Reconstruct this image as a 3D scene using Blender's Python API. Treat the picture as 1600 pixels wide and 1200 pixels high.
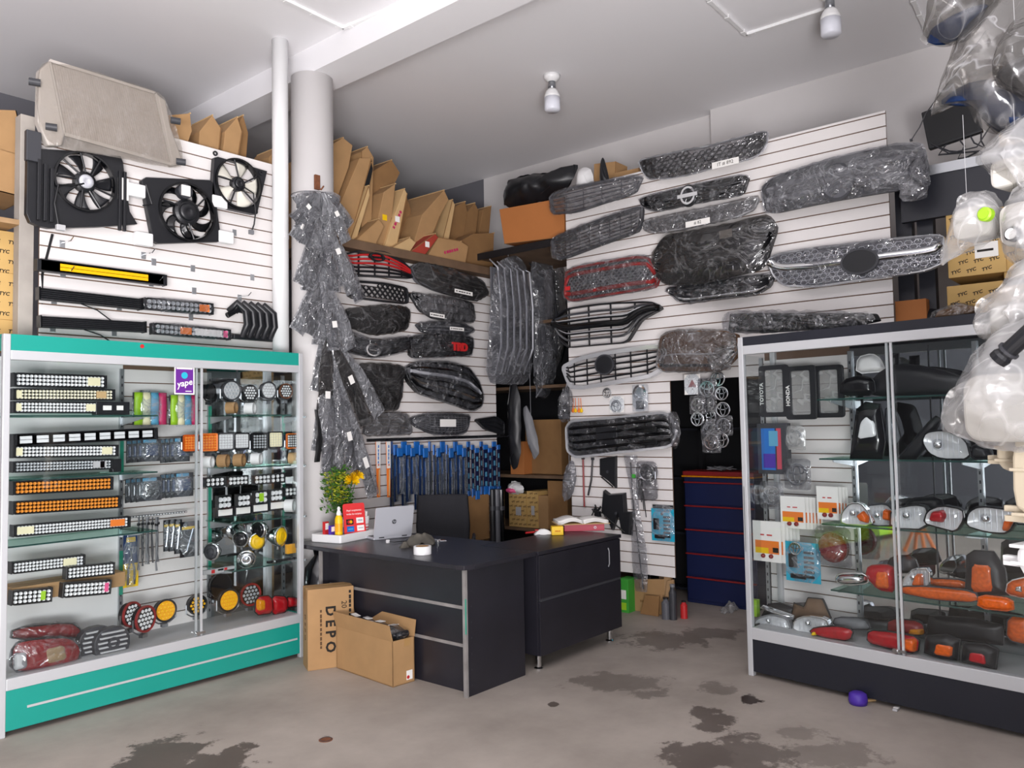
import bpy, math, random
from mathutils import Vector, Matrix, noise
random.seed(7)
for o in list(bpy.data.objects): bpy.data.objects.remove(o)
SC = bpy.context.scene
COL = SC.collection
rad = math.radians
# ---------------------------------------------------------------- camera
FPX, YAW, PITCH, ROLL, CAMH = 1261.0, rad(40.1), rad(2.97), rad(-1.03), 1.55
_f = Vector((math.cos(YAW)*math.cos(PITCH), math.sin(YAW)*math.cos(PITCH), math.sin(PITCH)))
_r = _f.cross(Vector((0, 0, 1))).normalized(); _u = _r.cross(_f)
CR = math.cos(ROLL)*_r + math.sin(ROLL)*_u; CU = -math.sin(ROLL)*_r + math.cos(ROLL)*_u
CAM = Vector((0, 0, CAMH))
cd = bpy.data.cameras.new('camera'); cd.sensor_fit = 'HORIZONTAL'; cd.sensor_width = 36
cd.lens = FPX/1600*36; cd.clip_start = .05; cd.clip_end = 100
co = bpy.data.objects.new('camera', cd); COL.objects.link(co); SC.camera = co
mw = Matrix((CR, CU, -_f)).transposed().to_4x4(); mw.translation = CAM; co.matrix_world = mw
# ---------------------------------------------------------------- light
wd = bpy.data.worlds.new('world'); SC.world = wd; wd.use_nodes = True
bg = wd.node_tree.nodes['Background']; bg.inputs[0].default_value = (.80, .90, 1.0, 1); bg.inputs[1].default_value = 0.55
def area(name, loc, rot, sx, sy, e, c=(1, 1, 1)):
    l = bpy.data.lights.new(name, 'AREA'); l.shape = 'RECTANGLE'; l.size = sx; l.size_y = sy; l.energy = e; l.color = c
    o = bpy.data.objects.new(name, l); COL.objects.link(o); o.location = loc; o.rotation_euler = rot
    return o
area('shopfront_daylight', (-2.0, -1.45, 1.8), (rad(92), 0, rad(8)), 3.4, 2.4, 215, (1, .975, .985))
area('sunlit_forecourt_bounce', (-1.7, -1.45, .7), (rad(150), 0, rad(6)), 4.0, 1.4, 850, (1, .965, .98))
SC.view_settings.view_transform = 'Standard'; SC.view_settings.look = 'None'
SC.view_settings.exposure = 0.0; SC.view_settings.gamma = 1; SC.view_settings.use_curve_mapping = False
try:
    SC.cycles.transparent_max_bounces = 32
except Exception: pass
# ---------------------------------------------------------------- pixel -> place (1600x1200 frame)
def ray(px, py): return (CR*(px-800) + CU*(600-py) + _f*FPX)
def at_z(px, py, z):
    r = ray(px, py); return CAM + r*((z-CAMH)/r.z)
def at_y(px, py, y):
    r = ray(px, py); return CAM + r*(y/r.y)
def at_x(px, py, x):
    r = ray(px, py); return CAM + r*(x/r.x)
class Frame:
    """right handed frame on a wall: u along it, v up, w out of it"""
    def __init__(s, o, u):
        s.o = Vector(o); s.u = Vector((u[0], u[1], 0)).normalized(); s.v = Vector((0, 0, 1)); s.w = s.u.cross(s.v)
    def M(s, u=0, v=0, w=0):
        m = Matrix((s.u, s.v, s.w)).transposed().to_4x4(); m.translation = s.o + s.u*u + s.v*v + s.w*w; return m
    def uv(s, px, py, w=0):
        r = ray(px, py); n = s.w; t = (n.dot(s.o)+w-n.dot(CAM))/n.dot(r); p = CAM + r*t - s.o
        return (p.dot(s.u), p.dot(s.v))
    def poly(s, pts, w=0): return [s.uv(a, b, w) for a, b in pts]
# ---------------------------------------------------------------- materials
def lin(h):
    h = h.lstrip('#'); c = [int(h[i:i+2], 16)/255 for i in (0, 2, 4)]
    return tuple(((x/12.92) if x <= .04045 else ((x+.055)/1.055)**2.4) for x in c)+(1,)
MATS = {}
def pm(name, col, rough=.5, metal=0., var=0., vs=12., bump=0., bs=80., trans=0., emit=0., coat=0., stretch=None):
    m = bpy.data.materials.new(name); m.use_nodes = True; nt = m.node_tree; b = nt.nodes['Principled BSDF']
    c = lin(col); b.inputs['Base Color'].default_value = c; b.inputs['Roughness'].default_value = rough; b.inputs['Metallic'].default_value = metal
    if trans: b.inputs['Transmission Weight'].default_value = trans
    if coat: b.inputs['Coat Weight'].default_value = coat
    if emit: b.inputs['Emission Color'].default_value = c; b.inputs['Emission Strength'].default_value = emit
    if var or bump:
        tc = nt.nodes.new('ShaderNodeTexCoord'); mp = nt.nodes.new('ShaderNodeMapping'); nt.links.new(tc.outputs['Object'], mp.inputs[0])
        if stretch: mp.inputs['Scale'].default_value = stretch
    if var:
        n = nt.nodes.new('ShaderNodeTexNoise'); n.inputs['Scale'].default_value = vs; n.inputs['Detail'].default_value = 6
        nt.links.new(mp.outputs[0], n.inputs['Vector'])
        r = nt.nodes.new('ShaderNodeValToRGB'); r.color_ramp.elements[0].position = .3; r.color_ramp.elements[1].position = .7
        r.color_ramp.elements[0].color = tuple(x*(1-var) for x in c[:3])+(1,); r.color_ramp.elements[1].color = tuple(min(1, x*(1+var*.6)) for x in c[:3])+(1,)
        nt.links.new(n.outputs['Fac'], r.inputs[0]); nt.links.new(r.outputs[0], b.inputs['Base Color'])
    if bump:
        n2 = nt.nodes.new('ShaderNodeTexNoise'); n2.inputs['Scale'].default_value = bs; nt.links.new(mp.outputs[0], n2.inputs['Vector'])
        bp = nt.nodes.new('ShaderNodeBump'); bp.inputs['Strength'].default_value = bump; nt.links.new(n2.outputs['Fac'], bp.inputs['Height'])
        nt.links.new(bp.outputs[0], b.inputs['Normal'])
    MATS[name] = m; return m
def film(name, tint, body, lo, hi, rough=.12, scale=14., bump=.6, glint=.35, crease='C9CBD0', gloss=.09):
    """clear polythene: mostly see-through, with cloudy patches and pale creases that paint in highlights"""
    m = bpy.data.materials.new(name); m.use_nodes = True; nt = m.node_tree; nt.nodes.clear()
    L = nt.links.new; N = nt.nodes.new
    out = N('ShaderNodeOutputMaterial'); mix = N('ShaderNodeMixShader'); tr = N('ShaderNodeBsdfTransparent'); pr = N('ShaderNodeBsdfPrincipled')
    tr.inputs[0].default_value = lin(tint); pr.inputs['Base Color'].default_value = lin(body); pr.inputs['Roughness'].default_value = rough
    tc = N('ShaderNodeTexCoord'); no = N('ShaderNodeTexNoise'); no.inputs['Scale'].default_value = scale*.6; no.inputs['Detail'].default_value = 3
    L(tc.outputs['Object'], no.inputs['Vector'])
    mr = N('ShaderNodeMapRange'); mr.inputs[1].default_value = .35; mr.inputs[2].default_value = .7; mr.inputs[3].default_value = lo; mr.inputs[4].default_value = hi
    L(no.outputs['Fac'], mr.inputs[0])
    # creases: thin pale lines, highlights painted into the colour where a second noise crosses its middle
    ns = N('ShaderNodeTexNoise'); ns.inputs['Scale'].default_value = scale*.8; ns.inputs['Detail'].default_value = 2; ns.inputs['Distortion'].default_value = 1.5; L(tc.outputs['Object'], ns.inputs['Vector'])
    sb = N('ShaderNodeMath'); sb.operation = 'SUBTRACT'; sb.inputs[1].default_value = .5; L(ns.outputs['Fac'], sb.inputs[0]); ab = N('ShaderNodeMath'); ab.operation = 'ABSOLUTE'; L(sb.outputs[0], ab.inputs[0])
    ms = N('ShaderNodeMapRange'); ms.inputs[1].default_value = 0; ms.inputs[2].default_value = .022; ms.inputs[3].default_value = glint; ms.inputs[4].default_value = 0; L(ab.outputs[0], ms.inputs[0])
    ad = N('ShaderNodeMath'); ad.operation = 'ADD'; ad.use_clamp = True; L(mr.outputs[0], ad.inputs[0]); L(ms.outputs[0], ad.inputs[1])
    L(ad.outputs[0], mix.inputs[0]); L(tr.outputs[0], mix.inputs[1]); L(pr.outputs[0], mix.inputs[2])
    n2 = N('ShaderNodeTexNoise'); n2.inputs['Scale'].default_value = scale*1.05; n2.inputs['Distortion'].default_value = 1.5; n2.inputs['Detail'].default_value = 3; L(tc.outputs['Object'], n2.inputs['Vector'])
    bp = N('ShaderNodeBump'); bp.inputs['Strength'].default_value = bump; bp.inputs['Distance'].default_value = .05; L(n2.outputs['Fac'], bp.inputs['Height']); L(bp.outputs[0], pr.inputs['Normal'])
    cm = N('ShaderNodeMixRGB'); cm.inputs[1].default_value = lin(body); cm.inputs[2].default_value = lin(crease); cs = N('ShaderNodeMath'); cs.operation = 'MULTIPLY'; cs.inputs[1].default_value = 1/max(glint, .01); L(ms.outputs[0], cs.inputs[0]); L(cs.outputs[0], cm.inputs[0]); L(cm.outputs[0], pr.inputs['Base Color'])
    gl = N('ShaderNodeBsdfGlossy'); gl.inputs['Roughness'].default_value = rough; L(bp.outputs[0], gl.inputs['Normal']); m2 = N('ShaderNodeMixShader'); m2.inputs[0].default_value = gloss; L(mix.outputs[0], m2.inputs[1]); L(gl.outputs[0], m2.inputs[2])
    L(m2.outputs[0], out.inputs[0]); MATS[name] = m; return m
def pane(name, tint, refl):
    m = bpy.data.materials.new(name); m.use_nodes = True; nt = m.node_tree; nt.nodes.clear(); L = nt.links.new; N = nt.nodes.new
    out = N('ShaderNodeOutputMaterial'); mix = N('ShaderNodeMixShader'); tr = N('ShaderNodeBsdfTransparent'); gl = N('ShaderNodeBsdfGlossy')
    tr.inputs[0].default_value = lin(tint); gl.inputs['Roughness'].default_value = .02; mix.inputs[0].default_value = refl
    L(tr.outputs[0], mix.inputs[1]); L(gl.outputs[0], mix.inputs[2]); L(mix.outputs[0], out.inputs[0]); MATS[name] = m; return m
for a in [('plaster', 'DAD7D6', .85, 0, .03, 1.5), ('wall_grey', '6A6A70', .9, 0, .05, 1.5), ('ceiling', 'F1F0F2', .9, 0, .02, .8), ('slat', 'E9E5E3', .45, 0, .02, 3), ('groove', '6E5646', .8),
          ('alu', 'B9BCC0', .35, .75), ('alu_pale', 'CDCFD2', .4, .3), ('chrome', 'E8EAEC', .08, 1), ('steel', '9A9DA2', .3, .9), ('teal', '1A9688', .4, 0, .03, 3), ('teal_edge', '2E9A80', .4), ('glass_edge', '2B4A45', .15), ('reflector', 'E6E8EA', .25, .12),
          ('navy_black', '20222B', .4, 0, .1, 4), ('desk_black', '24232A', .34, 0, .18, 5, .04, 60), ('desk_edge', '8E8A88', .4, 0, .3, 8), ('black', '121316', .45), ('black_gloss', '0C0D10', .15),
          ('black_plastic', '1B1C20', .4, 0, .1, 20), ('dark_grey', '3A3B40', .5), ('grey', '7B7C80', .5), ('mid_grey', '5B5C62', .45), ('pale_grey', 'B9B9BB', .5), ('white', 'EFEFEF', .4), ('white_paper', 'F2F0EC', .7),
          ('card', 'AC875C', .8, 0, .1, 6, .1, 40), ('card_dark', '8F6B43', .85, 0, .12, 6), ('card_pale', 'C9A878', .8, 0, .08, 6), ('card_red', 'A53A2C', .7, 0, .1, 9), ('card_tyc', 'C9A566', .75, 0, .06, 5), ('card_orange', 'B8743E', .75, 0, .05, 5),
          ('tape', 'B08A58', .3), ('ink', '1C1712', .8), ('ink_brown', '5A3F26', .8), ('red', 'C32A2C', .4), ('red_sign', 'E03A3C', .4), ('red_dark', '8C2222', .4), ('orange', 'F08030', .45), ('yellow', 'F2C500', .4), ('blue', '1E6FC4', .35), ('blue_dark', '16305C', .35), ('navy', '101C48', .5, 0, .1, 3),
          ('green', '3FA33A', .5), ('lime', '9FD02A', .45), ('purple', '6A2C91', .4), ('violet', '4A2CA0', .5), ('cyan', '2FB4D0', .4), ('turq', '27A6C4', .35), ('magenta', 'C02860', .4), ('pink', 'E85C90', .4), ('cream', 'EDE6C0', .5), ('sky', '5DA5C8', .45),
          ('amber', 'D98A12', .2, 0, .2, 90), ('amber_lens', 'F0A81C', .15), ('orange_lens', 'D9601A', .12, 0, .25, 60), ('red_lens', 'B01822', .1, 0, .25, 40), ('wood', 'A98862', .7, 0, .2, 8), ('post_grey', 'A9A29A', .6, 0, .15, 6), ('wood_dark', '6B5440', .75, 0, .2, 8), ('rust', '7A4A30', .8, 0, .3, 30),
          ('radiator_fin', 'A9A19A', .7, 0, .06, 40), ('aluminium_tank', 'B8B1AA', .55, 0), ('bright_trim', 'DCDEE2', .22, .55), ('white_blade', 'E4E1D4', .4), ('leaf', '3C6B1E', .6, 0, .2, 30), ('leaf_yellow', '9EA31C', .6), ('petal', 'F6C800', .5), ('silver', 'CDCFD6', .32, .25), ('bulb', 'E9EBF4', .35), ('tank_plastic', 'CDC1AA', .4, 0, .05, 5), ('bag_tank', 'D5D2CC', .5, 0, .04, 5),
          ('cloth_grey', '5A564F', .9, 0, .15, 30), ('lens_dark', '9BA0A8', .1, .6), ('chair_cloth', '26262B', .9, 0, .1, 60), ('binder', 'C2485A', .5), ('brown', '6A4A2E', .8), ('skin_film', 'C9C9CC', .3)]:
    pm(a[0], a[1], *a[2:])
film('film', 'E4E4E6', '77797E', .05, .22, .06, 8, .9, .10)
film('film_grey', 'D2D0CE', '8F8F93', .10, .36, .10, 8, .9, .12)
film('film_smoke', 'A8A4A0', '5E5D5E', .12, .34, .12, 5, .6, .08, '9A9A9C', .055)
film('film_thick', 'D9D9DC', '9B9DA3', .12, .42, .08, 7, .9, .14)
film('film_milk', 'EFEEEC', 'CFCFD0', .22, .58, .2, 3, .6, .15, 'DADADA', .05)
film('film_dull', 'EDEBE8', 'B5AFAA', .08, .24, .3, 5, .4, .06, 'C9C4C0', .03)
film('film_bag', 'CFCDCB', '93918F', .12, .40, .16, 3.5, .5, .2, 'BDBDBF', .06)
film('film_strip', 'C4C4C8', '9FA1A6', .30, .62, .12, 8, .9, .12)
film('blister', 'F2F6FA', 'DDE6EE', .06, .25, .08, 10)
pane('glass', 'F8FAFA', .04); pane('shelf_glass', 'CFE3DC', .10); pane('lens', 'FCFCFC', .10)
pm('mirror', 'C7CBCD', .03, 1)
def mt(n): return MATS[n]
# led cluster: bright reflector cups on a silver plate
def dots(name, base, dot, scale):
    m = pm(name, base, .25, .3); nt = m.node_tree; b = nt.nodes['Principled BSDF']
    tc = nt.nodes.new('ShaderNodeTexCoord'); vo = nt.nodes.new('ShaderNodeTexVoronoi'); vo.inputs['Scale'].default_value = scale; vo.inputs['Randomness'].default_value = 0
    nt.links.new(tc.outputs['Object'], vo.inputs['Vector']); r = nt.nodes.new('ShaderNodeValToRGB'); r.color_ramp.elements[0].position = .25; r.color_ramp.elements[1].position = .5
    r.color_ramp.elements[0].color = lin(dot); r.color_ramp.elements[1].color = lin(base); nt.links.new(vo.outputs['Distance'], r.inputs[0]); nt.links.new(r.outputs[0], b.inputs['Base Color'])
# ---------------------------------------------------------------- mesh builder
I4 = Matrix.Identity(4)
def T(x=0, y=0, z=0): return Matrix.Translation((x, y, z))
def RX(a): return Matrix.Rotation(rad(a), 4, 'X')
def RY(a): return Matrix.Rotation(rad(a), 4, 'Y')
def RZ(a): return Matrix.Rotation(rad(a), 4, 'Z')
class MB:
    def __init__(s): s.v = []; s.f = []
    def add(s, vs, fs, M=None):
        n = len(s.v)
        for p in vs:
            p = Vector(p); s.v.append(M @ p if M is not None else p)
        for f in fs: s.f.append([i+n for i in f])
        return s
    def box(s, x0, x1, y0, y1, z0, z1, M=None):
        return s.add([(x0, y0, z0), (x1, y0, z0), (x1, y1, z0), (x0, y1, z0), (x0, y0, z1), (x1, y0, z1), (x1, y1, z1), (x0, y1, z1)],
                     [(3, 2, 1, 0), (4, 5, 6, 7), (0, 1, 5, 4), (1, 2, 6, 5), (2, 3, 7, 6), (3, 0, 4, 7)], M)
    def cb(s, c, d, M=None): return s.box(c[0]-d[0]/2, c[0]+d[0]/2, c[1]-d[1]/2, c[1]+d[1]/2, c[2]-d[2]/2, c[2]+d[2]/2, M)
    def prism(s, poly, z0, z1, M=None, taper=1.0):
        n = len(poly); cx = sum(p[0] for p in poly)/n; cy = sum(p[1] for p in poly)/n
        a = sum(poly[i][0]*poly[(i+1) % n][1]-poly[(i+1) % n][0]*poly[i][1] for i in range(n))
        if a < 0: poly = poly[::-1]
        vs = [(p[0], p[1], z0) for p in poly]+[(cx+(p[0]-cx)*taper, cy+(p[1]-cy)*taper, z1) for p in poly]
        return s.add(vs, [list(range(n))[::-1], list(range(n, 2*n))]+[(i, (i+1) % n, n+(i+1) % n, n+i) for i in range(n)], M)
    def ring(s, po, pi, z0, z1, zi=None, M=None):
        n = len(po); zi = z1 if zi is None else zi
        vs = [(p[0], p[1], z0) for p in po]+[(p[0], p[1], z1) for p in po]+[(p[0], p[1], zi) for p in pi]+[(p[0], p[1], z0) for p in pi]
        fs = []
        for i in range(n):
            j = (i+1) % n
            for k in range(4): fs.append((k*n+i, k*n+j, ((k+1) % 4)*n+j, ((k+1) % 4)*n+i))
        return s.add(vs, fs, M)
    def tube(s, pts, r, n=8, closed=False, M=None, flat=1.0):
        pts = [Vector(p) for p in pts]; m = len(pts); vs = []; up = None
        for i, p in enumerate(pts):
            a = pts[(i-1) % m] if (closed or i > 0) else p; b = pts[(i+1) % m] if (closed or i < m-1) else p
            t = (b-a).normalized()
            if up is None:
                up = Vector((0, 0, 1)) if abs(t.z) < .9 else Vector((1, 0, 0))
            x = t.cross(up)
            if x.length < 1e-4: x = t.orthogonal()
            x.normalize(); y = x.cross(t); up = y
            rr = r[i] if isinstance(r, (list, tuple)) else r
            for k in range(n):
                an = 2*math.pi*(k+.5)/n; vs.append(p+x*math.cos(an)*rr+y*math.sin(an)*rr*flat)
        fs = []
        for i in range(m if closed else m-1):
            for k in range(n):
                j = (i+1) % m; fs.append((i*n+k, i*n+(k+1) % n, j*n+(k+1) % n, j*n+k))
        if not closed: fs += [list(range(n)), list(range((m-1)*n, m*n))[::-1]]
        return s.add(vs, fs, M)
    def lathe(s, prof, n=20, M=None):
        vs = []; m = len(prof)
        for r, z in prof:
            for k in range(n):
                a = 2*math.pi*k/n; vs.append((r*math.cos(a), r*math.sin(a), z))
        fs = [(i*n+k, i*n+(k+1) % n, (i+1)*n+(k+1) % n, (i+1)*n+k) for i in range(m-1) for k in range(n)]
        if prof[0][0] > 1e-5: fs.append(list(range(n))[::-1])
        if prof[-1][0] > 1e-5: fs.append(list(range((m-1)*n, m*n)))
        return s.add(vs, fs, M)
    def grid(s, fn, nu, nv, M=None, thick=0.):
        vs = [fn(i/nu, j/nv) for j in range(nv+1) for i in range(nu+1)]
        return s.add(vs, [(j*(nu+1)+i, j*(nu+1)+i+1, (j+1)*(nu+1)+i+1, (j+1)*(nu+1)+i) for j in range(nv) for i in range(nu)], M)
    def warp(s, fn): s.v = [Vector(fn(p)) for p in s.v]; return s
    def mesh(s, name):
        me = bpy.data.meshes.new(name); me.from_pydata([tuple(p) for p in s.v], [], s.f); me.validate(); me.update(); return me
    def build(s, name, mat, parent=None, smooth=False, bevel=0., label=None, solid=0., M=None):
        me = s.mesh(name); me.materials.append(mt(mat) if isinstance(mat, str) else mat)
        if smooth: me.shade_smooth()
        o = bpy.data.objects.new(name, me); COL.objects.link(o)
        if parent is not None: o.parent = parent
        if M is not None: o.matrix_local = M
        if bevel:
            b = o.modifiers.new('bevel', 'BEVEL'); b.width = bevel; b.segments = 2; b.limit_method = 'ANGLE'
        if solid:
            b = o.modifiers.new('solid', 'SOLIDIFY'); b.thickness = solid; b.offset = 0
        if label: o['label'] = label
        return o
def tag(o, label, cat, group=None):
    o['label'] = label; o['category'] = cat
    if group: o['group'] = group
    return o
def thing(name, label, cat, M, group=None):
    o = bpy.data.objects.new(name, None); COL.objects.link(o); o.empty_display_size = .05
    o.matrix_world = M if isinstance(M, Matrix) else T(*M)
    return tag(o, label, cat, group)
def struct(o): o['kind'] = 'structure'; return o
def share(src, name, parent, M):
    o = bpy.data.objects.new(name, src.data); COL.objects.link(o); o.parent = parent; o.matrix_local = M
    for md in src.modifiers:
        if md.type == 'BEVEL':
            b = o.modifiers.new('bevel', 'BEVEL'); b.width = md.width; b.segments = md.segments; b.limit_method = 'ANGLE'
    return o
def copy_tree(o, M, label, parent=None):
    c = o.copy(); COL.objects.link(c); c.parent = parent
    if parent is None: c.matrix_world = M; c['label'] = label
    for ch in o.children: copy_tree(ch, None, None, c)
    return c
_txt = {}
def text_mesh(body, size, extrude=.0004, align='CENTER', shear=0., bold=0.):
    k = (body, size, extrude, align, shear, bold)
    if k not in _txt:
        cu = bpy.data.curves.new('t', 'FONT'); cu.body = body; cu.size = size; cu.extrude = extrude; cu.align_x = align; cu.align_y = 'CENTER'; cu.shear = shear; cu.offset = bold; cu.resolution_u = 2
        ob = bpy.data.objects.new('t', cu); COL.objects.link(ob)
        me = bpy.data.meshes.new_from_object(ob); bpy.data.objects.remove(ob)
        _txt[k] = ([tuple(v.co) for v in me.vertices], [tuple(p.vertices) for p in me.polygons]); bpy.data.meshes.remove(me)
    return _txt[k]
def text(name, body, size, mat, parent, M, **kw):
    v, f = text_mesh(body, size, **kw); return MB().add(v, f).build(name, mat, parent, M=M)
def print_lines(name, mat, parent, M, w, h, rows=1, words=4, seed=1):
    """print too small to read: rows of short dashes"""
    rn = random.Random(seed); mb = MB()
    for r in range(rows):
        y = -h/2+h*(r+.5)/rows; x = -w/2
        for k in range(words):
            L = w/words*rn.uniform(.55, .9); mb.box(x, x+L, y-h/rows*.28, y+h/rows*.28, 0, .0005); x += w/words
    return mb.build(name, mat, parent, M=M)
# polygon helpers
def chaikin(p, k=1):
    for _ in range(k):
        q = []
        for i in range(len(p)):
            a, b = p[i], p[(i+1) % len(p)]; q += [(a[0]*.75+b[0]*.25, a[1]*.75+b[1]*.25), (a[0]*.25+b[0]*.75, a[1]*.25+b[1]*.75)]
        p = q
    return p
def resample(p, n):
    m = len(p); d = [math.dist(p[i], p[(i+1) % m]) for i in range(m)]; L = sum(d); out = []; i = 0; acc = 0
    for k in range(n):
        t = L*k/n
        while acc+d[i] < t: acc += d[i]; i += 1
        q = (t-acc)/max(d[i], 1e-9); a, b = p[i], p[(i+1) % m]; out.append((a[0]+(b[0]-a[0])*q, a[1]+(b[1]-a[1])*q))
    return out
def ccw(p):
    a = sum(p[i][0]*p[(i+1) % len(p)][1]-p[(i+1) % len(p)][0]*p[i][1] for i in range(len(p)))
    return p if a > 0 else p[::-1]
def inset(p, d):
    p = ccw(p); n = len(p); out = []
    for i in range(n):
        a, b, c = p[i-1], p[i], p[(i+1) % n]
        e1 = Vector((b[0]-a[0], b[1]-a[1])).normalized(); e2 = Vector((c[0]-b[0], c[1]-b[1])).normalized()
        n1 = Vector((-e1.y, e1.x)); n2 = Vector((-e2.y, e2.x)); q = (n1+n2)
        if q.length < 1e-6: q = n1
        q.normalize(); k = d/max(.5, q.dot(n1)); out.append((b[0]+q.x*k, b[1]+q.y*k))
    return out
def vspan(p, u):
    ys = []
    for i in range(len(p)):
        a, b = p[i], p[(i+1) % len(p)]
        if (a[0] <= u) != (b[0] <= u): ys.append(a[1]+(b[1]-a[1])*(u-a[0])/(b[0]-a[0]))
    return (min(ys), max(ys)) if len(ys) > 1 else None
def inside(p, u, v):
    c = False
    for i in range(len(p)):
        a, b = p[i], p[(i+1) % len(p)]
        if (a[1] > v) != (b[1] > v) and u < a[0]+(b[0]-a[0])*(v-a[1])/(b[1]-a[1]): c = not c
    return c
def rrect(w, h, r, k=4, cx=0, cy=0):
    out = []
    for sx, sy, a0 in ((1, 1, 0), (-1, 1, 90), (-1, -1, 180), (1, -1, 270)):
        for i in range(k+1):
            a = rad(a0+90*i/k); out.append((cx+sx*(w/2-r)+r*math.cos(a), cy+sy*(h/2-r)+r*math.sin(a)))
    return out
def circ(r, n=24, cx=0, cy=0, ry=None):
    ry = r if ry is None else ry
    return [(cx+r*math.cos(2*math.pi*i/n), cy+ry*math.sin(2*math.pi*i/n)) for i in range(n)]

# ================================================================ the room
def nz(p, s=1.): return noise.noise(Vector(p)*s)
CE, YW, XW = 4.45, 7.60, 6.96
YS, XS = 5.20, 5.80            # planes of the slatwall displays
fl = struct(MB().box(-4, 7.6, -1.7, 7.8, -.1, 0).build('floor', 'plaster'))
struct(MB().box(-4, 7.6, -1.7, 7.8, CE, CE+.12).build('ceiling', 'ceiling'))
struct(MB().box(-4, 7.2, YW, YW+.15, 0, CE).build('wall_left', 'wall_grey'))
struct(MB().box(XW, XW+.15, -1.7, 6.24, 0, CE).build('wall_right', 'plaster'))
struct(MB().box(XW, XW+.15, 6.24, YW, 0, CE).build('wall_right_end', 'wall_grey'))
struct(MB().box(XW-.11, XW, -1.7, 3.3, 0, CE).build('trim_1', 'plaster'))
struct(MB().box(-4, -3.85, -1.7, YW, 0, CE).build('wall_side', 'wall_grey'))
struct(MB().box(-3.85, 7.2, -1.7, -1.6, 3.45, CE).build('wall_front', 'wall_grey'))
struct(MB().box(.45, 7.2, -1.7, -1.6, 0, 3.45).build('wall_front_pier', 'wall_grey'))
struct(MB().box(3.62, 3.94, -1.7, YW, 4.25, CE).build('ceiling_beam', 'ceiling'))
struct(MB().lathe([(.158, 0), (.158, 4.25)], 40, T(3.70, 5.08, 0)).build('column', 'plaster', smooth=True))
pp = thing('drain_pipe', 'white vertical drain pipe running up beside the round column', 'pipe', (3.40, 5.06, 0))
MB().lathe([(.058, 2.09), (.058, 4.44)], 20).build('pipe', 'white', pp, smooth=True)
MB().lathe([(.06, 2.95), (.06, 2.99)], 20).build('coupling', 'white', pp)
MB().tube([(3.70+.161*math.cos(a), 5.08+.161*math.sin(a), 3.33) for a in [2*math.pi*i/40 for i in range(40)]], .003, 5, True).build('wire_tie', 'grey')
tag(bpy.data.objects['wire_tie'], 'thin wire tied around the round white column', 'wire')
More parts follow.
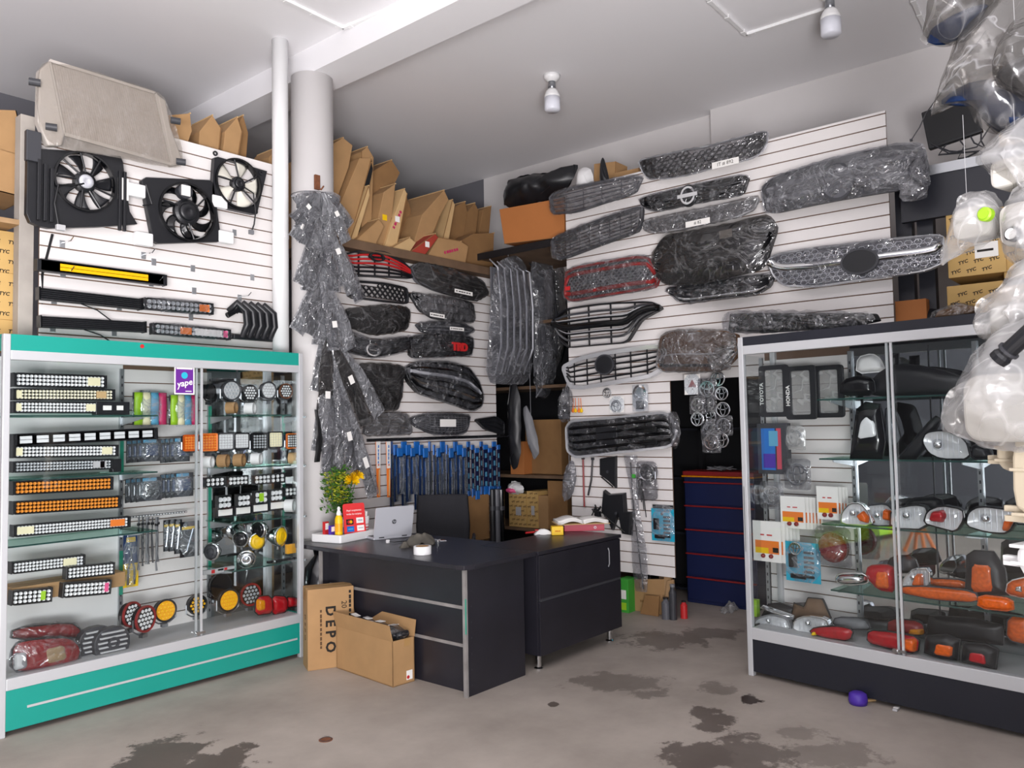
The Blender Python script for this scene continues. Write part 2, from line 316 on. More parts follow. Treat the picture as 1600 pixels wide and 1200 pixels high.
# floor: stained concrete
def floor_mat():
    m = bpy.data.materials.new('concrete'); m.use_nodes = True; nt = m.node_tree; b = nt.nodes['Principled BSDF']; L = nt.links.new; N = nt.nodes.new
    tc = N('ShaderNodeTexCoord'); n1 = N('ShaderNodeTexNoise'); n1.inputs['Scale'].default_value = 1.3; n1.inputs['Detail'].default_value = 9; n1.inputs['Roughness'].default_value = .62
    L(tc.outputs['Object'], n1.inputs['Vector']); r1 = N('ShaderNodeValToRGB'); e = r1.color_ramp.elements
    e[0].position = .25; e[0].color = lin('8C837B'); e[1].position = .72; e[1].color = lin('B5ABA2'); L(n1.outputs['Fac'], r1.inputs[0])
    col = r1.outputs[0]
    n2 = N('ShaderNodeTexNoise'); n2.inputs['Scale'].default_value = 6.5; n2.inputs['Detail'].default_value = 8; n2.inputs['Roughness'].default_value = .7; L(tc.outputs['Object'], n2.inputs['Vector'])
    mask = None
    # oil and damp stains, each with its own place and size
    for (px, py, rx, ry, th, dk) in [(250, 1185, .22, .17, 0, 1), (340, 1195, .2, .12, 0, 1), (960, 1065, .34, .10, 0, .55), (1040, 1000, .35, .14, 0, .7), (1110, 990, .3, .1, 0, .6), (1170, 1092, .06, .055, 0, 1.3), (1120, 1075, .13, .07, 0, .5),
                                     (1110, 1125, .12, .12, 0, .9), (1090, 1180, .2, .12, 0, .9), (1170, 1180, .22, .14, 0, .8), (1010, 1085, .12, .05, 0, .6), (865, 1100, .03, .03, 0, 1), (1300, 1180, .25, .1, 0, .5), (509, 1156, .045, .03, 0, .8), (1250, 1145, .12, .06, 0, .4)]:
        c = at_z(px, py, 0); sub = N('ShaderNodeVectorMath'); sub.operation = 'SUBTRACT'; sub.inputs[1].default_value = c; L(tc.outputs['Object'], sub.inputs[0])
        mp = N('ShaderNodeMapping'); mp.vector_type = 'TEXTURE'; mp.inputs['Rotation'].default_value = (0, 0, YAW-math.pi/2); mp.inputs['Scale'].default_value = (rx, ry*1.9, 1); L(sub.outputs[0], mp.inputs[0])
        ln = N('ShaderNodeVectorMath'); ln.operation = 'LENGTH'; L(mp.outputs[0], ln.inputs[0])
        ad = N('ShaderNodeMath'); ad.operation = 'MULTIPLY_ADD'; L(n2.outputs['Fac'], ad.inputs[0]); ad.inputs[1].default_value = 3.2; L(ln.outputs['Value'], ad.inputs[2])
        mr = N('ShaderNodeMapRange'); mr.inputs[1].default_value = 2.50; mr.inputs[2].default_value = 2.32; mr.inputs[3].default_value = 0; mr.inputs[4].default_value = min(1, .8*dk); L(ad.outputs[0], mr.inputs[0])
        if mask is None: mask = mr.outputs[0]
        else:
            mx = N('ShaderNodeMath'); mx.operation = 'MAXIMUM'; L(mask, mx.inputs[0]); L(mr.outputs[0], mx.inputs[1]); mask = mx.outputs[0]
    mix = N('ShaderNodeMixRGB'); L(mask, mix.inputs[0]); L(col, mix.inputs[1]); mix.inputs[2].default_value = lin('3A2E28'); L(mix.outputs[0], b.inputs['Base Color'])
    rr = N('ShaderNodeMapRange'); L(mask, rr.inputs[0]); rr.inputs[3].default_value = .62; rr.inputs[4].default_value = .4; L(rr.outputs[0], b.inputs['Roughness'])
    bp = N('ShaderNodeBump'); bp.inputs['Strength'].default_value = .12; n3 = N('ShaderNodeTexNoise'); n3.inputs['Scale'].default_value = 30; n3.inputs['Detail'].default_value = 6; L(tc.outputs['Object'], n3.inputs['Vector']); L(n3.outputs['Fac'], bp.inputs['Height']); L(bp.outputs[0], b.inputs['Normal'])
    return m
fl.data.materials[0] = floor_mat()
# ceiling conduits and lamps
def conduit(name, label, a, b, r=.013):
    a = Vector(a); b = Vector(b); d = (b-a).length; m = Matrix((((b-a).normalized()), Vector((0, 0, 1)).cross((b-a).normalized()), Vector((0, 0, 1)))).transposed().to_4x4(); m.translation = a
    t = thing(name, label, 'conduit', m); MB().box(0, d, -r, r, -.02, 0).build('duct', 'white', t); 
    for k in (0.08, .5, .92): MB().box(d*k-.02, d*k+.02, -r*1.3, r*1.3, -.023, 0).build('clip', 'white', t)
def cz(px, py): p = at_z(px, py, CE); return (p.x, p.y, CE)
conduit('cable_conduit', 'white ceiling cable duct running away over the teal showcase', cz(440, -5), cz(536, 42))
conduit('cable_conduit', 'white ceiling cable duct running along the beam above the column', cz(536, 42), cz(680, -18))
conduit('cable_conduit', 'white ceiling cable duct in front of the lamp at the top edge', cz(1105, -5), cz(1166, 52))
conduit('cable_conduit', 'white ceiling cable duct leading up to the lamp at the top edge', cz(1166, 52), cz(1290, 12))
conduit('cable_conduit', 'grey ceiling cable duct near the dark hanging bags', cz(1425, -5), cz(1447, 45))
def lamp(label, p):
    t = thing('ceiling_lamp', label, 'lamp', (p[0], p[1], CE), 'ceiling lamps')
    MB().lathe([(0, -.055), (.03, -.055), (.062, -.03), (.072, 0)], 24).build('base', 'white', t, smooth=True)
    MB().lathe([(.032, -.13), (.03, -.05)], 20).build('socket', 'steel', t, smooth=True)
    MB().lathe([(.066, -.19), (.064, -.17), (.05, -.135), (.032, -.115)], 24).build('collar', 'white', t, smooth=True)
    MB().lathe([(0, -.305), (.055, -.303), (.066, -.29), (.066, -.19)], 24).build('bulb', 'bulb', t, smooth=True)
lamp('white LED bulb in a socket on the ceiling beyond the beam', cz(862, 118))
lamp('white LED bulb cut by the top edge of the photo', cz(1296, -12))
# ---------------------------------------------------------------- slatwall displays
PITCHZ = .0875
FL = Frame((0, YS, 0), (1, 0)); FR = Frame((XS, 0, 0), (0, -1))
def slatwall(name, label, fr, pieces):
    """pieces: list of (u0,u1,v0,v1) -> boards with dark grooves between"""
    u0 = min(p[0] for p in pieces); v0 = min(p[2] for p in pieces)
    t = thing(name, label, 'slatwall', fr.M(u0, v0, 0)); cache = {}
    for (a, b, c, d) in pieces[:1]:
        for k in (.08, .92): MB().box(a-u0+(b-a)*k-.03, a-u0+(b-a)*k+.03, -v0, c-v0+.3, -.05, -.018).build('batten', 'wood', t)
    for (a, b, c, d) in pieces:
        MB().box(a-u0, b-u0, c-v0, d-v0, -.018, -.008).build('backing', 'groove', t)
        z = c; 
        while z < d-.01:
            h = min(PITCHZ-.008, d-z); k = (round(b-a, 4), round(h, 4)); m = Matrix.Translation((a-u0, z-v0, 0))
            if k not in cache:
                cache[k] = MB().box(0, b-a, 0, h, -.008, 0).build('slat', 'slat', t, bevel=.0015); cache[k].matrix_local = m
            else: share(cache[k], 'slat', t, m)
            z += PITCHZ
    return t
sl1 = slatwall('slatwall_display', 'bright white slatwall above the teal showcase holding radiator fans', FL, [(1.835, 3.55, 1.98, 3.545)])
sl2 = slatwall('slatwall_display', 'white slatwall between the column and the corner, hung with grilles', FL, [(3.99, 5.93, .55, 3.0)])
yR = 1.51; yM = 3.22; yLft = 4.22
zTopR = FR.uv(1380, 173)[1]
sl3 = slatwall('slatwall_display', 'tall white slatwall on the right wall covered in wrapped grilles', FR, [(-yLft, -yM, .315, .315+PITCHZ*18), (-yLft, -yR, .315+PITCHZ*18, zTopR)])
# ================================================================ shared builders
def soft(p, k=.12):
    q = []
    for i in range(len(p)):
        a, b = p[i], p[(i+1) % len(p)]; q += [(a[0]+(b[0]-a[0])*k, a[1]+(b[1]-a[1])*k), (a[0]+(b[0]-a[0])*(1-k), a[1]+(b[1]-a[1])*(1-k))]
    return q
def centroid(p): return (sum(a for a, b in p)/len(p), sum(b for a, b in p)/len(p))
def pillow(poly, h, z0=0., rings=6, n=40, crinkle=0., fs=9., seed=0., back=None, power=3., smooth=1):
    """a domed skin over an outline; back!=None closes it behind"""
    p = resample(ccw(chaikin(poly, smooth)), n); cx, cy = centroid(p); mb = MB(); vs = []; fs_ = []
    def lay(hh, zz, flip):
        base = len(vs); vs.append((cx, cy, zz+hh))
        for r in range(1, rings+1):
            t = r/rings
            for k, (a, b) in enumerate(p):
                x = cx+(a-cx)*t; y = cy+(b-cy)*t; z = zz+hh*(1-t**power)
                if crinkle:
                    q = Vector((x*fs+seed, y*fs-seed, hh*40)); z += crinkle*noise.noise(q)*(1 if hh > 0 else -1)+crinkle*.6*noise.noise(q*2.7)
                    if r == rings: x += crinkle*.7*noise.noise(q*2+Vector((9, 0, 0))); y += crinkle*.7*noise.noise(q*2+Vector((0, 9, 0)))
                vs.append((x, y, z))
        for k in range(n):
            f = (base, base+1+k, base+1+(k+1) % n); fs_.append(f[::-1] if flip else f)
        for r in range(rings-1):
            for k in range(n):
                a = base+1+r*n; f = (a+k, a+n+k, a+n+(k+1) % n, a+(k+1) % n); fs_.append(f[::-1] if flip else f)
    lay(h, z0, False)
    if back is not None: lay(-back, z0, True)
    return mb.add(vs, fs_)
def local(poly, c): return [(a-c[0], b-c[1]) for a, b in poly]
def lamp_unit(name, label, cat, fr, pts, w, depth, housing, lens, inserts=(), group=None, clear=False, dome=.3, tilt=None, round_=1):
    """a vehicle lamp: tapered housing, reflector, domed lens and coloured lens sections"""
    p = fr.poly(pts, w); c = (sum(a for a, b in p)/len(p), min(b for a, b in p)); q = ccw(local(p, c)); q = soft(q, .2) if round_ else q
    t = thing(name, label, cat, fr.M(c[0], c[1], w), group)
    mb = MB()
    if clear: mb.ring(inset(q, -.003), inset(q, .008), -.04, 0.0); mb.prism(q, -.04, -max(depth, .06), None, .62)
    else: mb.prism(inset(q, -.003), -.012, 0.0); mb.prism(q, -.012, -depth, None, .62)
    mb = mb; mb.build('housing', housing, t, bevel=.003)
    size = max(a for a, b in q)-min(a for a, b in q)
    if clear:
        pillow(inset(q, .006), -.03, .002, 5, 36, power=2, smooth=0).build('reflector', 'reflector', t, smooth=True)
        cc = centroid(q); hh = max(b for a, b in q)-min(b for a, b in q)
        MB().lathe([(.0, .006), (hh*.10, .004), (hh*.15, -.004), (hh*.2, -.012)], 18, T(cc[0]-.12*size, cc[1], -.004)).build('bulb_bowl', 'chrome', t, smooth=True)
        for k in range(-3, 4):
            s_ = vspan(q, cc[0]+k*size*.11)
            if s_: MB().tube([(cc[0]+k*size*.11, s_[0]+.012, -.006), (cc[0]+k*size*.11, s_[1]-.012, -.006)], .0022, 5).build('lens_flute', 'silver', t)
    pillow(inset(q, .003), .012+dome*.06, .001, 6, 48, power=4, smooth=0).build('lens', lens, t, smooth=True)
    for ip, im in inserts:
        z = local(fr.poly(ip, w), c); pillow(soft(z, .15), .014+dome*.06, .004, 5, 40, power=6, smooth=0, back=.0).build('lens_section', im, t, smooth=True)
    return t
def disc_light(name, label, fr, px, py, rpx, w, rim, face, led=None, group=None, ring=0, yaw=0, sq=False, depth=.05):
    """work light: finned housing, rim, lens plate and its leds, on a U bracket"""
    c = fr.uv(px, py, w); e = fr.uv(px, py+rpx, w); r = abs(c[1]-e[1])
    t = thing(name, label, 'work light', fr.M(c[0], c[1]-r-.022, w) @ RY(yaw), group); O = T(0, r+.022, 0)
    P = (lambda k: rrect(2*r*k, 2*r*k, r*.18*k, 3)) if sq else (lambda k: circ(r*k, 28))
    mb = MB(); mb.prism(P(.98), -depth*.35, 0, O)
    for k in range(4): mb.prism(P(.86), -depth*(.5+.14*k), -depth*(.44+.14*k), O)
    mb.prism(P(.6), -depth, -depth*.3, O); mb.build('housing', 'black_plastic', t)
    MB().ring(P(1.0), P(.84), -.01, .006, .002, M=O).build('rim', rim, t, bevel=.001)
    MB().prism(P(.86), -.008, .001, O).build('lens_plate', face, t)
    if led:
        mb = MB(); n = 2 if r < .09 else 3
        for i in range(-n, n+1):
            for j in range(-n, n+1):
                s = r*.8/n*.85; x = (i+.5*(j % 2))*s if not sq else i*s; y = j*s*.9
                if (sq and max(abs(x), abs(y)) < r*.78) or (not sq and x*x+y*y < (r*.74)**2): mb.lathe([(s*.40, .001), (s*.34, .004), (s*.2, .0025), (0, .0025)], 8, O @ T(x, y, 0))
        mb.build('led_cluster', led, t)
    if ring: MB().ring(circ(r*.6, 24), circ(r*.5, 24), 0, .004, M=O).build('inner_ring', rim, t)
    mb = MB(); mb.tube([(-r*1.03, r*.1, -.02), (-r*1.03, -r*.75, -.02), (-r*.5, -r-.006, -.02), (r*.5, -r-.006, -.02), (r*1.03, -r*.75, -.02), (r*1.03, r*.1, -.02)], .005, 6, M=O)
    mb.cb((0, -.012+.001, -.02), (r*.5, .02, .03), T(0, .012, 0)); mb.build('bracket', 'steel' if rim != 'black_gloss' else 'black_plastic', t)
    return t
def light_bar(label, fr, x0, y0, x1, y1, hp, w, led='led_white', body='black_plastic', tags=(), rows=2, group='LED light bars in the teal showcase', block=0, depth=.06, wr=False):
    a = fr.uv(x0, y0, w); b = fr.uv(x1, y1, w); k = fr.uv(x0, y0+hp, w); h = abs(a[1]-k[1])*1.12; L = math.dist(a, b)
    t = thing('light_bar', label, 'light bar', fr.M((a[0]+b[0])/2, (a[1]+b[1])/2-h/2, w) @ RZ(math.degrees(math.atan2(b[1]-a[1], b[0]-a[0]))), group); O = T(0, h/2, 0)
    mb = MB(); mb.prism(rrect(L, h, h*.2, 3), -depth*.5, 0, O)
    for i in range(5): mb.cb((0, -h*.4+i*h*.2, -depth*.75), (L*.96, h*.1, depth*.5), O)
    mb.build('housing', body, t)
    MB().ring(rrect(L, h, h*.2, 3), rrect(L*.985, h*.84, h*.1, 3), -.002, .006, M=O).build('bezel', body, t)
    for s in (-1, 1): MB().box(s*L/2-.004, s*L/2+.004, -h*.5, h*.5, -depth*.9, .004, O).build('end_cap', body, t, bevel=.002)
    W = L*.95; pl = {'led_orange': 'orange_lens', 'led_amber': 'amber_lens', 'led_dim': 'grey'}.get(led, 'pale_grey')
    MB().box(-W/2, W/2, -h*.42, h*.42, -.003, 0, O).build('reflector_plate', pl, t)
    mb = MB()
    if block:
        n = block
        for i in range(n):
            x = -W/2+W*(i+.5)/n; mb.box(x-W/n*.36, x+W/n*.36, -h*.28, -h*.02, 0, .004, O); mb.box(x-W/n*.36, x+W/n*.36, h*.02, h*.28, 0, .004, O)
    else:
        s = h*.80/rows; n = max(3, int(W/s))
        for i in range(n):
            for j in range(rows): mb.lathe([(s*.48, 0), (s*.42, .004), (s*.15, .0015), (0, .0015)], 7, O @ T(-W/2+W*(i+.5)/n, -h*.40+s*(j+.5), 0))
    mb.build('led_array', led, t)
    for f0, f1, mn in tags: MB().box(-W/2+W*f0, -W/2+W*f1, -h*.3, h*.3, .004, .006, O).build('sticker', mn, t)
    if wr: pillow([(-L/2-.01, -.008), (L/2+.012, -.008), (L/2+.012, h+.008), (-L/2-.01, h+.008)], .018, .0, 4, 40, .004, 18, L*50, back=.01).build('plastic_wrap', 'film', t, smooth=True)
    return t
for nme, cc, rr, mm in [('led_white', 'F4F6F8', .12, .2), ('led_cream', 'F1ECD2', .15, .2), ('led_dim', 'C3C8CC', .2, .3), ('led_orange', 'F59A3C', .12, .1), ('led_amber', 'FFC21A', .15, .1)]: pm(nme, cc, rr, mm)
def carton(name, label, M, sx, sy, sz, mat='card', group=None, cat='box', flaps=False, tape=True, open_=False):
    """carton standing on z=0 of M, x width, y depth"""
    t = thing(name, label, cat, M, group)
    if open_:
        mb = MB(); e = .006; mb.box(-sx/2, sx/2, -sy/2, -sy/2+e, 0, sz); mb.box(-sx/2, sx/2, sy/2-e, sy/2, 0, sz); mb.box(-sx/2, -sx/2+e, -sy/2, sy/2, 0, sz); mb.box(sx/2-e, sx/2, -sy/2, sy/2, 0, sz); mb.box(-sx/2, sx/2, -sy/2, sy/2, 0, e)
        mb.build('body', mat, t)
    else:
        MB().box(-sx/2, sx/2, -sy/2, sy/2, 0, sz).build('body', mat, t, bevel=.003)
        MB().box(-sx/2+.002, sx/2-.002, -.002, .002, sz-.0005, sz+.0008).build('flap_seam', 'card_dark', t)
    if tape and not open_: MB().box(-sx/2-.0006, sx/2+.0006, -.025, .025, sz*.86, sz+.0006).build('tape_strip', 'tape', t)
    return t
def tyc_print(t, w, h, M, words=('TYC',), size=.035, tilt=12, step=(.13, .075), mat='ink'):
    mb = MB(); j = 0; y = -h/2+step[1]*.6
    while y < h/2-step[1]*.4:
        x = -w/2+step[0]*(.5+.5*(j % 2))
        while x < w/2-step[0]*.3:
            v, f = text_mesh(words[j % len(words)], size, .0003, shear=.2, bold=.001); mb.add(v, f, M @ T(x, y, 0) @ RZ(tilt)); x += step[0]
        y += step[1]; j += 1
    if mb.v: mb.build('print', mat, t)

# ================================================================ showcases
def showcase(name, label, fr, W, H, D, fascia, base, div, secs, bz, rz, cz_, fz, trim):
    t = thing(name, label, 'showcase', fr.M())
    p = .035
    for i, (u, w) in enumerate(((0, 0), (W-p, 0), (0, -D+p), (W-p, -D+p))): MB().box(u, u+p, 0, H, w-p, w).build('post', 'alu_pale', t, bevel=.004)
    MB().box(p, W-p, fz, H, -.03, -.002).build('fascia', fascia, t); MB().box(p, W-p, cz_, fz, -.035, .002).build('top_rail', 'alu_pale', t, bevel=.003)
    MB().box(0, W, H-.015, H, -D, -.03).build('top_panel', fascia, t)
    for u in (.004, W-.02): MB().box(u, u+.012, fz, H, -D+p, -p).build('side_fascia', fascia, t)
    MB().box(p, W-p, bz, rz, -.035, .002).build('bottom_rail', 'alu_pale', t, bevel=.003)
    MB().box(p, W-p, .03, bz, -.03, -.004).build('base_panel', base, t)
    MB().box(p, W-p, .02, .05, -.045, -.03).build('plinth', 'black', t)
    if trim: MB().box(p+.1, W-p-.02, .125, .137, -.006, -.001).build('trim_strip', 'pale_grey', t)
    for u in (.006, W-.018): MB().box(u, u+.012, .03, rz, -D+p, -p).build('side_panel', base, t)
    MB().box(p, W-p, rz-.02, rz, -D, -.036).build('deck', 'pale_grey', t)
    for k, (a, b) in enumerate(((p, div+.02), (div-.02, W-p))):
        w = -.012-.012*k; d = MB().box(a, b, rz, cz_, w-.005, w).build('door', 'glass', t, label='sliding glass door')
        e = b if k == 0 else a
        MB().box(e-.012 if k == 0 else e, e if k == 0 else e+.012, rz, cz_, w-.007, w+.004).build('edge_profile', 'alu_pale', d)
    lk = MB().box(div-.03, div+.03, rz+.015, rz+.03, -.012, .012); lk.lathe([(.013, 0), (.013, .02)], 12, T(div-.02, rz+.022, 0)); lk.build('door_lock', 'chrome', t)
    for u in (.012, W-.017): MB().box(u, u+.005, rz, cz_, -D+p, -p).build('side_glass', 'glass', t)
    for (a, b, kind) in secs:
        if kind == 'slat':
            s0 = None; z = rz; MB().box(a, b, rz, fz, -D-.012, -D+.002).build('back_board', 'groove', t)
            while z < fz-.02:
                h = min(PITCHZ-.007, fz-z)
                if s0 is None: s0 = MB().box(0, b-a, 0, h, 0, .009).build('back_slat', 'slat', t); s0.matrix_local = T(a, z, -D+.002)
                elif abs(h-(PITCHZ-.007)) < 1e-6: share(s0, 'back_slat', t, T(a, z, -D+.002))
                z += PITCHZ
        else: MB().box(a, b, rz, fz, -D-.004, -D+.004).build('back_panel', kind, t)
    return t
def uprights(t, us, D, z0, z1, mat='alu', green=()):
    for u in us:
        mb = MB().box(u-.012, u+.012, z0, z1, -D+.006, -D+.022); mb.build('shelf_upright', mat, t)
        s = MB()
        z = z0+.04
        while z < z1-.03: s.box(u-.004, u+.004, z, z+.018, -D+.0215, -D+.0235); z += .05
        s.build('upright_slots', 'dark_grey', t)
    for u, a, b in green: MB().box(u-.011, u+.011, a, b, -D+.02, -D+.028).build('green_edging', 'teal_edge', t)
def gshelf(t, u0, u1, v, D, d, ups):
    s = MB().box(u0, u1, v-.004, v+.004, -D+.01, -D+.01+d).build('glass_shelf', 'shelf_glass', t)
    MB().box(u0, u1, v-.0045, v+.0045, -D+.0095+d, -D+.013+d).build('shelf_edge', 'glass_edge', s)
    for u in ups: MB().prism([(0, 0), (d*.85, 0), (d*.85, -.012), (0, -.05)], -.003, .003, T(u, v-.005, -D+.02) @ RY(-90)).build('bracket', 'alu', s)
# ---- teal showcase on the left
LW, LH, LD = 1.855, 2.08, .42
FCL = Frame((1.50, 4.725, 0), (1, 0))
ldiv = FCL.uv(313, 800)[0]
a1 = FCL.uv(190, 800, -LD)[0]; a2 = FCL.uv(322, 800, -LD)[0]
caseL = showcase('glass_showcase', 'teal based glass showcase full of LED work lights under the radiator fans', FCL, LW, LH, LD, 'teal', 'teal', ldiv, [(.03, a1, 'white'), (a1, a2, 'slat'), (a2, LW-.03, 'mirror')], .235, .295, 1.945, 1.995, True)
b2 = FCL.uv(440, 700, -LD)[0]
uprights(caseL, (a1-.012, a2+.014, b2), LD, .3, 1.95, green=[(a1-.012, .55, .82), (a1-.012, 1.3, 1.5), (a2+.014, .6, 1.2), (a2+.014, 1.45, 1.72), (b2, .8, 1.3), (b2, 1.4, 1.66)])
def lv(px, py, w=-.12): return FCL.uv(px, py, w)[1]
for py in (650, 744, 842): gshelf(caseL, .05, a1+.06, lv(120, py), LD, .33, (a1-.012,))
for py in (649, 729, 812, 884): gshelf(caseL, a2-.01, LW-.05, lv(400, py, -.15), LD, .33, (a2+.014, b2))
MB().lathe([(0, 0), (.012, 0), (.012, .002)], 12, T(FCL.uv(222, 541)[0], FCL.uv(222, 541)[1], 0)).build('fascia_sticker', 'red', caseL, label='small round red sticker')
BW = -.10
for (x0, y0, x1, y1, h, led, tg, kw, lab) in [
    (22, 593, 166, 597, 20, 'led_white', [(.8, .95, 'cream')], {}, 'topmost white LED light bar on the upper left shelf'),
    (21, 616, 179, 617, 17, 'led_cream', [(0, .05, 'cream'), (.82, .93, 'card_pale')], {}, 'cream LED light bar with a peach sticker, second from the top'),
    (21, 636, 158, 637, 17, 'led_white', [(0, .06, 'cream'), (.83, .97, 'cream')], {}, 'white LED light bar resting directly on the top glass shelf'),
    (21, 688, 246, 677, 18, 'led_white', [], {'block': 9}, 'longest LED light bar with nine chrome blocks'),
    (20, 706, 184, 704, 18, 'led_white', [(0, .06, 'cream'), (.85, .96, 'cream')], {}, 'bright white LED light bar just below the longest bar'),
    (20, 730, 176, 725, 16, 'led_dim', [(.8, .95, 'pale_grey'), (.88, .93, 'pink')], {}, 'dim grey LED light bar with a pink dot'),
    (20, 763, 176, 755, 20, 'led_orange', [], {}, 'upper of the two orange LED light bars'),
    (20, 794, 188, 784, 19, 'led_orange', [], {}, 'lower of the two orange LED light bars'),
    (21, 830, 203, 815, 17, 'led_white', [(0, .14, 'cream'), (.83, .97, 'orange')], {}, 'white LED light bar with an orange end sticker'),
    (18, 888, 132, 875, 17, 'led_white', [(.7, .9, 'cream')], {}, 'white LED light bar lying behind the short ones'),
    (104, 896, 178, 888, 18, 'led_white', [], {}, 'short white LED light bar leaning on the carton'),
    (98, 923, 172, 917, 21, 'led_white', [(.88, .97, 'pink')], {}, 'short white LED light bar with a pink dot'),
    (18, 935, 80, 929, 21, 'led_white', [(.72, .85, 'lime')], {}, 'short white LED light bar with a lime dot')]:
    light_bar(lab, FCL, x0, y0, x1, y1, h, BW if y0 < 880 else -.06-.04*(x0 < 20), led, tags=tg, rows=3, **kw)
def lbox(name, label, fr, x0, y0, x1, y1, w, d, mat, cat='box', group=None, bevel=.003, extra=None):
    a = fr.uv(x0, y1, w); b = fr.uv(x1, y0, w); t = thing(name, label, cat, fr.M((a[0]+b[0])/2, a[1], w), group); W = abs(b[0]-a[0]); h = abs(b[1]-a[1])
    MB().box(-W/2, W/2, 0, h, -d, 0).build('body', mat, t, bevel=bevel)
    MB().box(-W/2+.002, W/2-.002, h-.0005, h+.0007, -d*.52, -d*.48).build('flap_seam', 'card_dark' if 'card' in mat else 'dark_grey', t)
    if extra: extra(t, W, h)
    return t
def lab_print(t, W, h):
    MB().box(-W*.3, -W*.05, h*.35, h*.7, 0, .0008).build('label_print', 'white_paper', t); MB().box(W*.1, W*.3, h*.35, h*.7, 0, .0008).build('label_print', 'white_paper', t)
lbox('light_bar_box', 'small black printed box at the end of the top shelf bars', FCL, 150, 628, 203, 648, -.09, .06, 'black_plastic', extra=lab_print)
lbox('flat_carton', 'flat brown carton shelf under the short light bars', FCL, 18, 893, 196, 944, -.15, .18, 'card')
lbox('dark_box', 'dark box end beside the pink dotted light bar', FCL, 176, 717, 190, 738, -.1, .05, 'black_plastic')
# taillights in red film, bottom left
for k, (pts, w, lab) in enumerate([([(18, 1050), (20, 1005), (60, 998), (110, 996), (126, 1012), (122, 1034), (70, 1046)], -.09, 'red tail lamp sealed in clear film at the front left corner'), ([(18, 1000), (20, 982), (110, 972), (128, 985), (120, 998)], -.2, 'red tail lamp in crinkled film behind the front one')]):
    t = lamp_unit('tail_lamp', lab, 'tail lamp', FCL, pts, w, .07, 'black_plastic', 'red_lens', [([(62, 1010), (100, 1003), (106, 1030), (66, 1040)], 'card_pale'), ([(20, 1020), (40, 1015), (42, 1044), (20, 1048)], 'pale_grey')] if k == 0 else [])
    p = FCL.poly(pts, w); c = (sum(a for a, b in p)/len(p), min(b for a, b in p)); pillow(inset(local(p, c), -.012), .06, .0, 6, 44, .012, 14, k*7., back=.02).build('plastic_wrap', 'film', t, smooth=True)
for k, (x, y, w) in enumerate(((152, 1003, -.13), (176, 1004, -.08))):
    c = FCL.uv(x, y, w); t = thing('finned_lamp', ('rear' if k == 0 else 'front')+' grey finned lamp with a round hub on the case floor', 'work light', FCL.M(c[0], c[1]-.085, w), 'grey finned lamps'); O = T(0, .085, 0)
    MB().prism(chaikin([(-.1, -.05), (-.06, -.085), (.06, -.085), (.1, -.05), (.1, .04), (.05, .085), (-.05, .085), (-.1, .04)], 1), -.06, 0, O).build('housing', 'dark_grey', t, bevel=.004)
    for j in range(6):
        y0 = -.07+j*.026; hw = .085-abs(y0)*.35; MB().cb((0, y0, .006), (hw*2, .010, .016), O).build('fin', 'pale_grey', t, bevel=.003)
    MB().lathe([(.034, .0), (.034, .02), (.022, .02), (.018, .012), (0, .012)], 20, O).build('hub', 'dark_grey', t)
for a in [(207, 960, 20, -.14, 'red_dark', 'black', 'led_white', 'rear of the two red rimmed round lights', 25), (228, 967, 21, -.08, 'red_dark', 'black', 'led_white', 'front of the two red rimmed round lights', 22), (259, 954, 18, -.16, 'black_plastic', 'amber_lens', 'led_amber', 'yellow round light next to the red rimmed pair', 0),
          (309, 945, 16, -.16, 'black_plastic', 'black', 'led_amber', 'black round light with yellow LEDs behind the door joint', 0), (358, 938, 18, -.14, 'black_plastic', 'amber_lens', 'led_amber', 'yellow round light in the middle of the case floor', 0), (392, 929, 18, -.18, 'red_dark', 'black', 'led_dim', 'red rimmed round light on the right of the case floor', 0),
          (345, 915, 19, -.24, 'black_gloss', 'black_gloss', None, 'plain black round lamp behind the yellow one', 0),
          (362, 610, 16, -.14, 'dark_grey', 'pale_grey', 'led_dim', 'largest grey round light on the top right shelf', 0), (391, 614, 13, -.14, 'black_plastic', 'black', 'led_white', 'black round light with scattered LEDs on the top right shelf', 0), (420, 610, 14, -.16, 'dark_grey', 'pale_grey', 'led_white', 'dense white round light on the top right shelf', 0), (447, 611, 12, -.14, 'rust', 'black', 'led_white', 'copper rimmed round light on the top right shelf', 0), (330, 612, 13, -.2, 'black_gloss', 'black', None, 'black round lamp seen edge on beside the door joint', 30)]:
    disc_light('round_work_light', a[7], FCL, a[0], a[1], a[2], a[3], a[4], a[5], a[6], 'round work lights', yaw=a[8])
for a in [(299, 692, 13, -.2, 'orange_lens', 'orange_lens', 'led_orange', 'orange square light half hidden by the door joint'), (327, 691, 14, -.15, 'orange', 'orange_lens', 'led_orange', 'bright orange square light'), (353, 690, 14, -.15, 'dark_grey', 'pale_grey', 'led_white', 'square light with nine white LEDs'), (378, 689, 13, -.15, 'black_plastic', 'pale_grey', 'led_white', 'narrow square light packed with white LEDs'), (406, 690, 14, -.15, 'black_plastic', 'black', 'led_dim', 'square black light with scattered LEDs'), (431, 687, 13, -.15, 'black_plastic', 'cream', 'led_cream', 'square light with a cream face'), (458, 689, 12, -.14, 'orange', 'black', 'led_white', 'square light with an orange border')]:
    disc_light('square_work_light', a[7], FCL, a[0], a[1], a[2], a[3], a[4], a[5], a[6], 'square work lights', sq=True)
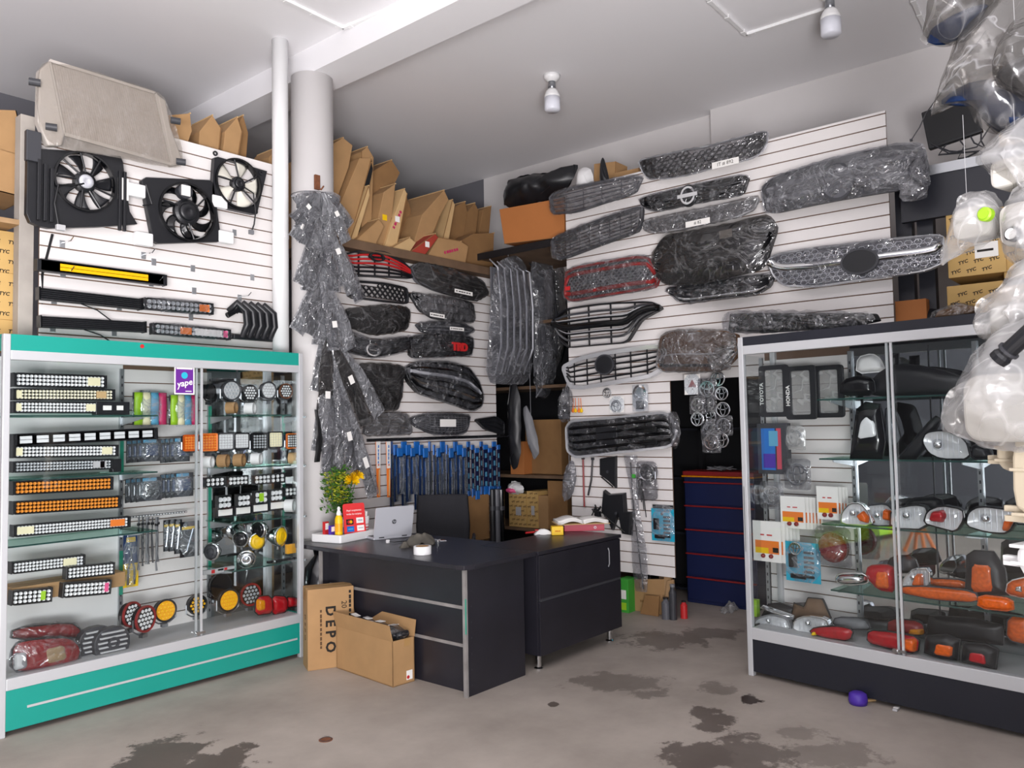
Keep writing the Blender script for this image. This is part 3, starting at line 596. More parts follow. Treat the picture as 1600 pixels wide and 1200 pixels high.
for (x, y, wp, hp, lab, tg) in [(336, 753, 30, 14, 'first mini light bar from the door joint, third shelf', ()), (372, 751, 31, 14, 'second mini light bar from the door joint, third shelf', ()), (410, 749, 25, 14, 'third mini light bar from the door joint, third shelf', ()), (434, 747, 22, 14, 'mini light bar next to the right post, third shelf', ()),
                                (351, 785, 20, 20, 'first cube light above the white labels', ()), (381, 782, 19, 19, 'second cube light above the white labels', ()), (408, 777, 19, 19, 'cube light with a lime sticker', ((.3, .7, 'lime'),)), (432, 774, 18, 18, 'fourth cube light above the white labels', ()), (457, 768, 24, 13, 'mini light bar beside the white roll', ())]:
    light_bar(lab, FCL, x-wp/2, y+1, x+wp/2, y-1, hp, -.13, 'led_white', tags=tg, group='mini lights on the third shelf', depth=.04)
for (x, y, lab) in [(352, 801, 'first'), (380, 798, 'second'), (407, 794, 'third'), (434, 790, 'fourth')]:
    lbox('mini_light_box', lab+' small black box with a blank white label below the cube lights', FCL, x-13, y-9, x+13, y+9, -.14, .05, 'black_plastic', group='mini light boxes', extra=lambda t, W, h: MB().box(-W*.42, W*.42, h*.2, h*.85, 0, .001).build('label_print', 'white_paper', t))
for (x, y, r, m, lab) in [(327, 722, 9, 'white', 'white paper roll under the orange square light'), (351, 720, 10, 'card', 'first kraft tube under the square lights'), (376, 719, 10, 'card', 'second kraft tube under the square lights'), (403, 717, 9, 'white', 'white roll under the scattered LED square light'), (461, 716, 9, 'card_pale', 'pale tube at the right end under the square lights'), (364, 637, 9, 'card', 'kraft tube under the grey round light'), (393, 638, 9, 'white', 'white tube under the black round light'), (455, 790, 10, 'white', 'white roll beside the fourth cube light')]:
    c = FCL.uv(x, y, -.12); rr_ = abs(FCL.uv(x, y-r, -.12)[1]-c[1]); t = thing('bracket_tube', lab, 'tube', FCL.M(c[0], c[1]-rr_, -.12), 'kraft tubes in the showcase')
    MB().ring(circ(rr_, 20), circ(rr_*.85, 20), -.04, .02, M=T(0, rr_, 0) @ RY(38)).build('sleeve', m, t, smooth=False); MB().ring(circ(rr_*1.02, 20), circ(rr_*.84, 20), .018, .022, M=T(0, rr_, 0) @ RY(38)).build('edge_band', 'card_dark' if m != 'white' else 'pale_grey', t)
# chrome headlamps on the fourth shelf
def chrome_lamp(label, px, py, rpx, face, yaw=0, w=-.13):
    c = FCL.uv(px, py, w); r = abs(FCL.uv(px, py-rpx, w)[1]-c[1]); t = thing('spot_lamp', label, 'lamp', FCL.M(c[0], c[1]-r-.02, w) @ RY(yaw), 'chrome spot lamps'); O = T(0, r+.02, 0)
    MB().lathe([(0, -r*1.5), (r*.45, -r*1.4), (r*.85, -r*.7), (r*1.0, -.01), (r*1.04, 0), (r*.94, .006)], 24, O).build('shell', 'chrome', t, smooth=True)
    MB().lathe([(r*.94, .004), (r*.6, .014), (0, .02)], 24, O).build('lens', face, t, smooth=True)
    MB().tube([(0, -r, -r*.4), (0, -r-.02, -r*.4)], .008, 8, M=O).build('stud', 'steel', t); 
    MB().ring(circ(r*.5, 16), circ(r*.42, 16), .014, .022, M=O).build('lens_ring', face, t)
for a in [('yellow lensed chrome spot lamp, smaller of the two', 402, 846, 14, 'yellow', -10), ('yellow lensed chrome spot lamp, larger of the two', 439, 838, 16, 'yellow', 20), ('chrome ball spot lamp below the yellow ones', 385, 874, 14, 'chrome', -35), ('black faced chrome lamp behind the yellow lamps', 376, 842, 13, 'black_gloss', -50), ('chrome lamp half hidden behind the door joint', 330, 862, 14, 'dark_grey', -60), ('chrome backed lamp turned away behind the yellow lamps', 403, 828, 14, 'black_gloss', -70)]: chrome_lamp(*a)
lbox('cube_lamp', 'small yellow cube lamp at the right post', FCL, 449, 849, 463, 866, -.12, .03, 'amber_lens', 'lamp')
for (a, lab) in [((318, 887, 350, 899), 'grey tube pack with a red dot'), ((340, 884, 367, 893), 'pale tube pack behind the red dotted one')]:
    lbox('tube_pack', lab, FCL, *a, -.14, .03, 'pale_grey', 'pack', extra=lambda t, W, h: MB().box(-W*.12, W*.05, h*.1, h*.9, 0, .001).build('dot_sticker', 'red', t))
lbox('black_strip', 'black strip lamp with bright ends lying on the lowest right shelf', FCL, 420, 870, 464, 881, -.14, .03, 'black_gloss', 'lamp', extra=lambda t, W, h: [MB().lathe([(.011, 0), (.009, .006), (0, .007)], 12, T(s*W*.32, h/2, 0)).build('reflector', 'chrome', t) for s in (-1, 1)])
for k, pts in enumerate([[(398, 962), (400, 932), (425, 930), (428, 958)], [(424, 962), (424, 930), (450, 932), (450, 956)], [(447, 950), (447, 932), (468, 934), (468, 948)]]):
    lamp_unit('tail_lamp', ('amber and red', 'bright red', 'small red')[k]+' tail lamp in the right corner of the case floor', 'tail lamp', FCL, pts, -.1-.02*k, .05, 'black_plastic', 'red_lens', [([(400, 955), (400, 936), (412, 935), (412, 954)], 'amber')] if k == 0 else [])
# middle section: hanging packs
def hook(fr, u, v, L=.14, parent=None):
    t = MB(); t.box(-.012, .012, -.02, .02, 0, .004); t.tube([(0, .005, .003), (0, 0, L*.8), (0, .012, L)], .0025, 6)
    return t
def cloth_pack(x0, y0, x1, y1, label):
    a = FCL.uv(x0, y1, -.3); b = FCL.uv(x1, y0, -.3); W = b[0]-a[0]; h = b[1]-a[1]; t = thing('cloth_pack', label, 'cloth pack', FCL.M((a[0]+b[0])/2, a[1], -.3), 'striped cloth packs')
    for i, m in enumerate(('lime', 'cream', 'sky', 'magenta')):
        MB().grid(lambda p, q: (-W/2+W*(i+p)/4, h*q, .012+.01*math.sin(math.pi*p)+.003*math.sin(9*q+i)), 6, 6).build('folded_cloth', m, t, smooth=True, solid=.006)
    MB().box(-W/2, W/2, 0, h, -.01, .004).build('backing_card', 'dark_grey', t); pillow([(-W/2-.006, -.01), (W/2+.006, -.01), (W/2+.006, h+.012), (-W/2-.006, h+.012)], .03, 0, 4, 36, .002, 20, x0).build('bag', 'blister', t, smooth=True)
    hook(FCL, 0, 0, .11).build('hook', 'steel', t, M=T(0, h+.0, -.11))
cloth_pack(208, 614, 259, 664, 'lime to magenta striped cloth pack beside the light bars'); cloth_pack(265, 618, 308, 664, 'lime to magenta striped cloth pack under the purple notice')
a = FCL.uv(272, 616, -.008); b = FCL.uv(303.5, 573.5, -.008); W = b[0]-a[0]; h = b[1]-a[1]
t = thing('payment_notice', 'purple payment notice with a blue dot stuck inside the glass door', 'notice', FCL.M(a[0]+W/2, a[1], -.006))
MB().box(-W/2, W/2, 0, h, 0, .001).build('sheet', 'white_paper', t); MB().box(-W/2+.008, W/2-.008, .008, h-.008, .001, .0015).build('purple_field', 'purple', t); MB().prism(circ(W*.16, 20, 0, h*.68), .0015, .002).build('blue_dot', 'cyan', t)
text('lettering', 'yape', W*.42, 'white_paper', t, T(0, h*.40, .002) @ RZ(12), shear=.2, bold=.001); MB().box(-W*.4, W*.4, h*.9, h*.95, .0015, .002).build('header_strip', 'white_paper', t); MB().box(W*.05, W*.35, h*.1, h*.13, .0015, .002).build('footer_strip', 'white_paper', t)
def packs(x0, y0, x1, y1, n, where, kind):
    a = FCL.uv(x0, y1, -.25); b = FCL.uv(x1, y0, -.25); W = b[0]-a[0]; h = b[1]-a[1]
    for k in range(n):
        f = k == n-1
        t = thing('blister_pack', (('frontmost' if f else ['rearmost', 'second from the back', 'third from the back', 'fourth'][k])+' dark blister pack on the '+where+' hook'), 'blister pack', FCL.M(a[0]+W*(.6 if f else .12+.1*k), a[1]+(.002*k), -.25-.10+.025*k) @ RY(0 if f else 42), 'blister packs in the showcase')
        w2 = W*.62 if f else W*.5
        MB().box(-w2/2, w2/2, 0, h, 0, .003).build('card', 'dark_grey', t); MB().box(-w2*.3, w2*.3, h*.25, h*.75, .003, .02).build('part_inside', 'blue_dark' if kind == 0 else 'black_gloss', t, bevel=.006)
        MB().box(-w2*.4, w2*.25, h*.84, h*.97, .003, .0036).build('header_print', 'sky', t); pillow([(-w2/2, 0), (w2/2, 0), (w2/2, h), (-w2/2, h)], .028, .003, 4, 30, .004, 30, k+x0).build('blister', 'blister', t, smooth=True)
packs(208, 687, 259, 724, 4, 'upper left', 0); packs(261, 685, 303, 724, 4, 'upper right', 0); packs(206, 746, 260, 787, 4, 'lower left', 1); packs(261, 739, 309, 780, 4, 'lower right', 0)
# tools on the lower slats
def card_pack(name, label, fr, x0, y0, x1, y1, w, mats, inner, group=None):
    a = fr.uv(x0, y1, w); b = fr.uv(x1, y0, w); W = b[0]-a[0]; h = b[1]-a[1]; t = thing(name, label, 'tool pack', fr.M(a[0]+W/2, a[1], w), group)
    for (f0, f1, m) in mats: MB().box(-W/2, W/2, h*f0, h*f1, 0, .003).build('card', m, t)
    inner(t, W, h); pillow([(-W/2, 0), (W/2, 0), (W/2, h), (-W/2, h)], .022, .003, 4, 30, .002, 30, x0).build('blister', 'blister', t, smooth=True); return t
def pliers(t, W, h):
    for s in (-1, 1): MB().tube([(s*W*.22, h*.05, .008), (s*W*.2, h*.35, .01), (s*W*.03, h*.55, .01), (-s*W*.1, h*.75, .01)], [.006, .006, .005, .002], 6).build('plier_handle', 'black_plastic', t)
    MB().box(-W*.3, W*.3, h*.86, h*.95, .003, .0036).build('header_print', 'yellow', t)
card_pack('pliers_pack', 'blue and yellow pliers pack on the slats of the showcase', FCL, 192, 834, 216, 919, -.3, [(0, .45, 'yellow'), (.45, 1, 'blue_dark')], pliers)
a = FCL.uv(202, 808, -.3); b = FCL.uv(291, 803, -.3)
t = thing('led_strip', 'thin LED strip across the slats above the cable ties', 'LED strip', FCL.M(a[0], a[1], -.3)); W = b[0]-a[0]
MB().box(0, W, -.006, .006, 0, .012).build('channel', 'black_plastic', t); mb = MB()
for i in range(20): mb.cb((W*(i+.5)/20, 0, .013), (W/30, .006, .003))
mb.build('leds', 'led_white', t)
for k in range(7):
    x = 218+k*5; a = FCL.uv(x, 808, -.28); b = FCL.uv(x+random.uniform(-2, 4), 893-random.uniform(0, 16), -.28)
    t = thing('cable_bundle', 'grey wire bundle %s in the hanging row beside the pliers' % ('first', 'second', 'third', 'fourth', 'fifth', 'sixth', 'seventh')[k], 'cable', FCL.M(a[0], b[1], -.29+.012*(k % 3)), 'wire bundles'); h = a[1]-b[1]; mb = MB()
    for j in range(4): mb.tube([(random.uniform(-.006, .006), h*(1-i/6), random.uniform(-.006, .006)+.004*math.sin(i+j)) for i in range(7)], .003, 5)
    mb.build('strands', ('mid_grey', 'dark_grey', 'grey')[k % 3], t); MB().tube([(-.008, h*.86, 0), (.008, h*.86, 0)], .009, 8).build('tie', 'black', t)
def blades(t, W, h):
    MB().tube([(-W*.2, h*.15, .01), (W*.15, h*.8, .01)], .006, 6).build('blade', 'steel', t); MB().box(-W*.4, W*.4, h*.78, h*.86, .003, .0036).build('header_print', 'yellow', t)
for k, (x0, y0, x1, y1) in enumerate(((255, 812, 266, 862), (263, 811, 275, 862), (272, 811, 284, 866), (281, 813, 311, 872))):
    card_pack('wiper_pack', '%s black and yellow pack on the hook under the blister packs' % ('first', 'second', 'third', 'widest')[k], FCL, x0, y0, x1, y1, -.33+.03*k, [(0, 1, 'black_plastic')], blades, 'black and yellow packs')
# ================================================================ above the teal showcase
def star(poly, c, n):
    """outline points of poly by angle around c"""
    out = []
    for k in range(n):
        a = 2*math.pi*k/n; d = (math.cos(a), math.sin(a)); best = 0
        for i in range(len(poly)):
            p, q = poly[i], poly[(i+1) % len(poly)]; ex, ey = q[0]-p[0], q[1]-p[1]; den = d[0]*ey-d[1]*ex
            if abs(den) < 1e-9: continue
            t = ((p[0]-c[0])*ey-(p[1]-c[1])*ex)/den; s = ((p[0]-c[0])*d[1]-(p[1]-c[1])*d[0])/den
            if t > 0 and -1e-6 <= s <= 1+1e-6: best = max(best, t)
        out.append((c[0]+d[0]*best, c[1]+d[1]*best))
    return out
def fan(label, pts, cx, cy, rpx, hubpx, nb, blade, hub, nst, curved=0., extra=None, rot=0):
    w = .06; p = FL.poly(pts, w); c0 = (sum(a for a, b in p)/len(p), min(b for a, b in p)); c = FL.uv(cx, cy, w); r = (abs(FL.uv(cx, cy-rpx, w)[1]-c[1])+abs(FL.uv(cx+rpx, cy, w)[0]-c[0]))/2; rh = abs(FL.uv(cx, cy-hubpx, w)[1]-c[1])
    t = thing('radiator_fan', label, 'radiator fan', FL.M(c0[0], c0[1], w), 'radiator fans'); q = local(p, c0); c = (c[0]-c0[0], c[1]-c0[1]); O = T(c[0], c[1], 0); N = 56
    MB().ring(star(ccw(q), c, N), [(c[0]+r*math.cos(2*math.pi*k/N), c[1]+r*math.sin(2*math.pi*k/N)) for k in range(N)], -.03, .012).build('shroud', 'black_plastic', t, bevel=.003)
    MB().ring(circ(r*1.05, 48), circ(r*.98, 48), -.02, .03, M=O).build('rim', 'black_gloss', t, smooth=False)
    for b in range(nb):
        a0 = 2*math.pi*b/nb+rot
        def bl(u, v):
            rr = rh*.8+(r*.95-rh*.8)*u; wd = (.30+.16*u)*(2*math.pi/nb)*1.25; a = a0+wd*(v-.5)+curved*u*u
            return (rr*math.cos(a), rr*math.sin(a), .006*(v-.5)*4-.006)
        MB().grid(bl, 8, 4, O).build('blade', blade, t, smooth=True, solid=.003)
    MB().lathe([(rh*1.25, -.02), (rh*1.25, .016), (rh*1.0, .026), (rh*.98, .022), (0, .028)], 32, O).build('motor', 'black_plastic', t, smooth=False)
    MB().lathe([(rh*.85, .022), (rh*.8, .034), (rh*.3, .038), (rh*.25, .034), (0, .036)], 28, O).build('hub_cap', hub, t, smooth=True)
    for k in range(nst):
        a = 2*math.pi*(k+.3)/nst; MB().tube([(rh*1.1*math.cos(a), rh*1.1*math.sin(a), .02), (r*1.02*math.cos(a+.15), r*1.02*math.sin(a+.15), .02)], .006, 6, M=O).build('strut', 'black_plastic', t)
    if extra: extra(t, c, r, q)
    return t
def ex1(t, c, r, q):
    us = [a for a, b in q]; vs = [b for a, b in q]; x0, x1, y0, y1 = min(us), max(us), min(vs), max(vs)
    for k in range(3): MB().box(x0+.05+.035*k, x0+.07+.035*k, y0+.04, y1-.14-.02*k, .01, .034).build('duct_rib', 'black_plastic', t, bevel=.003)
    for k in range(2): MB().box(c[0]+r+.02+.03*k, c[0]+r+.038+.03*k, y0+.06, y1-.1, .01, .03).build('duct_rib', 'black_plastic', t, bevel=.003)
    MB().box(x0-.01, x0+.07, y1-.16, y1+.02, -.01, .03).build('mounting_plate', 'dark_grey', t, bevel=.004); MB().box(c[0]+r+.02, c[0]+r+.085, y1-.28, y1-.14, .012, .02).build('paper_tag', 'white_paper', t)
    MB().tube([(c[0]-.02, c[1]-.02, .04), (c[0]-r*.5, c[1]-.05, .05), (c[0]-r*.95, c[1]-r*.35, .05), (c[0]-r*1.05, c[1]-r, .045), (c[0]-r*.9, y0+.0, .045)], .006, 6).build('cable', 'black', t)
    MB().cb((c[0]-r*.86, y0+.01, .045), (.05, .035, .03)).build('connector', 'pale_grey', t, bevel=.004)
def ex2(t, c, r, q):
    for (px, py) in ((212, 298), (224, 374), (352, 371), (342, 316)):
        u, v = FL.uv(px, py, .06); u -= t.matrix_world.translation.x; v -= t.matrix_world.translation.z; MB().cb((u, v, -.005), (.115, .085, .05)).build('foam_corner', 'white', t, bevel=.008)
    MB().lathe([(.05, 0), (.05, .05), (.03, .055)], 20, T(c[0]-.03, c[1]+.13, 0)).build('resistor', 'dark_grey', t); MB().cb((c[0]-.035, c[1]+.13, .06), (.06, .07, .01)).build('paper_tag', 'white_paper', t)
    MB().tube([(c[0]-r-.1, c[1]+.12, .03), (c[0]-r-.06, c[1]+.0, .03), (c[0]-r-.12, c[1]-.02, .03)], .005, 6).build('cable', 'black', t)
def ex3(t, c, r, q):
    MB().tube([(c[0]+.02, c[1]-.02, .04), (c[0]+r*.6, c[1]-r*.3, .04), (c[0]+r*.7, c[1]-r*1.1, .04), (c[0]+r*.65, c[1]-r*1.6, .035), (c[0]+r*.55, c[1]-r*1.9, .03)], .005, 6).build('cable', 'black', t)
    MB().cb((c[0]+r*.53, c[1]-r*1.95, .03), (.035, .03, .02)).build('connector', 'grey', t)
    for s, (a, b) in enumerate(((-1, 1), (1, .7), (.75, -1))): MB().ring(circ(.018, 12), circ(.008, 12), .012, .02, M=T(c[0]+a*r*1.05, c[1]+b*r*1.02, 0)).build('mounting_eye', 'black_plastic', t)
fan('largest radiator fan with a silver motor cap and ribbed black shroud', [(42, 232), (110, 236), (190, 245), (193, 270), (203, 340), (222, 350), (150, 355), (68, 357), (40, 345)], 132, 285, 45, 13, 7, 'black_plastic', 'silver', 9, .15, ex1)
fan('black radiator fan with sickle blades and white foam corners', [(219, 277), (332, 282), (345, 378), (239, 381), (228, 324)], 291, 332, 42, 16, 7, 'black_gloss', 'black_plastic', 3, .55, ex2)
fan('small radiator fan with cream white blades beside the pipe', [(334, 244), (416, 268), (400, 336), (352, 326), (330, 304)], 371, 288, 35, 9, 5, 'white_blade', 'black_plastic', 5, .1, ex3)
# radiator leaning above
w = .10; core = FL.poly([(77, 95), (242, 146), (267, 257), (100, 210)], w); c0 = core[3]
t = thing('radiator', 'large grey car radiator wrapped in film leaning on top of the slatwall', 'radiator', FL.M(c0[0], c0[1], w)); q = local(core, c0)
MB().prism(q, -.03, .0).build('core', 'radiator_fin', t)
def lerp(a, b, k): return (a[0]+(b[0]-a[0])*k, a[1]+(b[1]-a[1])*k)
mb = MB()
for k in range(1, 46): mb.tube([(*lerp(q[0], q[1], k/46), .001), (*lerp(q[3], q[2], k/46), .001)], .0016, 4)
o = mb.build('fin_rows', 'radiator_fin', t); o['kind'] = 'stuff'
for nm, a, b, rr in (('top_rail', q[0], q[1], .012), ('bottom_rail', q[3], q[2], .014), ('frame_edge', q[0], q[3], .008), ('frame_edge', q[1], q[2], .012)): MB().tube([(*a, .004), (*b, .004)], rr, 4, flat=.8).build(nm, 'aluminium_tank', t)
tl = local(FL.poly([(60, 110), (77, 95), (100, 210), (96, 228), (74, 228), (58, 190)], w), c0); MB().prism(tl, -.05, .012).build('side_tank', 'aluminium_tank', t, bevel=.01)
tr = local(FL.poly([(244, 147), (258, 158), (266, 200), (286, 256), (268, 260)], w), c0); MB().prism(tr, -.05, .012).build('side_tank', 'aluminium_tank', t, bevel=.01)
for (x, y) in ((52, 130), (78, 200), (272, 190), (280, 254)):
    u, v = FL.uv(x, y, w); MB().lathe([(.022, -.03), (.022, .03), (.014, .03), (.014, -.02)], 14, T(u-c0[0], v-c0[1], .02) @ RY(70)).build('hose_port', 'dark_grey', t)
wr = local(FL.poly([(56, 108), (76, 92), (246, 143), (262, 160), (290, 258), (262, 264), (150, 240), (80, 232), (56, 190)], w), c0)
pillow(wr, .03, .012, 7, 60, .01, 10, 3., back=.06, power=6).build('plastic_wrap', 'film_dull', t, smooth=True)
# bars on hooks
light_bar('long light bar with a yellow amber lens on the slatwall', FL, 59, 413, 260, 438, 17, .09, 'led_amber', rows=1, group='light bars on the slatwall', block=1)
def back_bar(label, x0, y0, x1, y1, hp):
    w = .09; a = FL.uv(x0, y0, w); b = FL.uv(x1, y1, w); h = abs(FL.uv(x0, y0+hp, w)[1]-a[1]); L = math.dist(a, b)
    t = thing('light_bar', label, 'light bar', FL.M((a[0]+b[0])/2, (a[1]+b[1])/2-h/2, w) @ RZ(math.degrees(math.atan2(b[1]-a[1], b[0]-a[0]))), 'light bars on the slatwall')
    MB().box(-L/2, L/2, 0, h, -.05, -.015).build('housing', 'black_plastic', t, bevel=.004)
    for k in range(6): MB().cb((0, h*(k+.5)/6, -.008), (L*.98, h*.07, .022)).build('cooling_fin', 'black_plastic', t)
    for s in (-1, 1): MB().box(s*L/2-.005, s*L/2+.005, -.003, h+.003, -.055, .006).build('end_cap', 'black_gloss', t, bevel=.002)
    MB().tube([(-L*.1, 0, -.02), (L*.05, -.03, -.01), (L*.2, -.09, -.01)], .004, 6).build('cable', 'black', t)
back_bar('upper black light bar hung back to front under the yellow bar', 62, 458, 221, 475, 19); back_bar('lower black light bar hung back to front just above the teal fascia', 64, 502, 228, 511, 18)
light_bar('film wrapped light bar with an orange tag, upper', FL, 227, 474, 333, 483, 17, .09, 'led_dim', tags=((.8, .96, 'orange'),), group='light bars on the slatwall', wr=True)
light_bar('film wrapped light bar with orange and white tags, lower', FL, 240, 513, 360, 523, 16, .09, 'led_dim', tags=((.32, .47, 'orange'), (.52, .9, 'white_paper'), (.92, .98, 'pink')), group='light bars on the slatwall', wr=True)
# intake manifold
w = .1; c = FL.uv(395, 533, w); t = thing('intake_manifold', 'ribbed black intake manifold at the right end of the slatwall', 'engine part', FL.M(c[0], c[1], w)); S = abs(FL.uv(395, 475, w)[1]-c[1])
for k in range(5):
    x = -.13+.055*k; MB().tube([(x-.05, S*.75, -.02), (x-.01, S*.97, .03), (x+.04, S*.75, .06), (x+.05, S*.4, .06), (x+.035, S*.08, .02)], [.02, .024, .026, .026, .02], 10).build('runner', 'black_plastic', t, smooth=True)
MB().box(-.16, .17, S*.02, S*.14, -.03, .02).build('flange', 'black_plastic', t, bevel=.006); MB().tube([(-.2, S*.62, 0), (-.12, S*.8, 0), (.16, S*.72, -.02)], .02, 10).build('plenum', 'black_plastic', t, smooth=True)
ORD = ['first', 'second', 'third', 'fourth', 'fifth', 'sixth', 'seventh', 'eighth', 'ninth', 'tenth', 'eleventh', 'twelfth', 'thirteenth']
def hooks(fr, pts, label, rod=True):
    first = None; group = label
    for i, (x, y) in enumerate(sorted(pts)):
        label = group+', %s from the left' % ORD[i]
        u, v = fr.uv(x, y, 0); M = fr.M(u, v-.02, 0)
        if first is None:
            t = thing('slatwall_hook', label, 'hook', M, group); MB().box(-.016, .016, 0, .045, .0, .004).build('clip', 'alu', t, bevel=.001)
            if rod: MB().tube([(0, .03, .004), (.01, .028, .10), (.015, .05, .13)], .003, 6).build('rod', 'chrome', t)
            first = t
        else: copy_tree(first, M, label)
hooks(FL, [(97, 382), (224, 400), (98, 428), (236, 443), (374, 466)], 'chrome rod hook in the slatwall above the teal showcase')
hooks(FL, [(301, 420), (303, 455), (394, 434), (366, 364), (186, 480), (84, 470), (178, 520), (82, 513), (298, 496), (240, 410)], 'empty clip in the slatwall above the teal showcase', False)
# storage rack behind the left edge
t = thing('storage_rack', 'wooden storage rack seen past the left edge of the slatwall', 'rack', (1.0, 5.25, 0))
MB().box(.74, .82, 0, 0.09, 0, 3.46).build('post', 'post_grey', t, bevel=.003); MB().box(-.6, -.52, .5, .58, 0, 3.3).build('post', 'wood', t)
zs = [at_y(20, y, 5.3).z for y in (520, 345)]
for z in [zs[0]-.04, zs[1], 1.3, .7]: MB().box(-.65, .74, .0, .6, z-.03, z).build('shelf', 'wood', t)
MB().tube([(.86, -.02, 2.15), (.85, -.05, 2.5), (.9, -.06, 2.75)], .008, 6).build('cable', 'black', t)
def rack_box(lab, x0, y0, x1, y1, yy, d, mat, tyc=True, open_=False, tilt=0):
    a = at_y(x0, y1, yy); b = at_y(x1, y0, yy); W = b.x-a.x; h = b.z-a.z
    t = carton('carton', lab, T((a.x+b.x)/2, yy+d/2, a.z) @ RY(tilt), W, d, h, mat, 'cartons on the left rack', tape=False, open_=open_)
    if tyc: tyc_print(t, W, h, T(0, -d/2-.001, h/2) @ RX(90), size=.03, step=(.10, .06), tilt=0)
    return t
rack_box('open brown carton on top of the left rack beside the radiator', -40, 185, 48, 244, 5.5, .35, 'card', False, True, -14)
rack_box('brown open carton second from the top on the left rack', -40, 244, 44, 292, 5.45, .4, 'card', False, True, 4)
rack_box('brown printed carton under the plank of the left rack', -40, 366, 42, 428, 5.4, .4, 'card_tyc'); rack_box('brown printed carton with black lettering, second row of the left rack', -40, 430, 40, 496, 5.38, .4, 'card_tyc'); rack_box('brown printed carton right above the teal showcase corner', -40, 502, 38, 540, 5.36, .4, 'card_tyc')
# cartons standing on the racks behind the slatwalls
LEDGE = at_y(600, 389, YS).z
def lean(label, pts, w, d, mat, zb=None, stripe=None, tag_=None, open_=False):
    p = ccw(FL.poly(pts, w)); vm = min(b for a, b in p)
    if zb is not None: p = [(a, zb+.002 if b < vm+.05 else b) for a, b in p]; vm = zb
    c = (sum(a for a, b in p)/len(p), vm); q = local(p, c); t = thing('long_carton', label, 'carton', FL.M(c[0], c[1], w), 'long cartons on top of the racks')
    MB().prism(q, -d, 0).build('body', mat, t, bevel=.004)
    e = max(range(len(q)), key=lambda i: q[i][1]); a, b = q[e], q[(e+1) % len(q)]
    MB().tube([(a[0], a[1], -d+.01), (a[0], a[1], .004)], .006, 5).build('flap_edge', 'card_pale' if mat.startswith('card') else mat, t)
    i0 = max(range(len(q)), key=lambda i: math.dist(q[i], q[(i+1) % len(q)])); a, b = q[i0], q[(i0+1) % len(q)]; MB().tube([(*a, .001), (*b, .001)], .004, 4).build('corner_fold', 'card_dark', t)
    cc = centroid(q)
    if tag_: MB().cb((cc[0], cc[1], .002), (.05, .05, .002)).build('label_print', tag_, t)
    if stripe: print_lines('pink_print', stripe[1], t, T(cc[0], cc[1], .002) @ RZ(stripe[2]), .2, .045, 1, 6)
    return t
for (lab, pts, w, d, mat) in [('small upright carton end beside the radiator', [(262, 180), (297, 177), (300, 205), (283, 228), (266, 222)], -.1, .3, 'card'), ('first leaning carton behind the slatwall near the small fan', [(309, 236), (312, 205), (332, 180), (345, 200), (338, 240)], -.15, .3, 'card'), ('second leaning carton behind the slatwall near the small fan', [(345, 240), (352, 205), (371, 183), (378, 205), (366, 246)], -.12, .3, 'card'), ('third leaning carton behind the slatwall near the small fan', [(366, 246), (372, 195), (380, 180), (388, 208), (382, 250)], -.2, .3, 'card_dark'), ('carton edge just left of the drain pipe', [(420, 262), (421, 245), (434, 230), (440, 262)], -.2, .3, 'card')]: lean(lab, pts, w, d, mat, 3.42)
t = thing('back_rack', 'dark rack standing behind the bright slatwall', 'rack', (1.95, 5.3, 0)); MB().box(0, 1.65, 0, .8, 3.38, 3.41).build('shelf', 'wood_dark', t)
for x in (.05, 1.5): MB().box(x, x+.06, .7, .76, 0, 3.38).build('post', 'wood_dark', t)
YB = MB().box(3.97, 6.0, 5.10, 6.2, LEDGE-.075, LEDGE).build('rack_board', 'wood_dark', bevel=.004); tag(YB, 'dark board along the top of the grille slatwall carrying cartons', 'shelf board')
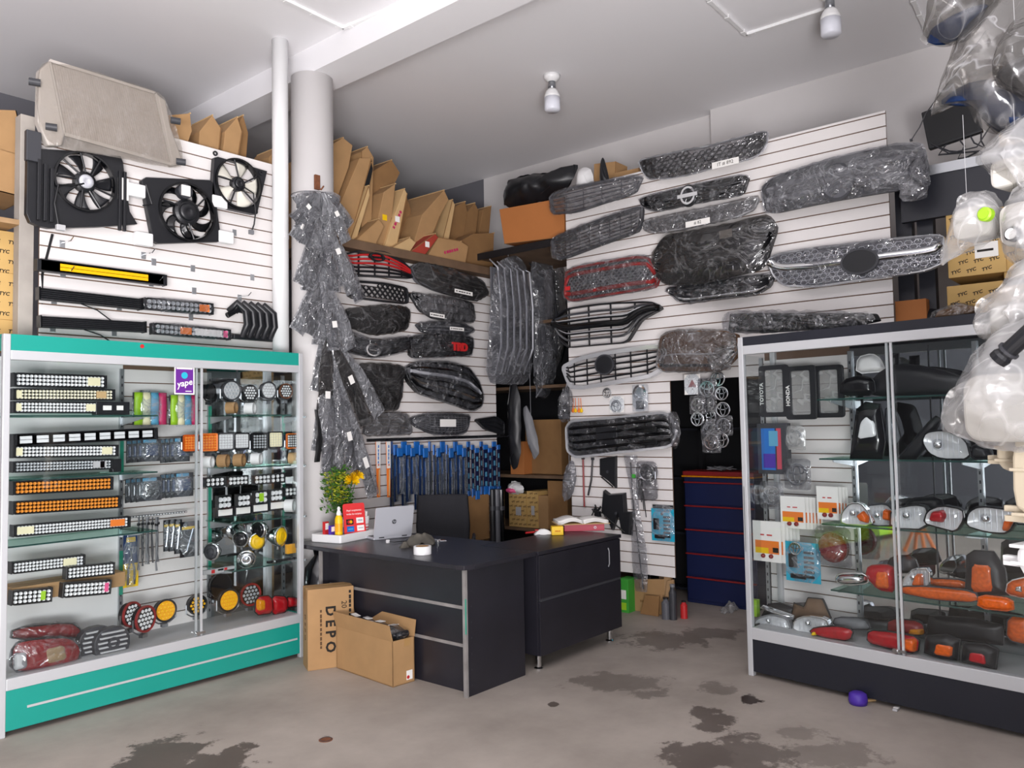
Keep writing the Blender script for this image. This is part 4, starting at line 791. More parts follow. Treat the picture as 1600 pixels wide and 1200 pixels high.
for (lab, pts, w, d, mat, st, tg) in [
    ('tall carton right behind the column', [(505, 330), (505, 235), (520, 225), (536, 215), (551, 227), (545, 261), (527, 310)], -.1, .5, 'card', None, None),
    ('slim carton leaning second from the column', [(527, 345), (527, 330), (562, 247), (580, 247), (545, 350)], -.05, .5, 'card', None, None), ('folded carton tip above the slim carton', [(563, 252), (565, 237), (574, 229), (584, 246), (578, 256)], -.12, .3, 'card', None, None),
    ('black wrapped strip between the leaning cartons', [(541, 352), (580, 252), (583, 264), (557, 355)], -.07, .5, 'black_gloss', None, None), ('thin brown carton leaning on the black strip', [(546, 362), (576, 290), (578, 305), (555, 368)], -.02, .5, 'card_pale', None, None),
    ('widest open carton in the middle of the rack top', [(565, 352), (582, 268), (612, 250), (625, 270), (617, 287), (594, 352)], -.25, .5, 'card_dark', None, None), ('carton with a white and a yellow sticker', [(583, 377), (592, 335), (600, 300), (618, 287), (612, 340), (600, 378)], -.05, .5, 'card', None, 'yellow'),
    ('carton with pink print leaning beside the stickers', [(600, 378), (617, 335), (632, 295), (636, 302), (618, 378)], -.02, .5, 'card_pale', ('', 'magenta', 62), 'white_paper'), ('dark brown carton behind the pink print', [(617, 372), (620, 330), (635, 305), (641, 325), (638, 372)], -.3, .4, 'card_dark', None, None),
    ('large curved carton leaning to the right', [(640, 380), (660, 335), (694, 297), (701, 312), (687, 338), (660, 385)], -.08, .5, 'card', None, None), ('thin carton behind the curved one', [(682, 372), (707, 312), (711, 320), (694, 376)], -.12, .5, 'card_pale', None, None),
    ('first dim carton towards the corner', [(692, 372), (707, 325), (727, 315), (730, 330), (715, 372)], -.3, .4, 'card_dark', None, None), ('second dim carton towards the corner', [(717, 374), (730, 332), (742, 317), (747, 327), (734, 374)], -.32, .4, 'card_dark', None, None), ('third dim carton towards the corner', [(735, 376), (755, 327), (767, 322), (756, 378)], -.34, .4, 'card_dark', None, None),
    ('flat red printed carton on the ledge', [(640, 392), (680, 365), (685, 371), (664, 398)], .06, .4, 'card_red', None, 'white_paper'), ('brown carton with pink lettering lying on the ledge', [(668, 400), (685, 371), (720, 377), (732, 385), (727, 408), (697, 406)], .04, .4, 'card', ('', 'magenta', 18), None), ('brown carton lying at the corner end of the ledge', [(717, 405), (722, 375), (740, 365), (772, 364), (770, 420)], -.1, .4, 'card_dark', None, None), ('crumpled flat carton on the ledge', [(610, 386), (640, 371), (650, 379), (640, 396)], .05, .3, 'card_pale', None, None), ('torn carton flap lying by the column end of the ledge', [(553, 374), (592, 342), (600, 354), (586, 380)], .03, .3, 'card', None, None)]:
    lean(lab, pts, w, d, mat, LEDGE, st, tg)
# ================================================================ bagged wiper strips hanging on the column
u, v = FL.uv(498, 283, .3)
t = thing('column_hook', 'rusty steel hook plate on the round column', 'hook', FL.M(u, v, .29)); MB().box(-.022, .022, -.06, .05, -.02, 0).build('plate', 'rust', t, bevel=.002); MB().tube([(0, -.05, 0), (0, -.07, .04), (0, -.05, .07)], .006, 8).build('prong', 'rust', t)
def strip(lab, x0, y0, x1, y1, wp, w, mat, core=True, seed=0):
    a = FL.uv(x0, y0, w); b = FL.uv(x1, y1, w); L = math.dist(a, b); wd = wp/1261*6.4; ang = math.degrees(math.atan2(b[0]-a[0], a[1]-b[1]))
    t = thing('bagged_strip', lab, 'bagged wiper', FL.M(a[0], a[1], w) @ RZ(ang), 'bagged strips hanging on the column'); rnd = random.Random(seed)
    ph = rnd.uniform(0, 6)
    def sh(p, q, off=0., k=1.):
        ww = wd*(.35+.65*min(1, q*2.2))*k; x = (p-.5)*ww; 
        return (x+.008*math.sin(3*q+ph), -L*q, off+.03*math.sin(math.pi*q*.9)+.010*noise.noise(Vector((x*40+seed, q*L*16, seed)))+.5*(p-.5)*(p-.5)*wd*-1)
    MB().grid(lambda p, q: sh(p, q, .010), 6, 14).build('bag', mat, t, smooth=True)
    if core:
        MB().grid(lambda p, q: sh(p, q*.97+.01, 0, .72), 3, 10).build('wiper', rnd.choice(['dark_grey', 'mid_grey', 'black_plastic']), t, smooth=True, solid=.006)
        if rnd.random() < .35: 
            q0 = rnd.uniform(.35, .8); z = sh(.5, q0, .016); MB().cb((z[0], z[1], z[2]+.004), (wd*.32, L*.07+.012, .002)).build('paper_tag', 'white_paper', t)
ORD = ['first', 'second', 'third', 'fourth', 'fifth', 'sixth', 'seventh', 'eighth', 'ninth', 'tenth', 'eleventh', 'twelfth', 'thirteenth']
sd = 0
for tier, org, tips, wp, mats in [
    ('top fan-shaped tier', (500, 302), [(460, 318), (457, 345), (460, 375), (474, 384), (488, 388), (503, 380), (519, 378), (531, 356), (541, 378), (529, 318), (547, 352)], 22, ('film_strip', 'film_thick')),
    ('second tier', (503, 352), [(468, 446), (482, 458), (501, 464), (521, 458), (541, 444), (563, 470), (551, 458)], 26, ('film_strip', 'film_thick')),
    ('third tier', (503, 440), [(461, 518), (478, 522), (499, 540), (521, 548), (546, 546)], 26, ('film_strip', 'film_thick')),
    ('fourth tier', (510, 525), [(494, 612), (507, 650), (592, 648), (572, 665), (544, 690)], 27, ('film_strip', 'film_smoke')),
    ('lowest tier', (512, 575), [(497, 705), (512, 740), (530, 745), (551, 735), (583, 775), (565, 745), (503, 690)], 25, ('film_strip', 'film_thick'))]:
    for k, (x, y) in enumerate(tips):
        sd += 1; strip('%s bagged grey strip from the left in the %s on the column' % (ORD[k], tier), org[0]+(x-org[0])*.12, org[1], x, y, wp, .27+.015*((k*3) % 5)+(.02 if tier[0] == 't' else 0), mats[k % 2], True, sd)
strip('curved black rubber strip hanging left of the bagged bunch', 492, 640, 494, 722, 10, .32, 'black', False, 91)
# ================================================================ grilles
def honey(poly, cell, bar, z0, z1, sx=1.6):
    """elongated honeycomb cells inside an outline"""
    mb = MB(); us = [a for a, b in poly]; vs = [b for a, b in poly]; j = 0; v = min(vs)
    while v < max(vs):
        u = min(us)+(j % 2)*cell*sx*.5
        while u < max(us):
            s = vspan(poly, u)
            if s and s[0]+cell*.45 < v < s[1]-cell*.45:
                H = [(u+cell*sx*.5*a, v+cell*.5*b) for a, b in ((.98, 0), (.5, .95), (-.5, .95), (-.98, 0), (-.5, -.95), (.5, -.95))]
                mb.ring(H, [(u+(a-u)*(1-bar), v+(b-v)*(1-bar*1.2)) for a, b in H], z0, z1)
            u += cell*sx
        v += cell*.82; j += 1
    return mb
def grille(label, fr, pts, w=.05, frame=('black_plastic', .014), depth=.045, nh=0, nv=0, bar=.006, bars='black_plastic', hexa=None, hexm='black_plastic', panel=None, emblem=None, wrap=None, plate=None, bow=.05, chromebar=None, extra=None, tail=None, wrapm=.012, hband=1., wrapd=.03, group='grilles hung on the slatwalls', frame_top=True):
    p0 = ccw(fr.poly(pts, w)); c = (sum(a for a, b in p0)/len(p0), min(b for a, b in p0)); q = resample(soft(local(p0, c)), 72)
    t = thing('car_grille', label, 'car grille', fr.M(c[0], c[1], w), group); us = [a for a, b in q]; u0, u1 = min(us), max(us); hw = (u1-u0)/2; uc = (u0+u1)/2
    def bend(v): return (v[0], v[1], v[2]+bow*(1-((v[0]-uc)/hw)**2)-bow*.6)
    fw = frame[1]; qi = inset(q, fw); qm = inset(q, fw*.5)
    if frame[0]: MB().ring(q, qi, -depth, .004, -.004).warp(bend).build('frame', frame[0], t, smooth=False, bevel=.002)
    if panel: MB().add(*(lambda m: (m.v, m.f))(pillow(qm, .0, -.012, 4, 48, smooth=0))).warp(bend).build('backing', panel, t, smooth=True)
    def bandpt(u, k):
        s = vspan(qm, u); return s[0]+(s[1]-s[0])*k if s else None
    for i in range(nh):
        k = (i+1)/(nh+1); line = []
        for j in range(25):
            u = u0+fw*.5+(u1-u0-fw)*j/24; v = bandpt(u, k)
            if v is not None: line.append((u, v, -.006))
        if len(line) > 3: MB().tube(line, bar*hband, 6, flat=1.6).warp(bend).build('bar', bars if not isinstance(bars, (list, tuple)) else bars[i % len(bars)], t)
    for i in range(nv):
        u = u0+(u1-u0)*(i+1)/(nv+1); s = vspan(qm, u)
        if s: MB().tube([(u, s[0], -.012), (u, (s[0]+s[1])/2, -.012), (u, s[1], -.012)], bar*.8, 4).warp(bend).build('upright', bars if isinstance(bars, str) else 'black_plastic', t)
    if hexa: honey(qi, hexa, .2, -.02, -.004).warp(bend).build('honeycomb_mesh', hexm, t)
    if chromebar:
        for (k, r, m) in chromebar:
            line = []
            for j in range(25):
                u = u0+fw+(u1-u0-2*fw)*j/24; v = bandpt(u, k)
                if v is not None: line.append((u, v, .004))
            MB().tube(line, r, 8, flat=.5).warp(bend).build('cross_bar', m, t, smooth=True)
    if emblem:
        ex, ey, rx, ry, kind, em = emblem; e = fr.uv(ex, ey, w+bow*.4); e1 = fr.uv(ex+rx, ey+ry, w+bow*.4); rx = abs(e1[0]-e[0]); ry = abs(e1[1]-e[1]); E = T(*bend((e[0]-c[0], e[1]-c[1], .012)))
        if kind == 'disc':
            mb = MB().prism(circ(rx, 28, ry=ry), -.02, .008); o = mb.build('emblem', em, t, bevel=.003, M=E); MB().ring(circ(rx*1.08, 28, ry=ry*1.08), circ(rx*.95, 28, ry=ry*.93), -.012, .012).build('emblem_ring', 'dark_grey' if em != 'chrome' else 'chrome', o)
        elif kind == 'ring':
            o = MB().ring(circ(rx, 28, ry=ry), circ(rx*.72, 28, ry=ry*.72), -.02, .01).build('emblem', em, t, bevel=.003, M=E); MB().tube([(-rx*.5, 0, -.005), (rx*.5, 0, -.005)], ry*.14, 6).build('emblem_bar', em, o); MB().prism(circ(rx*.8, 24, ry=ry*.8), -.02, -.014).build('emblem_back', 'black_plastic', o)
        elif kind == 'ringbar':
            o = MB().ring(circ(rx, 28, ry=ry), circ(rx*.75, 28, ry=ry*.75), -.004, .01).build('emblem', em, t, bevel=.002, M=E); MB().box(-rx*1.35, rx*1.35, -ry*.2, ry*.2, .004, .014).build('emblem_bar', em, o); MB().prism(circ(rx*1.2, 24, ry=ry*1.2), -.02, -.006).build('emblem_back', 'black_plastic', o)
    if plate:
        a = fr.uv(plate[0], plate[1], w+.03); b = fr.uv(plate[2], plate[3], w+.03); L = math.dist(a, b); m = bend(((a[0]+b[0])/2-c[0], (a[1]+b[1])/2-c[1], .014)); hgt = plate[4]/1261*6.4
        o = MB().box(-L/2, L/2, -hgt/2, hgt/2, 0, .001).build('price_strip', 'white_paper', t, M=T(m[0], m[1], m[2]+.012) @ RZ(math.degrees(math.atan2(b[1]-a[1], b[0]-a[0]))))
        if plate[5] == 'lines': print_lines('lettering', 'ink', o, T(0, 0, .0011), L*.85, hgt*.5, 1, 6)
        elif plate[5]: text('lettering', plate[5], hgt*.75, 'ink', o, T(0, 0, .0012))
    if extra: extra(t, q, bend, c)
    if wrap:
        z = inset(q, -wrapm)
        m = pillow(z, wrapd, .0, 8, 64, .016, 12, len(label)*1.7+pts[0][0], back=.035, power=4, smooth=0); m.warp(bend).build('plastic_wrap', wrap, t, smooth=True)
    if tail:
        tp = local(fr.poly(tail, w), c); pillow(tp, .03, .0, 6, 36, .03, 9, pts[0][0], back=.02, power=2).build('wrap_end', wrap or 'film', t, smooth=True)
    return t
def G(*a, **k): return grille(*a, **k)
def ends(fa, fb, m='black_gloss'):
    def f(t, q, bend, c):
        us = [a for a, b in q]; u0, u1 = min(us), max(us); W = u1-u0
        for a, b in ((u0+.004, u0+W*fa), (u1-W*fb, u1-.004)):
            lo = []; hi = []
            for j in range(7):
                u = a+(b-a)*j/6; s = vspan(q, u)
                if s: lo.append((u, s[0]+.006)); hi.append((u, s[1]-.006))
            MB().prism(lo+hi[::-1], -.014, -.006).warp(bend).build('end_panel', m, t)
    return f
# ---- on the right slatwall
G('honeycomb grille with a chrome outline and a price strip, topmost on the right wall', FR, [(993, 249), (1050, 239), (1110, 228), (1197, 201), (1195, 225), (1185, 240), (1168, 249), (1075, 275), (1040, 280), (1010, 279), (1000, 267)], .08, ('bright_trim', .008), .03, hexa=.035, hexm='black_gloss', extra=ends(.16, .13), wrap='film', wrapd=.012, wrapm=.004, plate=(1113, 260, 1155, 250, 10, 'IT # 892'))
G('slatted grey grille in loose film, upper left of the right wall', FR, [(856, 304), (895, 292), (1002, 272), (990, 302), (900, 332), (860, 334)], .12, ('mid_grey', .014), .04, nh=4, nv=4, bars='mid_grey', bar=.005, wrap='film', bow=.03)
G('black grille with a chrome ring badge under the topmost grille', FR, [(997, 310), (1062, 295), (1169, 271), (1160, 300), (1152, 305), (1025, 330), (1002, 322)], .07, ('black_gloss', .02), .04, nh=4, nv=3, bar=.010, bars='black_gloss', panel=None, wrap='film', wrapd=.014, emblem=(1076, 306, 12, 12, 'ringbar', 'chrome'), bow=.03)
G('beige filmed grille with a chrome lower lip and a price strip', FR, [(1002, 345), (1110, 325), (1186, 305), (1177, 327), (1150, 340), (1065, 359), (1020, 364), (1005, 357)], .08, ('bright_trim', .012), .03, panel='mid_grey', hexa=.022, hexm='grey', wrap='film_grey', wrapd=.012, plate=(1072, 352, 1110, 344, 9, '# 82'), bow=.03)
G('wide grey slatted grille with many uprights over the corner gap', FR, [(860, 372), (930, 345), (1002, 320), (1000, 345), (995, 362), (875, 406), (862, 400)], .12, ('dark_grey', .02), .05, nh=6, nv=8, bar=.0045, bars='dark_grey', wrap='film', wrapd=.012, bow=.02)
def ribs(n, m, r=.012):
    def f(t, q, bend, c):
        us = [a for a, b in q]; u0, u1 = min(us), max(us)
        for i in range(n):
            line = []
            for j in range(13):
                u = u0+.03+(u1-u0-.06)*j/12; s = vspan(q, u); k = (i+1)/(n+1)+.10*math.sin(3*j/12+i)
                if s: line.append((u, s[0]+(s[1]-s[0])*min(.94, max(.06, k)), .006))
            MB().tube(line, r, 6, flat=.6).warp(bend).build('moulded_rib', m, t, smooth=True)
    return f
G('big dark bumper insert in smoky film with a blank white label', FR, [(1015, 397), (1035, 370), (1100, 360), (1150, 350), (1197, 335), (1210, 352), (1190, 420), (1100, 442), (1040, 444), (1022, 427)], .14, ('black_plastic', .03), .06, panel='black_plastic', wrap='film_smoke', wrapd=.04, plate=(1125, 368, 1145, 364, 12, ''), extra=ribs(5, 'black_gloss'), bow=.06)
G('red and grey mesh grilles bundled in film', FR, [(882, 420), (1010, 397), (1027, 430), (1022, 450), (890, 472), (879, 462)], .12, ('red_dark', .02), .05, hexa=.028, hexm='grey', panel='dark_grey', wrap='film', wrapd=.02, chromebar=[(.2, .02, 'red_dark'), (.8, .018, 'red_dark')], bow=.03, extra=lambda t, q, b, c: MB().cb(b((min(a for a, _ in q)+.06, .12, .02)), (.05, .035, .004)).build('red_badge', 'red', t))
G('dark grille with a chrome lower lip below the big bumper insert', FR, [(1036, 452), (1060, 447), (1190, 430), (1207, 428), (1201, 447), (1180, 460), (1067, 474)], .09, ('black_gloss', .02), .05, panel='black_gloss', wrap='film', wrapd=.02, chromebar=[(.12, .012, 'chrome')], extra=ribs(3, 'black_plastic'), bow=.03)
G('boat shaped black grille with chrome edged bars and open slots', FR, [(855, 501), (882, 482), (945, 474), (1015, 470), (1032, 480), (1000, 500), (980, 536), (935, 540), (887, 544), (872, 532)], .10, ('black_plastic', .01), .05, nh=5, nv=4, bar=.010, bars=['steel', 'black_plastic'], bow=.07, chromebar=[(.5, .03, 'black_gloss'), (.7, .006, 'bright_trim'), (.35, .006, 'bright_trim')])
G('grille with a broad silver frame and a round badge hole', FR, [(872, 572), (905, 557), (960, 547), (1032, 536), (1035, 577), (1012, 592), (910, 609), (887, 607)], .09, ('bright_trim', .034), .05, nh=4, nv=6, bar=.008, bow=.05, emblem=(946, 570, 14, 14, 'disc', 'black_plastic'))
G('brown boxed grille in film jutting out above the doorway', FR, [(1026, 572), (1030, 527), (1052, 517), (1145, 517), (1151, 550), (1124, 580), (1036, 580)], .18, ('brown', .02), .1, panel='brown', wrap='film_grey', wrapd=.03, chromebar=[(.42, .006, 'silver'), (.12, .012, 'black_plastic')], tail=[(1105, 545), (1143, 540), (1146, 572), (1126, 582), (1106, 572)], bow=.02)
def blk(t, q, bend, c):
    us = [a for a, b in q]; vs = [b for a, b in q]; uc = min(us)+(max(us)-min(us))*.42; vc = (min(vs)+max(vs))/2
    MB().cb(bend((uc, vc, 0)), (.22, .15, .02)).build('badge_panel', 'black_plastic', t, bevel=.01)
    for k in (-.35, .3): MB().prism(rrect(.30, .05, .02, 3), -.006, .004, T(*bend((uc+.33, vc+k*.16, .004)))).build('slot_bar', 'black_gloss', t, bevel=.003)
G('hexagonal grille with a thick chrome border and black bars', FR, [(880, 667), (890, 656), (965, 650), (1040, 642), (1050, 655), (1057, 677), (1047, 700), (965, 709), (897, 717), (882, 705)], .09, ('bright_trim', .022), .06, nh=4, nv=3, bar=.014, bars='black_gloss', panel='black', wrap='film', wrapd=.006, wrapm=-.02, extra=blk, bow=.04, tail=[(1042, 640), (1058, 646), (1064, 690), (1052, 704), (1048, 690)])
G('largest grille bundle in grey shiny film reaching past the slatwall edge', FR, [(1187, 290), (1209, 276), (1275, 257), (1340, 240), (1400, 226), (1439, 224), (1446, 254), (1440, 288), (1394, 296), (1300, 313), (1209, 330), (1194, 329)], .14, ('dark_grey', .04), .08, hexa=.03, hexm='grey', panel='dark_grey', wrap='film_thick', wrapd=.03, emblem=(1310, 285, 26, 22, 'disc', 'mid_grey'), chromebar=[(.72, .02, 'grey'), (.3, .02, 'grey')], tail=[(1418, 240), (1440, 228), (1454, 262), (1450, 306), (1414, 320), (1400, 300)], bow=.05)
G('long chrome grille with an oval badge and honeycomb above the black showcase', FR, [(1194, 404), (1219, 394), (1366, 376), (1475, 363), (1473, 410), (1444, 424), (1350, 438), (1275, 449), (1222, 447), (1205, 430)], .12, ('bright_trim', .012), .05, hexa=.036, hexm='silver', panel='mid_grey', bow=.05, emblem=(1344, 409, 29, 15, 'disc', 'black_plastic'), chromebar=[(.55, .03, 'chrome')], wrap='film', wrapd=.012, wrapm=.004)
# ---- on the left slatwall by the corner
red3 = ['black_plastic', 'black_plastic', 'red', 'red', 'red', 'black_plastic']
G('black grille with red bars and a badge ring, top left by the column', FL, [(536, 396), (565, 390), (600, 393), (630, 408), (648, 421), (650, 435), (600, 434), (554, 431), (541, 412)], .08, ('black_plastic', .014), .05, nh=5, nv=4, bar=.009, bars=['black_plastic', 'black_plastic', 'red', 'red', 'red'], emblem=(588, 402, 12, 9, 'ring', 'black_plastic'), bow=.05)
G('black honeycomb lower grille under the red barred one', FL, [(551, 437), (600, 442), (638, 449), (642, 460), (641, 475), (600, 472), (549, 465)], .08, ('black_plastic', .014), .04, hexa=.035, bow=.04)
G('black bumper insert with a row of slots under the honeycomb grille', FL, [(542, 484), (600, 478), (637, 481), (645, 487), (639, 513), (610, 520), (578, 523), (541, 505)], .08, ('black_gloss', .02), .05, panel='black_gloss', nh=2, nv=6, bar=.008, bars='black_gloss', wrap='film_smoke', wrapd=.02, bow=.05)
G('black v shaped grille with a bright round badge near the bagged strips', FL, [(546, 517), (570, 533), (610, 530), (647, 525), (647, 543), (615, 553), (581, 559), (549, 549)], .09, ('black_gloss', .016), .05, panel='black_plastic', nh=2, bars='black_gloss', emblem=(582, 547, 12, 11, 'ring', 'chrome'), wrap='film', wrapd=.014, bow=.04)
G('tall dark slatted grille in smoky film above the wire mesh one', FL, [(560, 570), (600, 570), (634, 573), (631, 610), (622, 640), (591, 640), (572, 625)], .08, ('dark_grey', .014), .04, nh=6, nv=4, bar=.009, bars='dark_grey', panel='black_plastic', wrap='film_smoke', wrapd=.02, bow=.03)
G('flat grey grille sheet right above the orange wipers', FL, [(576, 648), (610, 646), (637, 647), (646, 677), (610, 679), (570, 680)], .08, ('grey', .014), .03, nh=4, nv=3, bars='grey', wrap='film_grey', wrapd=.012, bow=.02)
G('brownish grille in crinkled film with a white strip, top right by the corner', FL, [(645, 416), (658, 410), (710, 424), (757, 439), (768, 458), (743, 470), (700, 460), (679, 453), (655, 440)], .10, ('mid_grey', .02), .05, nh=4, bars='grey', panel='dark_grey', wrap='film_smoke', wrapd=.02, plate=(709, 454, 737, 460, 7, 'lines'), bow=.04)
G('dark bar grille in torn film with a strip, below the brownish one', FL, [(645, 456), (663, 461), (700, 465), (743, 474), (745, 503), (710, 502), (679, 498), (660, 485)], .09, ('black_plastic', .014), .05, nh=2, nv=9, bar=.009, bars='black_gloss', panel='mid_grey', wrap='film_grey', wrapd=.02, plate=(671, 491, 694, 495, 7, 'lines'), bow=.04)
G('narrow crushed grille in film above the red lettering', FL, [(653, 505), (690, 503), (722, 506), (745, 514), (730, 524), (690, 522), (663, 519)], .08, ('dark_grey', .012), .04, nh=2, bars='grey', panel='dark_grey', wrap='film', wrapd=.02, plate=(702, 513, 724, 515, 6, 'lines'), bow=.03)
def trd(t, q, bend, c):
    a = FL.uv(717, 543, .11); text('red_lettering', 'TRD', .10, 'red', t, T(a[0]-c[0], a[1]-c[1], .035), extrude=.008, bold=.004)
G('black grille with bold red lettering near the corner', FL, [(645, 524), (690, 522), (741, 527), (742, 540), (738, 555), (690, 558), (645, 559)], .09, ('black_gloss', .014), .05, nh=4, nv=5, bars='black_gloss', panel='black', wrap='film', wrapd=.014, extra=trd, bow=.03)
G('stacked chrome barred grille slanting down to the corner', FL, [(637, 574), (653, 565), (700, 567), (733, 575), (752, 598), (760, 618), (757, 634), (738, 642), (700, 630), (658, 615), (645, 598)], .10, ('black_gloss', .016), .06, nh=5, nv=2, bar=.016, bars=['black_gloss', 'chrome', 'black_gloss', 'silver', 'black_gloss'], panel='dark_grey', wrap='film', wrapd=.02, bow=.06)
G('oval grey mesh grille with a white plate above the blue wipers', FL, [(641, 655), (663, 647), (700, 646), (738, 650), (736, 664), (730, 675), (711, 680), (674, 678), (653, 667)], .09, ('dark_grey', .012), .04, nh=7, nv=16, bar=.004, bars='grey', panel='dark_grey', wrap='film', wrapd=.012, plate=(686, 661, 711, 661, 13, ''), bow=.04)
G('dim dark grille edge under the slanting chrome one at the corner', FL, [(745, 655), (775, 650), (790, 660), (790, 680), (760, 672)], .08, ('black_plastic', .012), .04, nh=2, panel='black_plastic', bow=.02)
# ---- wiper blades in blue sleeves
v0 = FL.uv(700, 690, .1)[1]
t = thing('wiper_rail', 'black hook rail carrying the blue wiper sleeves', 'rail', FL.M(FL.uv(575, 690, .02)[0], v0, .0)); Lr = FL.uv(786, 690, .02)[0]-FL.uv(575, 690, .02)[0]
MB().box(0, Lr, .02, .045, 0, .02).build('rail', 'black_plastic', t)
for k in range(12): MB().tube([(Lr*(k+.5)/12, .03, .02), (Lr*(k+.5)/12, .03, .14), (Lr*(k+.5)/12, .045, .16)], .004, 6).build('hook_rod', 'black_plastic', t)
WN = 26
for k in range(WN):
    f = k/(WN-1); x = 612+f*168; big = k > 17; bot = (796 - 12*(k % 3) if k < 8 else 782-7*(k % 2)) if not big else (775-3*(k % 2) if k < 21 else 768)
    w = .07+.035*(k % 3); top = FL.uv(x, 690+(k % 3)*5, w); b = FL.uv(x, bot, w); h = top[1]-b[1]; wd = .078 if not big else .074
    t = thing('wiper_sleeve', ('wiper blade in a blue topped clear sleeve, %s from the left on the rail' % (ORD+['fourteenth', 'fifteenth', 'sixteenth', 'seventeenth', 'eighteenth'])[k]) if k < 18 else ('hybrid wiper in a dark blue windowed sleeve, %s from the right end of the rail' % ORD[WN-1-k]), 'wiper blade', FL.M(b[0], b[1], w) @ RY(24+random.uniform(-14, 14)), 'blue wiper sleeves')
    MB().box(-wd/2, wd/2, h*(.82 if not big else .9), h, -.006, .006).build('header', 'blue', t, bevel=.002)
    MB().box(-wd/2, wd/2, 0, h*(.82 if not big else .9), -.004, .0).build('sleeve', 'blue_dark' if not big else 'navy', t)
    if not big:
        MB().tube([(0, h*.04, .008), (wd*.1, h*.4, .012), (0, h*.8, .008)], .006, 6).build('blade', 'black', t); MB().box(-wd*.25, wd*.25, h*.45, h*.75, .001, .002).build('blue_print', 'blue', t)
        MB().box(-wd/2, wd/2, 0, h*.8, .014, .0145).build('clear_front', 'blister', t)
    else:
        for j in range(4): MB().box(-wd*.2, wd*.2, h*(.12+.2*j), h*(.22+.2*j), .001, .003).build('window', 'sky', t)
        MB().box(-wd/2, wd/2, -.03, .05, -.006, .006).build('end_cap', 'blue', t, bevel=.003)
for k, (x, lab) in enumerate(((588, 'left'), (604, 'right'))):
    w = .15; a = FL.uv(x, 690, w); b = FL.uv(x+4, 777, w); h = a[1]-b[1]; t = thing('wiper_pack', lab+' white and orange wiper pack at the rail end', 'wiper blade', FL.M(b[0], b[1], w) @ RY(12), 'orange wiper packs')
    MB().prism([(-.018, 0), (.018, 0), (.026, h), (-.03, h)], -.006, .0).build('card', 'orange', t); MB().prism([(-.024, h*.52), (.023, h*.52), (.0265, h*1.001), (-.0305, h*1.001)], .0, .001).build('white_print', 'white_paper', t)
    MB().tube([(-.006, h*.03, .006), (0, h*.5, .008)], .006, 6).build('blade', 'card_pale', t); print_lines('lettering', 'blue', t, T(-.002, h*.78, .0015) @ RZ(88), h*.35, .022, 1, 5); MB().prism(circ(.008, 12, 0, h*.58), .001, .002).build('logo_dot', 'red', t)
mb = MB()
# ---- hanging bagged grilles at the corner and rack top clutter
def hang(lab, pts, w, bars, filmm, barm='silver', fr=FL, n=6):
    p = ccw(fr.poly(pts, w)); c = (sum(a for a, b in p)/len(p), min(b for a, b in p)); q = local(p, c); t = thing('bagged_grille', lab, 'car grille', fr.M(c[0], c[1], w), 'bagged grilles hanging at the corner')
    us = [a for a, b in q]; vs = [b for a, b in q]; u0, u1, v0, v1 = min(us), max(us), min(vs), max(vs)
    for k in range(bars):
        f = k/max(1, bars-1); x = u0+(u1-u0)*(.3+.6*f); MB().tube([(x-.10*(1-f)-.02, v1*.93-.03*f, -.01), (x-.02, v1*.88, .0+.01*k), (x+.02, v1*.6, .01*k), (x+.01, v1*.28, .01*k), (x-.08, v1*.08, 0)], [.008, .012, .013, .013, .008], 7, flat=.6).build('chrome_bar', barm, t, smooth=True)
    MB().box(u0+(u1-u0)*.15, u0+(u1-u0)*.6, v1*.1, v1*.88, -.03, -.015).build('grille_back', 'mid_grey' if barm != 'black_gloss' else 'black_plastic', t, bevel=.01)
    for k in range(3): MB().cb((u0+(u1-u0)*.5, v1*(.3+.2*k), -.005), (.05, .035, .02)).build('clip_tab', 'dark_grey', t)
    pillow(inset(q, -.01), .07, 0, 9, 56, .022, 9, pts[0][0]*.3, back=.05, power=3).build('bag', filmm, t, smooth=True); MB().tube([((u0+u1)/2, v1-.02, 0), ((u0+u1)/2, v1+.05, -.03)], .004, 6).build('string', 'grey', t)
hang('bag holding a stack of curved chrome grille bars at the corner', [(769, 449), (778, 412), (795, 402), (812, 401), (825, 425), (832, 520), (832, 575), (822, 599), (790, 600), (760, 596), (765, 520)], .28, 6, 'film_thick')
hang('narrow dark bagged grille hanging right of the chrome one', [(827, 410), (845, 400), (862, 408), (868, 470), (858, 540), (872, 585), (850, 610), (834, 590), (836, 500)], .22, 2, 'film_thick', 'dark_grey')
hang('black strip bagged beside the corner end of the right wall', [(866, 412), (880, 408), (884, 470), (880, 545), (868, 580), (864, 500)], .15, 2, 'film_grey', 'black_gloss')
hang('small bag with a bright part below the narrow dark one', [(838, 572), (860, 566), (866, 596), (852, 626), (836, 612)], .2, 1, 'film')
hang('empty looking clear bag hanging under the silver framed grille', [(878, 610), (890, 606), (896, 628), (884, 660), (872, 652)], .12, 0, 'film', fr=FR)
# ================================================================ desk and what stands on it
DZ = .755
desk = thing('office_desk', 'black laminate desk with worn grey edging in the middle of the shop', 'desk', (3.41, 3.25, 0))
top = [(-.045, 1.64), (-.045, .03), (-.03, -.02), (.03, -.045), (.60, -.045), (.60, .42), (.80, .46), (.80, 1.64)]
MB().prism(top, DZ-.028, DZ).build('worktop', 'desk_black', desk, bevel=.004)
MB().box(.012, .53, 0, .02, .0, DZ-.028).build('side_panel', 'desk_black', desk, bevel=.002)
e = MB().box(-.004, .012, -.004, .022, 0, DZ-.028).build('edge_strip', 'desk_edge', desk); MB().box(-.0055, .0, -.0055, .0, .36, .56).build('teal_patch', 'teal_edge', e)
for k, (z0, z1) in enumerate(((.0, .255), (.275, .475), (.495, DZ-.03))): MB().box(.07, .088, .02, 1.36, z0, z1).build('front_board', 'desk_black', desk, bevel=.001)
